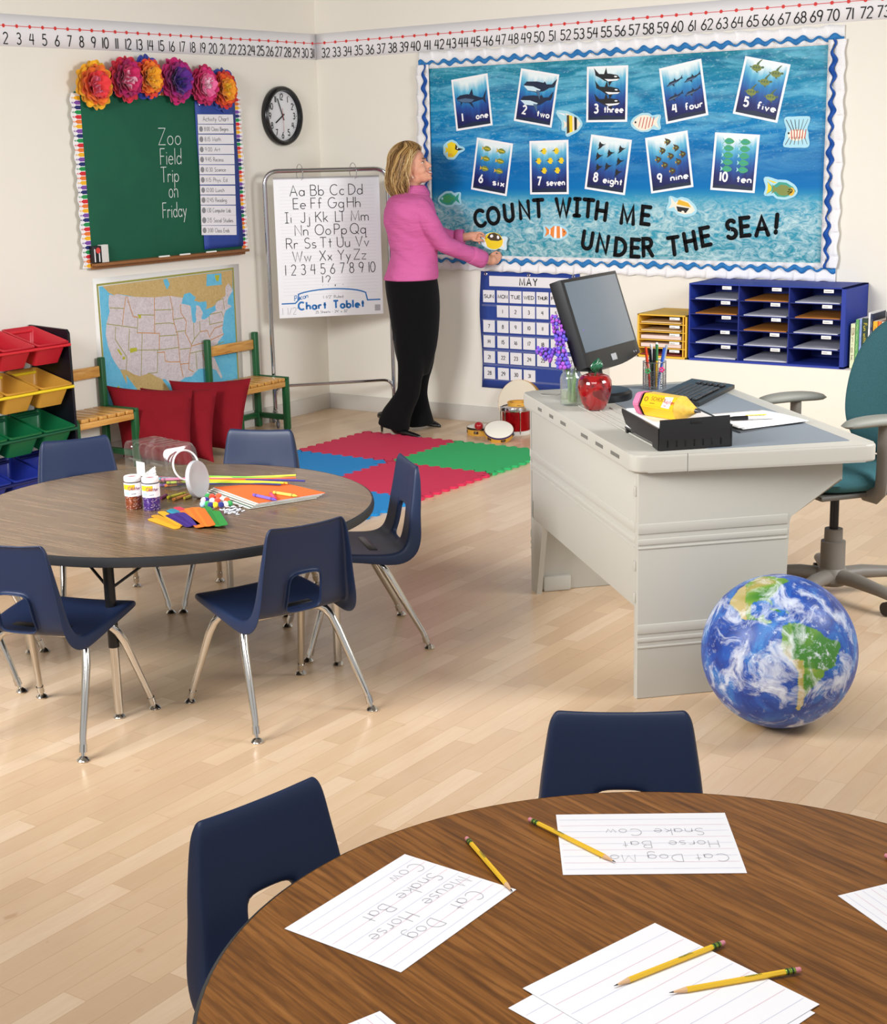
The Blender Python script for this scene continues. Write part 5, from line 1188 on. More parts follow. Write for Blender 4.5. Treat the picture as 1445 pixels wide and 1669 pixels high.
bm = BM(); box(bm, (.0, .024, .0008), (.04, .024, .002), bev=.0006); obj('badge_plate', bm, mat('badge_silver', 'B9BDC2', .3, .6), mon)
bm = BM()
for k in range(2): lathe(bm, [(0, .0025), (.004, .002), (.0045, 0)], 12, 0, Matrix.Translation((.165 + .018 * k, .022, 0)))
obj('button', bm, mat('button_grey', '77797C', .4), mon)
inv = MM.inverted(); bc = on_z(976, 645, .775)
bm = BM(); lathe(bm, [(0, .766), (.118, .766), (.12, .772), (.118, .79), (.108, .798), (0, .8)], 48, 0, inv @ Matrix.Translation((bc.x, bc.y, 0))); obj('round_base', bm, MON, mon, angle=35)
bm = BM(); tube(bm, [(bc.x, bc.y, .79), (bc.x - .02, bc.y, .88), (mb.x - .075, mb.y, 1.0), (mb.x - .075, mb.y, 1.04)], .033, 14, 0, inv, squash=(1, .7)); obj('neck', bm, MON, mon)
# ---- keyboard
ka, kb = on_z(1139, 659, .775), on_z(1188, 634, .775); kx = (kb - ka).normalized(); ky = Vector((-kx.y, kx.x, 0)); kz_ = .16; KL = .43
kc = ka + kx * .0
KBM = Matrix(((kx.x, ky.x, 0, ka.x), (kx.y, ky.y, 0, ka.y), (0, 0, 1, DT + .0015), (0, 0, 0, 1)))
kbd = thing('keyboard', 'black computer keyboard behind the big yellow pencil', 'keyboard', M=KBM)
bm = BM(); prism(bm, [(0, .0), (.165, 0), (.165, .03), (.02, .017), (0, .014)], 0, KL, 0, Matrix(((0, 0, 1, 0), (1, 0, 0, 0), (0, 1, 0, 0), (0, 0, 0, 1)))); obj('case', bm, MON, kbd, angle=30, recalc=True)
KEY = mat('key_black', '2B2D31', .35); tl = math.atan2(.013, .145); keyn = 0
for r_ in range(6):
    for k in range(15):
        if r_ == 0 and 3 < k < 11: continue
        w = .0165
        bm = BM(); box(bm, (.02 + k * .0185 + .0185 * .5 + (.0 if r_ else 0), .026 + r_ * .0205, .0215 + .0018 * r_ * .9), (w, .017, .007), bev=.0016, seg=1); obj('key', bm, KEY, kbd); keyn += 1
bm = BM(); box(bm, (.02 + 7.5 * .0185, .026, .022), (.118, .016, .007), bev=.0016, seg=1); obj('space_bar', bm, KEY, kbd)
for r_ in range(5):
    bm = BM()
    box(bm, (.36, .026 + r_ * .0215, .0225 + .0016 * r_), (.055, .015, .007), bev=.0016, seg=1); obj('keypad_row', bm, KEY, kbd)
# ---- mason jar with grape hyacinths
def clear_glass(name, col='FFFFFF', al=.16, k=.42):
    g = NT(name, rough=.05, spec=.6); t = g.t; out = [x for x in t.nodes if x.type == 'OUTPUT_MATERIAL'][0]
    g.b.inputs['Base Color'].default_value = (*hexc(col), 1)
    tr_ = g.n('BsdfTransparent'); tr_.inputs[0].default_value = (.95, .96, .955, 1); gl_ = g.n('BsdfGlossy'); gl_.inputs['Roughness'].default_value = .06
    fr = g.n('LayerWeight'); fr.inputs['Blend'].default_value = .35
    f3 = g.math('POWER', fr.outputs['Facing'], 2.5)
    m1 = g.n('MixShader'); g.l(g.math('ADD', g.math('MULTIPLY', f3, k * 1.3), .07), m1.inputs[0]); g.l(tr_.outputs[0], m1.inputs[1]); g.l(gl_.outputs[0], m1.inputs[2])
    m2 = g.n('MixShader'); g.l(g.math('ADD', g.math('MULTIPLY', f3, k * .5), al * .5), m2.inputs[0]); g.l(m1.outputs[0], m2.inputs[1]); g.l(g.b.outputs[0], m2.inputs[2])
    g.l(m2.outputs[0], out.inputs['Surface'])
    return g.m
GLASS = clear_glass('jar_glass', 'E9F1EE', .10)
vp_ = on_z(931, 660, DT); jar = thing('mason_jar', 'clear glass mason jar with purple hyacinths on the desk corner', 'jar', (vp_.x, vp_.y, DT + .001))
bm = BM(); lathe(bm, [(0, .001), (.034, .001), (.039, .006), (.04, .03), (.04, .095), (.036, .108), (.03, .114), (.03, .118), (.033, .12), (.03, .123), (.033, .127), (.03, .131), (.031, .137), (.028, .137), (.0275, .116), (.034, .106), (.0375, .094), (.0375, .008), (0, .006)], 36); obj('glass_wall', bm, GLASS, jar, angle=50)
bm = BM(); lathe(bm, [(0, .007), (.037, .008), (.0372, .05), (0, .05)], 32); obj('water', bm, mat('jar_water', 'B9C78A', .05, alpha=.22), jar)
STEM = mat('stem_green', '5E8A34', .5); LEAF = mat('leaf_green', '55852F', .45); PURP = [mat('hyacinth_violet', '7446BC', .5), mat('hyacinth_magenta', '9A4AB8', .5), mat('hyacinth_blue', '5A52C2', .5)]
rnd = random.Random(3)
JB = Vector((vp_.x, vp_.y, DT))
camR = Vector((.826, .563, 0)).normalized(); camA = Vector((-.568, .823, 0)).normalized()
def floret_pt(px, py, depth=0.0):
    r = ray(px, py); o = JB + camA * depth; t = (o - EYE).dot(camA) / r.dot(camA); return EYE + r * t
spikes = [((902, 516), (916, 556), .01, 'tallest purple hyacinth leaning left in the jar'), ((876, 571), (899, 579), -.01, 'purple hyacinth drooping far left from the jar'), ((912, 554), (918, 597), -.03, 'purple hyacinth at the front of the jar'), ((945, 540), (951, 585), .02, 'purple hyacinth at the right of the jar before the monitor')]
for k, (tp, bt, dp, lab) in enumerate(spikes):
    T_, B_ = floret_pt(*tp, dp), floret_pt(*bt, dp); foot = JB + Vector((rnd.uniform(-.015, .015), rnd.uniform(-.015, .015), .012)); lip = JB + Vector(((B_.x - JB.x) * .25, (B_.y - JB.y) * .25, .13)).copy()
    lip = Vector((JB.x + max(-.02, min(.02, (B_.x - JB.x) * .4)), JB.y + max(-.02, min(.02, (B_.y - JB.y) * .4)), DT + .14))
    t = thing('hyacinth', lab, 'flower', tuple(foot), group='hyacinths in the jar')
    path = []
    P0, P1, P2, P3 = foot, lip, B_, T_
    for i in range(9): s = i / 8; path.append(P0 * (1 - s) ** 2 + lip * 2 * s * (1 - s) + B_ * s * s if k != 1 else P0 * (1 - s) ** 3 + (JB + Vector((0, 0, .1))) * 3 * s * (1 - s) ** 2 + (JB + Vector((0, 0, .19)) + (B_ - JB) * .25) * 3 * s * s * (1 - s) + B_ * s ** 3)
    path.append(T_)
    bm = BM(); tube(bm, [p - foot for p in path], .0026, 8); obj('stem', bm, STEM, t)
    ax = (T_ - B_); L = ax.length; ax.normalize(); a_, b_ = frame_of(ax)
    bm = BM(); n = int(L / .0125) + 1
    for i in range(n):
        f_ = i / max(1, n - 1); rad = .0205 * (1 - .5 * f_); m_ = max(4, int(9 * (1 - .5 * f_)))
        for j in range(m_):
            an = 2 * pi * j / m_ + i * .5; pos = B_ + ax * (L * f_) + (a_ * cos(an) + b_ * sin(an)) * rad * rnd.uniform(.85, 1.1) + ax * rnd.uniform(-.003, .003) - foot
            ball(bm, (0, 0, 0), .0074 * (1 - .25 * f_), rnd.choice((0, 0, 1, 2)), Matrix.Translation(pos), 8, 6, (1, 1, 1.15))
    ball(bm, (0, 0, 0), .006, 1, Matrix.Translation(T_ - foot), 8, 6)
    bl = obj('blossom_spike', bm, PURP, t); bl['kind'] = 'stuff'
for k, (tp, wd) in enumerate((((956, 566), .012), ((942, 590), .011), ((921, 585), .010))):
    T_ = floret_pt(*tp, .02 - .02 * k); foot = JB + Vector((.01 - .01 * k, .008 * k - .01, .012))
    bm = BM(); mid = Vector((JB.x, JB.y, DT + .13)) + (T_ - JB) * .15; mid.z = DT + .13
    def leaf(u, v, T_=T_, foot=foot, mid=mid, wd=wd):
        p = foot * (1 - v) ** 2 + mid * 2 * v * (1 - v) + T_ * v * v - foot; return p + camR * (u - .5) * wd * (1 - v ** 3) + camA * (abs(u - .5) * .006)
    grid(bm, leaf, 4, 14); o = obj('hyacinth_leaf', bm, LEAF, angle=80, solid=.001); o.location = foot; tag(o, ('rightmost', 'middle', 'leftmost')[k] + ' long green hyacinth leaf standing in the mason jar', 'leaf', 'leaves in the jar')
# ---- glass apple
ap = on_z(969, 668, DT); apple = thing('glass_apple', 'translucent red apple ornament with green leaf on the desk', 'apple ornament', (ap.x, ap.y, DT + .001))
REDG = NT('red_glass', rough=.06, spec=.7, coat=.6); REDG.b.inputs['Base Color'].default_value = (*hexc('8E0A10'), 1)
REDG.color(REDG.mix(REDG.ramp(REDG.noise(REDG.coord('Object'), 26, 2, .5, .3), [(.42, (0, 0, 0)), (.5, (1, 1, 1))]), '6E060A', 'A81016')); REDG.b.inputs['Transmission Weight'].default_value = .35; REDG = REDG.m
bm = BM(); lathe(bm, [(0, .008), (.012, .003), (.026, .0), (.034, .004), (.046, .026), (.056, .056), (.0595, .082), (.057, .102), (.048, .117), (.034, .123), (.02, .12), (.01, .112), (0, .106)], 40); obj('apple_body', bm, REDG, apple, angle=60)
bm = BM(); tube(bm, [(0, 0, .105), (.002, 0, .125), (.006, .004, .138)], .004, 8); obj('stem', bm, mat('twig', '2E3A22', .5), apple)
GG = mat('green_glass', '1E5A3C', .12, coat=.5, var=.5, vscale=120)
bm = BM()
def lf(u, v): return Vector((0, 0, .128)) + camR * ((u - .5) * .042 * sin(pi * min(1, v * .95 + .05)) + .012 * v) + Vector((0, 0, .05 * v)) + camA * (-.012 * sin(pi * v) + .012 * abs(u - .5) + .004 * sin(u * 20) * sin(v * 14))
grid(bm, lf, 10, 10); obj('leaf', bm, GG, apple, angle=80, solid=.003)
# ---- wire pencil cup
pc_ = on_z(1066, 633, DT); cup = thing('wire_pencil_cup', 'round wire mesh cup holding pens in front of the sorters', 'pencil cup', (pc_.x, pc_.y, DT + .0015))
WIRE = mat('cup_wire', 'B9BABD', .2, 1.0)
bm = BM(); R_c, H_c = .043, .1
for z in [.002 + .006 * k for k in range(12)] + [H_c]: tube(bm, [(R_c * cos(2 * pi * i / 28), R_c * sin(2 * pi * i / 28), z) for i in range(28)], .0011 if z < H_c else .002, 6, closed=True)
for k in range(22): a = 2 * pi * k / 22; cyl(bm, (R_c * cos(a), R_c * sin(a), 0), (R_c * cos(a), R_c * sin(a), H_c), .0011, 6)
lathe(bm, [(0, .0015), (R_c, .0015)], 28); obj('wire_mesh', bm, WIRE, cup)
for k, (a, h, nm) in enumerate(((-2.6, 'E23A7C', 'pink'), (-1.2, '3FA05A', 'green'))):
    q_ = camR * (.02 if k == 0 else -.032) - camA * (R_c + .003) + Vector((0, 0, .075 - .004 * k))
    bm = BM()
    for i in range(5): ball(bm, (0, 0, 0), .0045, 0, Matrix.Translation(q_ + camR * .007 * cos(i * 1.256) + Vector((0, 0, .007 * sin(i * 1.256)))), 8, 6)
    obj('flower_charm', bm, mat('charm_' + nm, h, .4), cup)
for k, (dx, dy, ln, lean, h, hc, nm) in enumerate([(-.026, .0, .15, -.05, 'D8431E', 'D8431E', 'orange marker pen'), (-.012, .012, .14, -.03, '1C1C20', '1C1C20', 'black pen'), (-.004, -.008, .145, .0, '2A2A2E', '111113', 'thick black marker pen'), (.006, .014, .165, .02, 'E8E8EA', 'F0EDE6', 'white pen'), (.012, -.004, .16, -.03, 'E6B422', '3A7A4A', 'yellow pencil'), (.02, .004, .145, .1, '2A56B8', '2A56B8', 'blue pen'), (.027, .012, .155, .12, 'C9CDD4', '9AA0AA', 'silver pen'), (.002, .02, .158, -.08, '2E8A56', 'E8E8EA', 'green pen')]):
    t = thing('pen', nm + ' standing in the wire mesh cup', 'pen', tuple(Vector((pc_.x, pc_.y, DT + .006)) + camR * dx * .6 + camA * dy * .6), group='pens in the wire cup')
    top_ = camR * (dx * .4 + lean * .16) + camA * dy * .4 + Vector((0, 0, ln))
    bm = BM(); tube(bm, [(0, 0, 0), top_ * .62], .0046, 10); obj('barrel', bm, mat('pen_' + h, h, .3), t)
    bm = BM(); tube(bm, [top_ * .62, top_ * .985, top_], [.0054, .0052, .003], 10); obj('cap', bm, mat('pen_' + hc, hc, .3), t)
# ---- letter tray, paper and the big pencil
TRAYB = mat('tray_black', '1B1B1D', .38)
tr = thing('letter_tray', 'black plastic letter tray full of paper on the front of the desk', 'letter tray', M=up_frame(DP + Vector((0, 0, DT + .0015)), DRZ))
tx0, tx1, ty0, ty1 = .073, .298, .03, .36
bm = BM(); bevprism(bm, [(tx0, 0), (tx1, .0), (tx1 - .003, .096), (tx0 + .002, .092)], 0, .006, .002, Matrix.Translation((0, ty0, 0)) @ END)
for k in range(7):
    x = tx0 + .026 + k * .028; box(bm, (x, ty0 - .0065, .02), (.004, .001, .02))
obj('front_panel', bm, TRAYB, tr, angle=35)
bm = BM()
for k in range(7): box(bm, (tx0 + .026 + k * .028, ty0 - .0064, .02), (.005, .0012, .022), bev=.0004)
box(bm, (tx0 + .115, ty0 - .0064, .082), (.036, .0012, .011), bev=.0004); obj('slot_mark', bm, mat('slot_black', '0B0B0C', .6), tr)
bm = BM(); box(bm, ((tx0 + tx1) / 2, (ty0 + ty1) / 2, .014), (tx1 - tx0 - .01, ty1 - ty0, .004)); obj('tray_floor', bm, TRAYB, tr)
for s, x in ((0, tx0 - .002), (1, tx1 + .002)):
    bm = BM()
    prism(bm, [(ty0, .0), (ty0 + .05, .004), (ty0 + .05, .016), (ty0 + .22, .02), (ty0 + .3, .03), (ty1 + .01, .062), (ty1 + .012, .072), (ty0 + .2, .07), (ty0, .066)], 0, .005, 0, Matrix(((0, 0, 1, x), (1, 0, 0, 0), (0, 1, 0, 0), (0, 0, 0, 1)))); obj('side_wall', bm, TRAYB, tr, angle=35, recalc=True)
bm = BM(); box(bm, (tx1 + .008, ty0 + .03, .03), (.016, .012, .012), bev=.002); obj('stacking_peg', bm, TRAYB, tr)
for xx, yy_ in ((tx0 + .01, ty1 - .02), (tx1 - .01, ty1 - .02)):
    bm = BM(); box(bm, (xx, yy_, .006), (.014, .014, .012)); obj('foot', bm, TRAYB, tr)
ps = thing('paper_stack', 'thick stack of white paper inside the black letter tray', 'paper', M=up_frame(DP + Vector((0, 0, DT + .0185)), DRZ))
bm = BM(); box(bm, ((tx0 + tx1) / 2 - .004, (ty0 + ty1) / 2 + .01, .029), (.2, .3, .058)); obj('sheets', bm, PAPER, ps)
# giant pencil: axis found where its ends sit above the paper stack
ZP = DT + .0785 + .034
pe, pt_ = on_z(1043, 655, ZP), on_z(1142, 671, ZP); ax = (pt_ - pe); PLn = ax.length; ax.normalize(); sd = Vector((-ax.y, ax.x, 0))
gp = thing('giant_pencil', 'oversized yellow hexagonal pencil lying on the letter tray', 'giant pencil', M=Matrix(((ax.x, sd.x, 0, pe.x), (ax.y, sd.y, 0, pe.y), (0, 0, 1, ZP), (0, 0, 0, 1))))
def hexr(x, r): return [(x, r * cos(pi * k / 3), r * sin(pi * k / 3)) for k in range(6)]
def hexloft(bm, st_):
    R_ = [[bm.verts.new(p) for p in hexr(x, r)] for x, r in st_]
    for a, b in zip(R_[:-1], R_[1:]):
        for k in range(6): bm.faces.new((a[k], a[(k + 1) % 6], b[(k + 1) % 6], b[k]))
    bm.faces.new(list(reversed(R_[0]))); bm.faces.new(R_[-1])
    es = [e for e in bm.edges]; bmesh.ops.bevel(bm, geom=es, offset=.003, segments=2, affect='EDGES')
PR_ = .0405
bm = BM(); hexloft(bm, [(-.002, PR_ * .8), (0.004, PR_ * .95), (PLn * .12, PR_ * .98)]); obj('pink_eraser', bm, mat('eraser_pink', 'E07AA0', .6), gp, angle=35)
bm = BM(); hexloft(bm, [(PLn * .118, PR_ * 1.0), (PLn * .15, PR_ * 1.0)]); obj('black_band', bm, mat('band_black', '25231C', .4), gp, angle=35)
PYEL = mat('pencil_yellow', 'F2BE18', .35, coat=.25)
bm = BM(); hexloft(bm, [(PLn * .15, PR_), (PLn * .7, PR_)]); body = obj('yellow_body', bm, PYEL, gp, angle=35)
bm = BM(); tube(bm, [(PLn * .695, 0, 0), (PLn * .8, 0, 0), (PLn * .92, 0, 0)], [PR_ * .97, PR_ * .62, .009], 12); obj('sharpened_cone', bm, mat('pencil_wood', 'E9B94A', .5, var=.3, vscale=90), gp)
bm = BM(); tube(bm, [(PLn * .915, 0, 0), (PLn * .94, 0, 0), (PLn, 0, -.002)], [.008, .0065, .001], 12); obj('lead_tip', bm, mat('lead_grey', '4A4A4E', .3, .4), gp)
# printed label on the face turned to the camera (hexagon face centred at -60 or -120 degrees)
fa = radians(150 if sd.dot(camA) < 0 else -30 + 180 * 0); fa = radians(30) if sd.dot(camA) < 0 else radians(150)
fn_ = Vector((0, cos(fa), sin(fa))); fu = Vector((1, 0, 0)); fvv = fn_.cross(fu)
FMx = Matrix(((fu.x, fvv.x, fn_.x, 0), (fu.y, fvv.y, fn_.y, 0), (fu.z, fvv.z, fn_.z, 0), (0, 0, 0, 1))) @ Matrix.Translation((0, 0, PR_ * .866 + .0008))
bm = BM(); flat(bm, [(PLn * .5, -.017), (PLn * .63, -.019), (PLn * .64, .019), (PLn * .51, .017)], 0, 0, FMx)
write(bm, 'Notes', .014, .0022, PLn * .52, -.004, 1, FMx, .0004); write(bm, '~~', .008, .0015, PLn * .53, -.014, 1, FMx, .0004)
write(bm, 'SCHOOL', .012, .0016, PLn * .3, .0, 2, FMx, .0002, gap=.25); write(bm, '~~~~~', .006, .0014, PLn * .3, -.011, 2, FMx, .0002)
lathe(bm, [(.005, .0002), (.008, .0002)], 16, 2, FMx @ Matrix.Translation((PLn * .22, .002, 0)))
obj('printed_label', bm, [PAPER, mat('label_red', 'C43A34', .6), mat('label_brown', '9A6A18', .6)], body)
# ---- papers, clipboard and marker
PZ = DT + .0016
cl = [on_z(1178, 697, PZ), on_z(1206, 706, PZ), on_z(1312, 688, PZ), on_z(1232, 672, PZ)]
cc = sum(cl, Vector()) / 4
bm = BM(); prism(bm, [((p - cc).x, (p - cc).y) for p in cl], 0, .004); o = obj('clipboard', bm, mat('clipboard_grey', '55575A', .4), angle=30, loc=(cc.x, cc.y, PZ)); tag(o, 'dark grey clipboard under the loose papers on the slate desktop', 'clipboard')
def sheet(name, px4, z, h, label, m=PAPER, group=None, lift=None):
    P = [on_z(*q_, z + h) for q_ in px4]; c = sum(P, Vector()) / 4
    bm = BM(); N = 10
    def fn(u, v):
        p = (P[0] * (1 - u) + P[1] * u) * (1 - v) + (P[3] * (1 - u) + P[2] * u) * v - c
        return (p.x, p.y, 0 + (lift(u, v) if lift else 0))
    area = (P[1] - P[0]).cross(P[3] - P[0]).z
    grid(bm, fn, N, N, flip=area < 0)
    o = obj(name, bm, m, angle=60, solid=.0006); o.location = (c.x, c.y, z + h)
    tag(o, label, 'paper', group); return o, P, c
sheet('paper_sheet', [(1150, 678), (1211, 700), (1318, 686), (1240, 668)], PZ + .0045, .0035, 'white paper sheets stacked on the clipboard at the right of the desk', lift=lambda u, v: .003 * sin(3 * u) * v)
sheet('paper_sheet', [(1141, 676), (1204, 698), (1300, 683), (1225, 669)], PZ + .009, .002, 'topmost white sheet under the black and white marker')
ma, mb_ = on_z(1186, 683, PZ + .018), on_z(1262, 680, PZ + .018); ml = (mb_ - ma).length; md_ = (mb_ - ma).normalized()
mk = thing('marker', 'black capped marker with white barrel lying on papers', 'marker', M=Matrix(((md_.x, -md_.y, 0, ma.x), (md_.y, md_.x, 0, ma.y), (0, 0, 1, PZ + .0195), (0, 0, 0, 1))))
bm = BM(); tube(bm, [(0, 0, 0), (ml * .12, 0, 0), (ml * .42, 0, 0)], [.004, .0068, .0074], 14); obj('black_cap', bm, mat('marker_black', '151517', .35), mk)
bm = BM(); tube(bm, [(ml * .42, 0, 0), (ml * .98, 0, 0), (ml, 0, 0)], [.0066, .0066, .004], 14); br = obj('white_barrel', bm, mat('barrel_grey', 'C9C9CB', .4), mk)
bm = BM(); fx_ = Matrix.Translation((ml * .46, 0, .0068)) @ Matrix.Rotation(0, 4, 'X')
write(bm, 'Sharpie', .008, .0014, 0, -.004, 0, fx_, 0, fit=ml * .32, slant=.2); obj('print', bm, INK, br)
e_ = tag(obj('yellow_pencil_stub', (lambda b: (tube(b, [(0, 0, 0), (.07, .0, 0)], .0035, 6), b)[1])(BM()), PYEL), 'thin yellow pencil lying behind the marker', 'pencil'); e_.location = on_z(1215, 678, PZ + .016) + Vector((0, 0, 0)); e_.location.z = PZ + .016; e_.rotation_euler = (0, 0, math.atan2(md_.y, md_.x) + .1)
# ================================================================ ledge: sorters and books
LZ = .5215
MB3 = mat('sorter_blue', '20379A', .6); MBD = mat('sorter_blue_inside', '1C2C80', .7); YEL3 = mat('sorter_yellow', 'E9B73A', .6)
mx0, mx1, mzt, md0 = 2.752, 3.615, .932, -.332
SM = Matrix.Translation((mx0, 0, LZ))
so = thing('mail_sorter', 'blue fifteen slot mail sorter on the white ledge', 'mail sorter', (mx0, 0, LZ)); WW, HH, DD = mx1 - mx0, mzt - LZ, -md0; th = .007
bm = BM()
for c_, s_ in (((WW / 2, -DD / 2, HH - th / 2), (WW, DD, th)), ((WW / 2, -DD / 2, th / 2 + .0), (WW, DD, th * 2)), ((th / 2, -DD / 2, HH / 2), (th, DD, HH)), ((WW - .012, -DD / 2, HH / 2), (.024, DD, HH)), ((WW / 2, -.004, HH / 2), (WW, .006, HH))): box(bm, c_, s_, bev=.0012, seg=1)
obj('outer_case', bm, MB3, so, angle=30)
iw = (WW - .031) / 3; ih = (HH - .02) / 5
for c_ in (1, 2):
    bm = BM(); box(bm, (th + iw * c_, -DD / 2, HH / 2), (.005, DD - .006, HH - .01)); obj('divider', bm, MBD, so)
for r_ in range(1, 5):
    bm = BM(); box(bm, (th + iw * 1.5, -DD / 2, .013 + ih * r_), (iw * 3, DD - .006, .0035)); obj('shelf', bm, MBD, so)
KRAFT = mat('manila_kraft', 'B9762E', .65); GREYP = mat('pale_paper', 'C9CBD4', .65)
pat = {(0, 0): 'w', (1, 0): 'k', (2, 0): 'w', (0, 1): 'k', (1, 1): 'w', (2, 1): 'k', (1, 2): 'k', (2, 2): 'w', (0, 3): 'w', (1, 3): 'w', (2, 3): 'w', (0, 4): 'w', (1, 4): 'w'}
cn = ('left', 'middle', 'right'); rn = ('top', 'second', 'third', 'fourth', 'bottom')
for (c_, r_), k in pat.items():
    z = .015 + ih * (4 - r_); h = .008
    t = tag(obj('envelope' if k == 'k' else 'paper_stack', (lambda b: (box(b, (0, 0, h / 2), (iw * .86, DD * .9, h), bev=.0015, seg=1), b)[1])(BM()), KRAFT if k == 'k' else GREYP), ('tan envelopes' if k == 'k' else 'pale papers') + ' in the %s column, %s row of the blue mail sorter' % (cn[c_], rn[r_]), 'envelope' if k == 'k' else 'paper', 'mail in the blue sorter')
    t.location = (mx0 + th + iw * (c_ + .53), -DD * .5 - .004, LZ + z + .001); t.rotation_euler = (radians(1.5), 0, radians((c_ * 3 + r_ * 5) % 4 - 2))
for c_ in range(3):
    for r_ in range(5):
        x = th + iw * (c_ + .76 - .02 * (r_ % 2)); z = .013 + ih * (5 - r_) - .012
        bm = BM(); box(bm, (x, -DD - .0012, z), (.052, .001, .017)); lab_ = obj('name_label', bm, PAPER, so)
        bm = BM(); write(bm, '~' * (4 + (c_ + r_) % 3), .009, .0016, x - .02, z - .004, 0, Matrix(((1, 0, 0, 0), (0, 0, -1, -DD - .002), (0, 1, 0, 0), (0, 0, 0, 1))), 0); obj('scribbled_name', bm, INK, lab_)
yx0, yx1, yzt = 2.445, 2.742, .757
ys = thing('paper_sorter', 'small yellow five shelf paper sorter beside the blue sorter', 'paper sorter', (yx0, 0, LZ)); W2, H2 = yx1 - yx0, yzt - LZ
bm = BM()
for c_, s_ in (((W2 / 2, -DD / 2, H2 - .004), (W2, DD, .008)), ((W2 / 2, -DD / 2, .005), (W2, DD, .01)), ((.005, -DD / 2, H2 / 2), (.01, DD, H2)), ((W2 - .005, -DD / 2, H2 / 2), (.01, DD, H2)), ((W2 - .022, -DD / 2, H2 / 2), (.006, DD, H2 - .01)), ((W2 / 2, -.004, H2 / 2), (W2, .006, H2))): box(bm, c_, s_, bev=.001, seg=1)
obj('outer_case', bm, YEL3, ys, angle=30)
for r_ in range(1, 5):
    bm = BM(); box(bm, (W2 / 2, -DD / 2, .008 + (H2 - .016) / 5 * r_), (W2 - .02, DD - .004, .004)); obj('shelf', bm, YEL3, ys)
for r_, (h, m_) in enumerate(((.006, mat('brick_red_paper', '8A3A34', .7)), (.02, mat('pink_paper', 'E5CFC6', .7)), (.02, mat('pink_paper', 'E5CFC6', .7)), (.006, mat('cream_paper', 'E3C894', .7)), (.006, mat('cream_paper', 'E3C894', .7)))):
    z = .0105 + (H2 - .016) / 5 * r_
    t = tag(obj('paper_stack', (lambda b: (box(b, (0, 0, h / 2), (W2 - .055, DD * .9, h), bev=.001, seg=1), b)[1])(BM()), m_), ('reddish', 'pale pink', 'pale pink', 'cream', 'cream')[r_] + ' paper on the %s shelf of the yellow sorter' % ('bottom', 'fourth', 'third', 'second', 'top')[r_], 'paper', 'paper in the yellow sorter'); t.location = (yx0 + W2 / 2 - .01, -DD * .5 - .006, LZ + z + .002)
    bm = BM(); box(bm, (W2 * .76, -DD - .0012, z + (H2 - .016) / 5 - .014), (.06, .001, .014)); lab_ = obj('shelf_label', bm, PAPER, ys)
    bm = BM(); write(bm, '~~~~~', .008, .0015, W2 * .76 - .024, z + (H2 - .016) / 5 - .018, 0, Matrix(((1, 0, 0, 0), (0, 0, -1, -DD - .002), (0, 1, 0, 0), (0, 0, 0, 1))), 0); obj('scribbled_word', bm, INK, lab_)
# books
bx = on_right(1385, 560, -.31).x
books = [(1384.5, 1392, 528, 'DDE3B8', 'pale green book with Brick on its spine beside the blue sorter', 'Brick', '7A3B2E'), (1392.5, 1398, 521, '5FA35C', 'grass green book second from the blue sorter', '~~~~', 'D8E8A0'), (1398.5, 1402.5, 520, '8FA8DC', 'thin light blue book third from the blue sorter', '~~~', '2A3A7A'), (1403, 1412, 519, '1F3A2C', 'dark green book titled Fun with Nature in yellow', 'Fun with Nature', 'E8D23A'), (1412.5, 1416, 510, 'ECECEC', 'thin white book next to the dark green one', '~~~', '55555A'), (1416.5, 1420, 512, '1E2E4E', 'thin navy book beside the white spine', '~~~~', 'D8DCE8'), (1420.5, 1428, 524, 'F2B022', 'yellow book right of the navy spine', '~~~', 'B23A1E'), (1428.5, 1434, 524, 'E8722A', 'orange book beside the yellow spine', '~~~', '5A2410'), (1434.5, 1441, 525, 'F1E9D6', 'cream book titled Journeys beside the orange spine', 'JOURNEYS', '8A5A2A'), (1441.2, 1443, 508, '23252A', 'thin black book at the right edge of the picture', '', 'DDDDDD'), (1443.2, 1456, 507, 'B4CC34', 'lime green book at the right edge cut by the picture', '', '2A2A2A')]
for pa_, pb_, pt2, h, lab, ttl, hi in books:
    xa, xb = on_right(pa_, 570, -.29).x, on_right(pb_, 570, -.29).x; zt = on_right((pa_ + pb_) / 2, pt2, -.29).z - LZ; w = xb - xa - .001; dp = .2
    t = thing('book', lab, 'book', (xa, -.29, LZ + .001), group='books standing on the ledge')
    bm = BM(); box(bm, (w / 2, dp / 2, zt / 2), (w, dp, zt), bev=min(.0015, w * .2), seg=1); obj('cover', bm, mat('book_' + h, h, .5), t, angle=30)
    bm = BM(); box(bm, (w / 2, dp / 2 + .004, zt - .0005), (w * .7, dp - .006, .002)); obj('page_block', bm, PAPER, t)
    if ttl:
        bm = BM(); n_ = len(ttl); hh = min(w * .6, .022); write(bm, ttl, hh, hh * .14, -zt * .9, -w / 2 - hh * .38, 0, Matrix(((0, -1, 0, 0), (0, 0, -1, -.0008), (1, 0, 0, 0), (0, 0, 0, 1))) @ Matrix.Rotation(0, 4, 'Z') if False else Matrix(((0, 1, 0, w), (0, 0, -1, -.0008), (-1, 0, 0, 0), (0, 0, 0, 1))), 0, fit=zt * .72); obj('spine_title', bm, mat('title_' + hi, hi, .6), t)
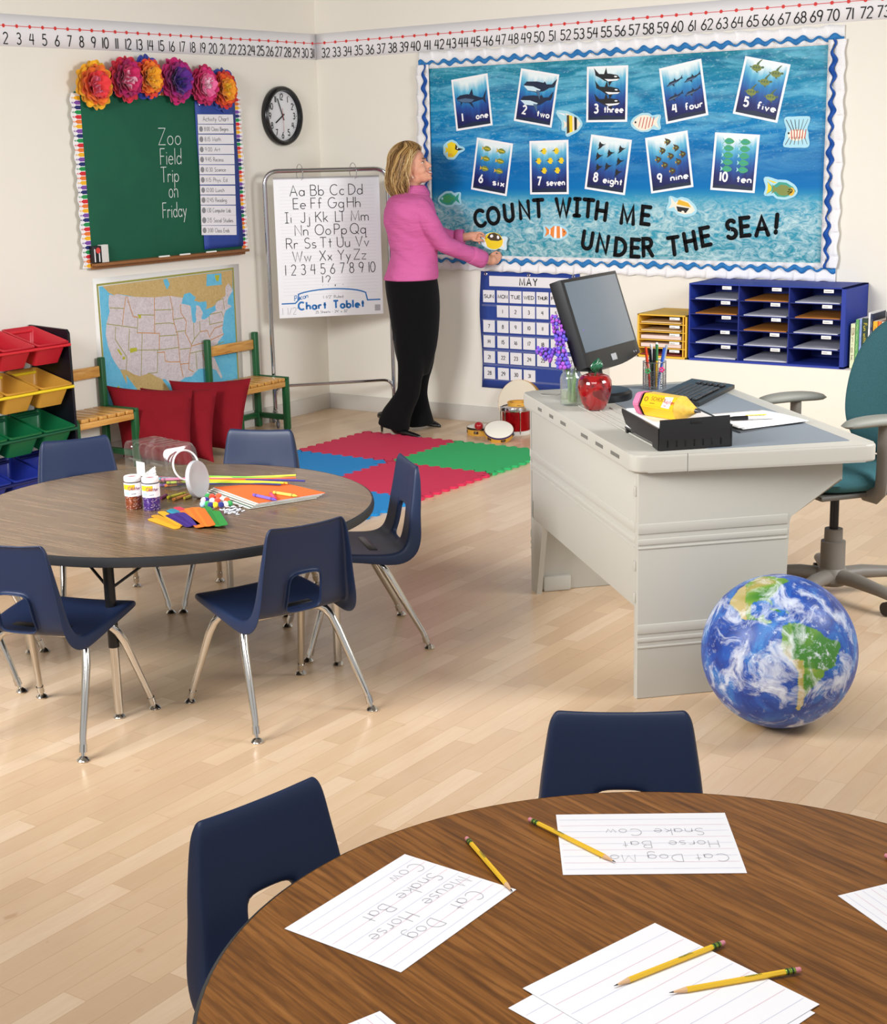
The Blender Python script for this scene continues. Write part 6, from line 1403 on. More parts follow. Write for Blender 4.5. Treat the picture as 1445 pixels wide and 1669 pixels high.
# ================================================================ swivel chair
TEAL = NT('teal_weave', rough=.95, spec=.15); TEAL.bump(TEAL.noise(TEAL.coord('Object'), 420, 2), .5, .002); TEAL = TEAL.color(TEAL.mix(TEAL.noise(TEAL.coord('Object'), 300, 2), '2C5258', '46737A'))
TAUPE = mat('taupe_plastic', '7B756D', .5); ARMG = mat('armrest_grey', '84847C', .55)
oc_ = on_z(1354, 972); OF = Vector((-.6, -.8, 0)); OR2 = Vector((.8, -.6, 0))
# local x = right hand of the sitter's left... y = forward
CM = Matrix(((-OR2.x, OF.x, 0, oc_.x), (-OR2.y, OF.y, 0, oc_.y), (0, 0, 1, 0), (0, 0, 0, 1)))
if CM.to_3x3().determinant() < 0: CM = Matrix(((OR2.x, OF.x, 0, oc_.x), (OR2.y, OF.y, 0, oc_.y), (0, 0, 1, 0), (0, 0, 0, 1)))
och = thing('swivel_chair', 'teal upholstered swivel chair with grey arms behind the desk', 'office chair', M=CM)
bm = BM(); lathe(bm, [(0, .05), (.05, .05), (.062, .065), (.06, .1), (.046, .115), (.0, .115)], 28); obj('hub', bm, TAUPE, och)
for k in range(5):
    a = radians(18 + 72 * k + 30); d_ = Vector((cos(a), sin(a), 0))
    bm = BM(); tube(bm, [d_ * .03 + Vector((0, 0, .085)), d_ * .12 + Vector((0, 0, .088)), d_ * .24 + Vector((0, 0, .078)), d_ * .3 + Vector((0, 0, .07)), d_ * .315 + Vector((0, 0, .068))], [.034, .032, .026, .022, .012], 14, squash=(1, .8)); lg = obj('base_leg', bm, TAUPE, och)
    bm = BM(); q_ = d_ * .285
    for s in (-1, 1):
        ct = q_ + Vector((-d_.y, d_.x, 0)) * .016 * s + Vector((0, 0, .026)); cyl(bm, ct - Vector((-d_.y, d_.x, 0)) * .008, ct + Vector((-d_.y, d_.x, 0)) * .008, .025, 18)
    obj('caster', bm, mat('caster_dark', '3A3835', .4), lg)
bm = BM(); lathe(bm, [(0, .09), (.046, .09), (.045, .215), (.034, .218), (.033, .262), (.0, .262)], 28); obj('gas_lift_sleeve', bm, TAUPE, och, angle=35)
bm = BM(); cyl(bm, (0, 0, .25), (0, 0, .42), .0165, 18); obj('gas_lift_rod', bm, BLACKM, och)
bm = BM(); box(bm, (0, -.01, .415), (.16, .26, .03), bev=.01); box(bm, (0, 0, .435), (.44, .4, .02), bev=.008); obj('mechanism', bm, mat('mechanism_grey', '5E5B55', .5), och)
bm = BM(); cyl(bm, (.2, .09, .395), (.2, .09, .425), .008, 10); lathe(bm, [(0, .378), (.03, .38), (.032, .386), (.03, .398), (0, .4)], 22, 0, Matrix.Translation((.2, .09, 0))); obj('tilt_knob', bm, BLACKM, och)
bm = BM()
def seatf(sg):
    def fn(u, v):
        a, b = u * 2 - 1, v * 2 - 1; r = max(abs(a), abs(b)); th_ = math.atan2(b, a); rr = r * (abs(cos(th_)) ** 4 + abs(sin(th_)) ** 4) ** -.25 if r > 0 else 0
        rr = r; h = (1 - r ** 5) ** .5 if r < 1 else 0
        k_ = 1 / max(1e-6, (abs(a / max(r, 1e-6)) ** 4 + abs(b / max(r, 1e-6)) ** 4) ** .25) if r > 1e-6 else 1
        return (a * k_ * .25, b * k_ * .235, .482 + sg * .045 * h)
    return fn
grid(bm, seatf(1), 24, 24); grid(bm, seatf(-1), 24, 24, flip=True); bmesh.ops.remove_doubles(bm, verts=bm.verts[:], dist=.001); obj('seat_cushion', bm, TEAL, och, angle=80)
bm = BM()
def backf(sg):
    def fn(u, v):
        a, b = u * 2 - 1, v * 2 - 1; r = max(abs(a), abs(b)); k_ = 1 / max(1e-6, (abs(a / max(r, 1e-6)) ** 3 + abs(b / max(r, 1e-6)) ** 3) ** (1 / 3)) if r > 1e-6 else 1
        x, z = a * k_, b * k_; wz = .235 * (1 - .30 * max(0, z) ** 1.5 - .12 * max(0, -z) ** 2); h = (1 - r ** 5) ** .5 if r < 1 else 0
        return (x * wz, -.235 - .05 * (z + .3) + .055 * x * x + sg * .035 * h, .775 + z * .255)
    return fn
grid(bm, backf(1), 26, 26); grid(bm, backf(-1), 26, 26, flip=True); bmesh.ops.remove_doubles(bm, verts=bm.verts[:], dist=.001); obj('backrest', bm, TEAL, och, angle=80, recalc=True)
bm = BM(); tube(bm, [(0, -.15, .425), (0, -.27, .44), (0, -.3, .52), (0, -.29, .68)], .024, 12, squash=(1.4, .6)); obj('back_bar', bm, TAUPE, och)
for s in (-1, 1):
    bm = BM(); tube(bm, [(s * .18, .0, .435), (s * .25, .0, .437), (s * .276, .0, .46), (s * .282, .0, .5), (s * .285, .0, .70)], .03, 12, squash=(.55, 1.0)) ; ar = obj('arm_post', bm, TAUPE, och)
    bm = BM()
    def padf(sg):
        def fn(u, v):
            a, b = u * 2 - 1, v * 2 - 1; r = max(abs(a), abs(b)); k_ = 1 / max(1e-6, (abs(a / max(r, 1e-6)) ** 2.6 + abs(b / max(r, 1e-6)) ** 2.6) ** (1 / 2.6)) if r > 1e-6 else 1
            x, y = a * k_, b * k_; h = (1 - r ** 4) ** .5 if r < 1 else 0
            return (s * .285 + x * .045, .02 + y * .15, .712 + (.018 if sg > 0 else .016) * sg * h - .01 * y * y)
        return fn
    grid(bm, padf(1), 16, 20); grid(bm, padf(-1), 16, 20, flip=True); bmesh.ops.remove_doubles(bm, verts=bm.verts[:], dist=.0008); obj('armrest_pad', bm, ARMG, och, angle=80)
# ================================================================ inflatable globe
GR = .222; r_ = ray(1269, 1061).normalized(); tt_ = (GR - EYE.z) / r_.z; GC = EYE + r_ * tt_
na = [(345, 270), (400, 200), (500, 130), (560, 100), (640, 90), (740, 110), (800, 130), (740, 160), (700, 210), (680, 240), (640, 265), (660, 300), (668, 330), (650, 310), (620, 280), (560, 285), (510, 310), (495, 350), (500, 400), (540, 430), (580, 400), (610, 385), (600, 430), (660, 450), (650, 475), (600, 455), (540, 440), (470, 440), (420, 420), (390, 370), (350, 330), (330, 310)]
sa = [(740, 490), (800, 460), (880, 465), (960, 490), (1040, 530), (1080, 570), (1190, 610), (1205, 650), (1170, 720), (1160, 790), (1120, 820), (1080, 840), (1060, 890), (1000, 950), (960, 990), (930, 1030), (905, 1090), (880, 1150), (850, 1140), (865, 1050), (870, 950), (865, 850), (830, 780), (770, 720), (730, 650), (740, 570)]
polys = [[(1120 + x / 4.817, 920 + y / 4.817) for x, y in P] for P in (na, sa, [(640, 348), (700, 352), (740, 378), (690, 372)], [(760, 372), (800, 378), (790, 390)])]
def inpoly(x, y, P):
    c = False; j = len(P) - 1
    for i in range(len(P)):
        if (P[i][1] > y) != (P[j][1] > y) and x < (P[j][0] - P[i][0]) * (y - P[i][1]) / (P[j][1] - P[i][1]) + P[i][0]: c = not c
        j = i
    return c
def to_px(p):
    d = p - EYE; c = Vector((_X.x * d.x + _Y.x * d.y + _Z.x * d.z, _X.y * d.x + _Y.y * d.y + _Z.y * d.z, _X.z * d.x + _Y.z * d.y + _Z.z * d.z))
    return CX + F_PX * c.x / c.z, CY + F_PX * c.y / c.z
bm = BM(); bmesh.ops.create_icosphere(bm, subdivisions=7, radius=GR)
front = (EYE - GC).normalized()
vals = []
for v in bm.verts:
    n_ = v.co.normalized(); L_ = 0.0; dry = 0.0
    if n_.dot(front) > .05:
        wob = Vector((noise.noise(n_ * 9), noise.noise(n_ * 9 + Vector((5, 1, 2))), 0)) * 1.6
        x, y = to_px(GC + v.co); x += wob.x; y += wob.y
        for P in polys:
            if inpoly(x, y, P): L_ = 1.0
        if L_:
            dry = .5 + .9 * noise.noise(n_ * 4) + (.5 if (x < 1215 and y < 1020) else 0) + (.8 if (x < 1310 and y > 1075) else 0) - (.6 if x > 1290 and y < 1090 else 0)
    else:
        L_ = 1.0 if noise.noise(n_ * 1.7 + Vector((3, 0, 0))) > .12 else 0.0; dry = .5 + noise.noise(n_ * 3)
    vals.append((L_, max(0, min(1, dry))))
for f in bm.faces: f.smooth = True
me = bpy.data.meshes.new('globe_ball'); bm.to_mesh(me); bm.free()
a1 = me.attributes.new('land', 'FLOAT', 'POINT'); a1.data.foreach_set('value', [v[0] for v in vals]); a2 = me.attributes.new('dryness', 'FLOAT', 'POINT'); a2.data.foreach_set('value', [v[1] for v in vals])
g = NT('globe_print', rough=.38, spec=.45)
oc = g.coord('Object'); land = g.n('Attribute', attribute_name='land').outputs['Fac']; dry = g.n('Attribute', attribute_name='dryness').outputs['Fac']
sea_ = g.ramp(g.noise(oc, 9, 6, .65, 1.2), [(.3, '152A78'), (.5, '2350A8'), (.68, '3B86CC'), (.8, '6FB4DE')])
lnd = g.mix(g.noise(oc, 30, 4), g.ramp(dry, [(0, '3C7A28'), (.45, '6C9A34'), (.75, 'B09A50'), (1, 'CDB27A')]), '4C8230')
lnd = g.mix(.6, lnd, g.ramp(dry, [(0, '3F8030'), (.45, '7FA63C'), (.75, 'BCA45C'), (1, 'D2B884')]))
col = g.mix(land, sea_, lnd)
wv = g.n('VectorMath', operation='ADD'); nz_ = g.n('TexNoise'); nz_.inputs['Scale'].default_value = 6; nz_.inputs['Detail'].default_value = 3; g.l(oc, nz_.inputs['Vector'])
sc2 = g.n('VectorMath', operation='SCALE'); g.l(nz_.outputs['Color'], sc2.inputs[0]); sc2.inputs['Scale'].default_value = .16; g.l(oc, wv.inputs[0]); g.l(sc2.outputs[0], wv.inputs[1])
cl1 = g.ramp(g.noise(wv.outputs[0], 9.5, 9, .68, .8), [(.5, (0, 0, 0)), (.6, (.7, .7, .7)), (.7, (1, 1, 1))])
cl2 = g.ramp(g.noise(oc, 42, 5, .7), [(.56, (0, 0, 0)), (.66, (1, 1, 1))])
msk = g.ramp(g.noise(oc, 4.2, 3), [(.45, (0, 0, 0)), (.62, (1, 1, 1))])
col = g.mix(g.math('MULTIPLY', cl1, .85), col, 'EEF3F8')
col = g.mix(g.math('MULTIPLY', g.math('MULTIPLY', cl2, msk), .8), col, 'E6EEF6')
me.materials.append(g.color(col))
gb = new_obj('globe_ball', me); gb.location = (GC.x, GC.y, GR + .0005); tag(gb, 'inflatable earth globe ball on the floor leaning by the desk', 'globe ball')
# ================================================================ supplies on the craft table
TZ = .5352
def T(px, py, h=0.0): return on_z(px, py, TZ + h)
def crayon(a, b, h, label, grp, tipc=None):
    d = (b - a); L = d.length; d.normalize(); up_ = Vector((0, 0, 1)); s = up_.cross(d); s = s.normalized() if s.length > 1e-3 else Vector((1, 0, 0)); n = d.cross(s)
    t = thing('crayon', label, 'crayon', M=Matrix(((d.x, s.x, n.x, a.x), (d.y, s.y, n.y, a.y), (d.z, s.z, n.z, a.z), (0, 0, 0, 1))), group=grp)
    r = .0052; m = mat('crayon_stick_' + h, h, .45); md = mat('crayon_ring', '1E1C22', .6)
    bm = BM(); tube(bm, [(L * .06, 0, 0), (L * .86, 0, 0)], r, 12); obj('paper_wrapper', bm, mat('wrap_' + h, lin(tuple(min(1, (int(h[i:i + 2], 16) / 255) * .85 + .12) for i in (0, 2, 4))), .6), t)
    bm = BM(); tube(bm, [(0, 0, 0), (L * .07, 0, 0)], r * .94, 12); tube(bm, [(L * .86, 0, 0), (L * .9, 0, 0), (L * .905, 0, 0), (L, 0, 0)], [r * .94, r * .94, r * .7, r * .3], 12); obj('wax_stick', bm, m, t)
    bm = BM()
    for q_ in (.1, .14, .78, .82): tube(bm, [(L * q_, 0, 0), (L * (q_ + .018), 0, 0)], r * 1.03, 12, caps=False)
    obj('wrapper_ring', bm, md, t)
    return t
# jar lying on its side
JA = T(277, 803); jf = Vector((.986, -.167, 0)).normalized(); jw = Vector((.167, .986, 0)).normalized(); JL, JWd, JH = .262, .15, .148
JO = JA - jf * JL
JM = Matrix(((jf.x, jw.x, 0, JO.x), (jf.y, jw.y, 0, JO.y), (0, 0, 1, TZ + .0005), (0, 0, 0, 1)))
tub = thing('plastic_tub', 'clear plastic tub lying on its side with crayons spilling out', 'tub', M=JM)
TUBG = clear_glass('tub_plastic', 'EDEBE8', .02, .26)
def rr(y0, y1, z0, z1, r, n=4):
    o = []
    for (cy_, cz_, a0) in ((y1 - r, z1 - r, 0), (y0 + r, z1 - r, 90), (y0 + r, z0 + r, 180), (y1 - r, z0 + r, 270)):
        for k in range(n + 1): a = radians(a0 + 90 * k / n); o.append((cy_ + r * cos(a), cz_ + r * sin(a)))
    return o
bm = BM(); rings = []
xs = [0, .006, .03] + sum([[.05 + .045 * k, .056 + .045 * k, .066 + .045 * k, .072 + .045 * k] for k in range(4)], []) + [JL - .02, JL - .004, JL]
for x in xs:
    ins = .012 if x == 0 else (.003 if (x > .05 and int((x - .05) / .0225 + .3) % 2 == 0 and x < .23) else 0) + (.006 if x >= JL - .004 else 0)
    rings.append([bm.verts.new((x - (z / JH) * .04 * (x / JL), y, z)) for y, z in rr(ins, JWd - ins, ins * .3, JH - ins, .02)])
n = len(rings[0])
for a, b in zip(rings[:-1], rings[1:]):
    for k in range(n): bm.faces.new((a[k], a[(k + 1) % n], b[(k + 1) % n], b[k]))
bm.faces.new(list(reversed(rings[0])))
# slanted front with round mouth
sl = Vector((-.04, 0, JH)).normalized(); ctr = Vector((JL - .02, JWd / 2, JH / 2 + .004)); R0 = .052
mouth = [bm.verts.new(ctr + Vector((0, 1, 0)) * R0 * cos(radians(a)) + sl * R0 * sin(radians(a))) for a in [360 * k / n + 0 for k in range(n)]]
last = rings[-1]
# order the mouth so that it follows the rim
off = min(range(n), key=lambda s_: sum((mouth[(k + s_) % n].co - last[k].co).length for k in range(n)))
for k in range(n): bm.faces.new((last[k], last[(k + 1) % n], mouth[(k + 1 + off) % n], mouth[(k + off) % n]))
fx = Vector((sl.z, 0, -sl.x))
nk = [bm.verts.new(v.co + fx * .018) for v in mouth]
for k in range(n): bm.faces.new((mouth[k], mouth[(k + 1) % n], nk[(k + 1) % n], nk[k]))
obj('clear_wall', bm, TUBG, tub, angle=45, recalc=True)
bm = BM(); tube(bm, [ctr + fx * .018 + Vector((0, 1, 0)) * R0 * cos(a) + sl * R0 * sin(a) for a in [2 * pi * k / 40 for k in range(40)]], .0035, 8, closed=True); obj('mouth_rim', bm, mat('rim_frost', 'F4F4F4', .2, alpha=.75), tub)
bm = BM()
for s in (.035, .16):
    tube(bm, [(s, -.001, JH * .62), (s + .07, -.001, JH * .6)], .004, 8)
obj('molded_grip', bm, TUBG, tub)
bm = BM(); grid(bm, lambda u, v: (.075 + u * .05, -.0015, JH * .25 + v * .05), 2, 2); obj('paper_sticker', bm, mat('sticker_white', 'F1EFEA', .6, alpha=.8), tub)
# lid
lb = T(329, 811); LN = (camR * .93 - camA * .36).normalized(); lu = (Vector((0, 0, 1)) - LN * .12 * 0 - camR * .16).normalized(); LN = (LN - lu * LN.dot(lu)).normalized(); ls = lu.cross(LN)
lc = lb + lu * .064
lid = thing('tub_lid', 'frosted round lid leaning on the mouth of the plastic tub', 'lid', M=Matrix(((ls.x, lu.x, LN.x, lc.x), (ls.y, lu.y, LN.y, lc.y), (ls.z, lu.z, LN.z, lc.z), (0, 0, 0, 1))))
bm = BM(); lathe(bm, [(0, .003), (.05, .003), (.054, .006), (.062, .006), (.064, .002), (.064, -.008), (.061, -.008), (.06, .0), (0, 0)], 44); obj('lid_disc', bm, mat('frosted_plastic', 'BDBDC0', .35, alpha=.84), lid)
# crayons in and in front of the tub
rnd = random.Random(11); CC = ['C9302C', 'E8B82A', '3B7A3A', '6A3A8A', 'E07A2A', '2C5AA8', 'D0508A', '7A4A2A', '4A4A50', 'A8B830', 'E0A070', '8A2A4A', '5AA0B0', 'C86A8A']
cn_ = {'C9302C': 'red', 'E8B82A': 'yellow', '3B7A3A': 'green', '6A3A8A': 'purple', 'E07A2A': 'orange', '2C5AA8': 'blue', 'D0508A': 'pink', '7A4A2A': 'brown', '4A4A50': 'grey', 'A8B830': 'lime', 'E0A070': 'peach', '8A2A4A': 'maroon', '5AA0B0': 'teal', 'C86A8A': 'rose'}
for k in range(14):
    lay = k // 5; x = .10 + .022 * (k % 5) + .01 * lay; y = .02 + rnd.uniform(0, .02); an = rnd.uniform(-.5, .5) + .9
    a = JM @ Vector((x, y, .008 + lay * .0115)); d_ = (JM.to_3x3() @ Vector((cos(an), sin(an), .0)))
    crayon(a, a + d_ * .09, CC[k], cn_[CC[k]] + ' crayon piled inside the clear plastic tub', 'crayons in the tub')
for (pa_, pb_, h, lab) in (((273, 811), (303, 803), 'B8B026', 'olive yellow crayon spilled at the mouth of the tub'), ((282, 814), (308, 806), 'D8843C', 'orange crayon spilled in front of the tub'), ((262, 812), (272, 806), '7A2A5A', 'plum crayon stub by the tub mouth'), ((300, 812), (313, 808), 'C8B43C', 'mustard crayon tip under the frosted lid')):
    crayon(T(*pa_, .0055), T(*pb_, .0055), h, lab, 'spilled crayons')
# glitter jars
def glitter_jar(px, py, h1, h2, lab, word):
    p = T(px, py); t = thing('glitter_jar', lab, 'jar', (p.x, p.y, TZ + .0005), rz=math.atan2(EYE.y - p.y, EYE.x - p.x) + pi / 2, group='glitter jars')
    g = NT('glitter_' + word, rough=.3, spec=.6); vor = g.n('TexVoronoi'); vor.inputs['Scale'].default_value = 420; g.l(g.coord('Object'), vor.inputs['Vector'])
    wn = g.n('TexWhiteNoise'); g.l(vor.outputs['Color'], wn.inputs['Vector']); g.color(g.ramp(wn.outputs['Value'], [(0, h1), (.6, h1), (.86, h2), (.985, 'F4E4E0')])); g.b.inputs['Metallic'].default_value = .2
    bm = BM(); lathe(bm, [(0, 0), (.026, 0), (.0275, .002), (.0275, .084), (0, .084)], 36); obj('glitter_fill', bm, g.m, t, angle=40)
    bm = BM(); lathe(bm, [(.0282, .002), (.0285, .05), (.0285, .082), (.024, .09), (.024, .093)], 36); obj('clear_bottle', bm, clear_glass('bottle_' + word, 'FFFFFF', .0, .2), t)
    bm = BM(); lathe(bm, [(.0288, .044), (.0288, .088)], 36); lb_ = obj('wrap_label', bm, mat('label_white', 'F1EEEF', .5), t)
    FR = lambda a: Matrix.Rotation(a, 4, 'Z') @ Matrix(((1, 0, 0, 0), (0, 0, -1, -.0293), (0, 1, 0, 0), (0, 0, 0, 1)))
    def curved(poly, mi, off):
        pts = [(sin(x / .029) * (.0289 + off), -cos(x / .029) * (.0289 + off), z) for x, z in poly]; f = bm.faces.new([bm.verts.new(p_) for p_ in pts]); f.material_index = mi
    bm = BM()
    for k in range(8):
        xa = -.038 + .0055 * k; curved([(xa, .066), (xa + .0055, .066), (xa + .0055, .083), (xa, .083)], 0, .0004)
    for k in range(3):
        xa = -.03 + .0055 * k; curved([(xa, .05), (xa + .0055, .05), (xa + .0055, .06), (xa, .06)], 1, .0004)
    st_, tw = text_strokes('Glitter', .012, .18, .2)
    for pl in st_:
        for a, b in zip(pl[:-1], pl[1:]):
            dx, dz = b[0] - a[0], b[1] - a[1]; l_ = math.hypot(dx, dz)
            if l_ < 1e-7: continue
            nx, nz2 = -dz / l_ * .0009, dx / l_ * .0009; o_ = -tw / 2 + .004
            curved([(a[0] + o_ + nx, .065 + a[1] + nz2), (a[0] + o_ - nx, .065 + a[1] - nz2), (b[0] + o_ - nx, .065 + b[1] - nz2), (b[0] + o_ + nx, .065 + b[1] + nz2)], 2, .0008)
    for k in range(3): curved([(-.006 + .005 * k, .052), (-.002 + .005 * k, .052), (-.002 + .005 * k, .054), (-.006 + .005 * k, .054)], 3, .0008)
    bmesh.ops.recalc_face_normals(bm, faces=bm.faces[:])
    obj('label_print', bm, [mat('label_gold', 'F0B41E', .5), mat('label_blue', 'A8C4E6', .5), mat('label_plum', '8A3A6A', .5), INK], lb_, angle=30)
    bm = BM(); lathe(bm, [(.0265, .091), (.028, .094), (.028, .105), (.026, .108), (.017, .108), (.016, .104), (0, .104)], 36); obj('white_lid', bm, mat('lid_white', 'F0EBEA', .4), t, angle=40)
    bm = BM(); lathe(bm, [(0, .1048), (.015, .1048)], 24); obj('lid_opening', bm, mat('opening_rose', 'A8505A', .6), t)
glitter_jar(219, 828, '8A3810', 'C8662A', 'orange glitter jar at the left of the pair', 'orange')
glitter_jar(248, 830, '3E1880', '7040B4', 'purple glitter jar at the right of the pair', 'purple')
# craft sticks
def stick(a4, b4, h, lay, lab):
    a = T(180 + a4[0] / 4.014, 690 + a4[1] / 4.014, .0012 + lay * .0011); b = T(180 + b4[0] / 4.014, 690 + b4[1] / 4.014, .0012 + lay * .0011); d = b - a; L = d.length; an = math.atan2(d.y, d.x); W = .0125
    bm = BM(); P = [(W * .9 * cos(q_) , W * sin(q_)) for q_ in [pi / 2 + pi * k / 8 for k in range(9)]] + [(L + W * .9 * cos(q_), W * sin(q_)) for q_ in [-pi / 2 + pi * k / 8 for k in range(9)]]
    prism(bm, P, 0, .002); o = obj('craft_stick', bm, mat('stick_' + h + ('_light' if lay % 2 else ''), h if lay % 2 == 0 else tuple(c * .78 for c in hexc(h)), .6), angle=30); o.location = a; o.location.z = TZ + .0006 + lay * .0011; o.rotation_euler = (0, 0, an); tag(o, lab, 'craft stick', 'colored craft sticks')
ordn = ['first', 'second', 'third', 'fourth', 'fifth', 'sixth']
def fan(lst, h, nm, lay0):
    for i, (a, b) in enumerate(lst): stick(a, b, h, lay0 + i, '%s craft stick, %s from the left of its color in the fan' % (nm, ordn[i]))
stick((392, 572), (500, 620), '2A8EA8', 0, 'teal craft stick mostly under the purple sticks'); stick((405, 566), (515, 612), '2A8EA8', 1, 'second teal craft stick behind the purple ones'); stick((436, 553), (545, 600), 'C0364A', 2, 'red craft stick at the back of the fan')
fan([((270, 628), (432, 684)), ((292, 606), (446, 672)), ((335, 582), (456, 660))], 'E0A21C', 'yellow', 0)
fan([((385, 604), (512, 672)), ((405, 598), (528, 664)), ((440, 592), (545, 656)), ((462, 590), (562, 662))], '3A1F7A', 'purple', 3)
fan([((478, 576), (578, 676)), ((508, 562), (600, 672)), ((538, 556), (622, 668)), ((566, 556), (642, 668)), ((592, 562), (660, 664))], 'EC7A22', 'orange', 5)
fan([((608, 556), (690, 664)), ((630, 552), (708, 668)), ((662, 576), (726, 664)), ((690, 580), (742, 662))], '2C8A3A', 'green', 7)
# pom-poms
pc7 = lambda x, y: (330 + x / 6.88, 760 + y / 6.88)
for k, (x, y, h, nm) in enumerate([(60, 350, '2E9A4A', 'green'), (110, 355, 'E2442A', 'red'), (182, 350, 'E8562E', 'orange'), (228, 385, 'F4F2F0', 'white'), (45, 392, '23277A', 'navy'), (16, 395, 'EAC0CC', 'pink'), (8, 438, 'A8D0EE', 'light blue'), (58, 438, '2E9A4A', 'green'), (95, 450, '23277A', 'navy'), (112, 402, 'F2DADA', 'blush'), (168, 400, 'E2442A', 'red'), (148, 448, 'F2D21E', 'yellow'), (212, 446, '23277A', 'navy'), (258, 440, 'F4F2F0', 'white'), (306, 432, '2E9A4A', 'green'), (276, 394, 'E8562E', 'orange')]):
    p = T(*pc7(x, y + 22), .0)
    t = obj('pompom', (lambda b: (bmesh.ops.create_icosphere(b, subdivisions=4, radius=.0105), b)[1])(BM()), mat('pompom_' + h, h, .95, sheen=.4), angle=80)
    for v in t.data.vertices: v.co *= 1 + .05 * noise.noise(v.co * 900)
    t.location = (p.x, p.y, TZ + .0108); tag(t, '%s pompom, number %s counted from the back of the little heap' % (nm, ['one', 'two', 'three', 'four', 'five', 'six', 'seven', 'eight', 'nine', 'ten', 'eleven', 'twelve', 'thirteen', 'fourteen', 'fifteen', 'sixteen'][k]) if False else '%s fuzzy pompom in the small heap on the craft table' % nm, 'pompom', 'pompoms of one heap')
# googly eyes
ew = mat('eye_white', 'E4E6EE', .2); eb = mat('eye_pupil', '1A1C26', .4)
e0 = None; rnd = random.Random(5)
for k in range(34):
    x = rnd.gauss(376, 10); y = rnd.gauss(834, 3.2)
    if not (356 < x < 398 and 826 < y < 843): x, y = rnd.uniform(362, 392), rnd.uniform(829, 840)
    p = T(x, y)
    if e0 is None:
        bm = BM(); lathe(bm, [(0, 0), (.0062, 0), (.0068, .0012), (.005, .0028), (0, .0034)], 16); e = obj('googly_eye', bm, ew)
        tag(e, 'tiny googly eye in the scattered pile beside the pompoms', 'googly eye', 'googly eyes of one pile'); bm = BM(); lathe(bm, [(0, .0038), (.0034, .0034), (.0036, .0028)], 12, 0, Matrix.Translation((.0014, .001, 0))); obj('pupil', bm, eb, e); e0 = e
    else: e = copy_tree(e0)
    e.location = (p.x, p.y, TZ + .0006 + .003 * (k % 3)); e.rotation_euler = (rnd.uniform(-.25, .25), rnd.uniform(-.25, .25), rnd.uniform(0, 6))
# colored paper stack
PQ = [(349, 794), (421, 820), (530, 803), (457, 786)]
cols = [('8A8578', 'grey'), ('F0EEEA', 'white'), ('3F5A48', 'dark green'), ('E9E6DA', 'cream'), ('6A6A60', 'olive grey'), ('EDEBE6', 'white'), ('A8A490', 'tan'), ('E8E4F0', 'pale lilac'), ('EE6E30', 'orange')]
P4 = [T(*q_, .017) for q_ in PQ]
for k, (h, nm) in enumerate(cols):
    f_ = (len(cols) - 1 - k); sh = (camR * -.004 - camA * .0022) * f_
    c = sum(P4, Vector()) / 4
    bm = BM(); prism(bm, [((p - c).x, (p - c).y) for p in P4], 0, .0017); o = obj('construction_paper', bm, mat('sheet_' + h, h, .75), angle=30); o.location = (c.x + sh.x, c.y + sh.y, TZ + .0006 + k * .0019)
    tag(o, 'bright orange construction paper on top of the stack' if k == len(cols) - 1 else '%s construction paper, %s in the stack under the orange sheet' % (nm, ['lowest', 'second from below', 'third from below', 'fourth from below', 'fifth from below', 'sixth from below', 'seventh from below', 'just'][k]), 'paper', 'construction paper stack')
ZT = TZ + .0006 + 9 * .0019
for a, b, h, lab in (((413, 806.5), (450.5, 815), '6A52C0', 'purple crayon lying on the orange paper'), ((449, 813), (440, 803.5), 'D83A6A', 'pink crayon behind the purple one on the orange paper'), ((446, 802.5), (484, 808.5), 'E0CE4A', 'yellow green crayon on the orange paper')):
    crayon(on_z(*a, ZT + .0056), on_z(*b, ZT + .0056), h, lab, 'crayons on the orange paper')
# pipe cleaners
for k, (a, m_, b, h, lab) in enumerate([((318, 779), (400, 779), (482, 774.5), 'E8E23A', 'yellow pipe cleaner with the highest tip'), ((318, 776), (390, 778), (470, 779), '7AC83A', 'green pipe cleaner at the back of the bundle'), ((320, 781), (420, 781.5), (482, 778.5), 'F0622A', 'orange pipe cleaner in the bundle'), ((320, 780), (410, 780), (486, 783), '7A3A9A', 'violet pipe cleaner in the bundle'), ((320, 783), (420, 783.5), (468, 787.5), 'F2B81E', 'golden pipe cleaner at the front of the bundle'), ((320, 787), (380, 785), (462, 787), 'B8D82A', 'lime pipe cleaner in the bundle'), ((330, 789), (400, 786), (457, 790), '2A2A66', 'navy pipe cleaner nearest the camera'), ((400, 782), (450, 782), (497, 784), '2E2A7A', 'dark blue pipe cleaner reaching farthest right')]):
    A_, B_, C_ = on_z(*a, ZT + .006 + .002 * (k % 3)), on_z(*m_, ZT + .006 + .002 * (k % 3)), on_z(*b, ZT + .006 + .002 * (k % 3))
    bm = BM(); pts = [A_ * (1 - s) ** 2 + B_ * 2 * s * (1 - s) + C_ * s * s - A_ for s in [i / 14 for i in range(15)]]
    tube(bm, pts, .0034, 8); o = obj('pipe_cleaner', bm, mat('chenille_' + h, h, .95, sheen=.5)); o.location = A_; tag(o, lab, 'pipe cleaner', 'pipe cleaners on the craft table')
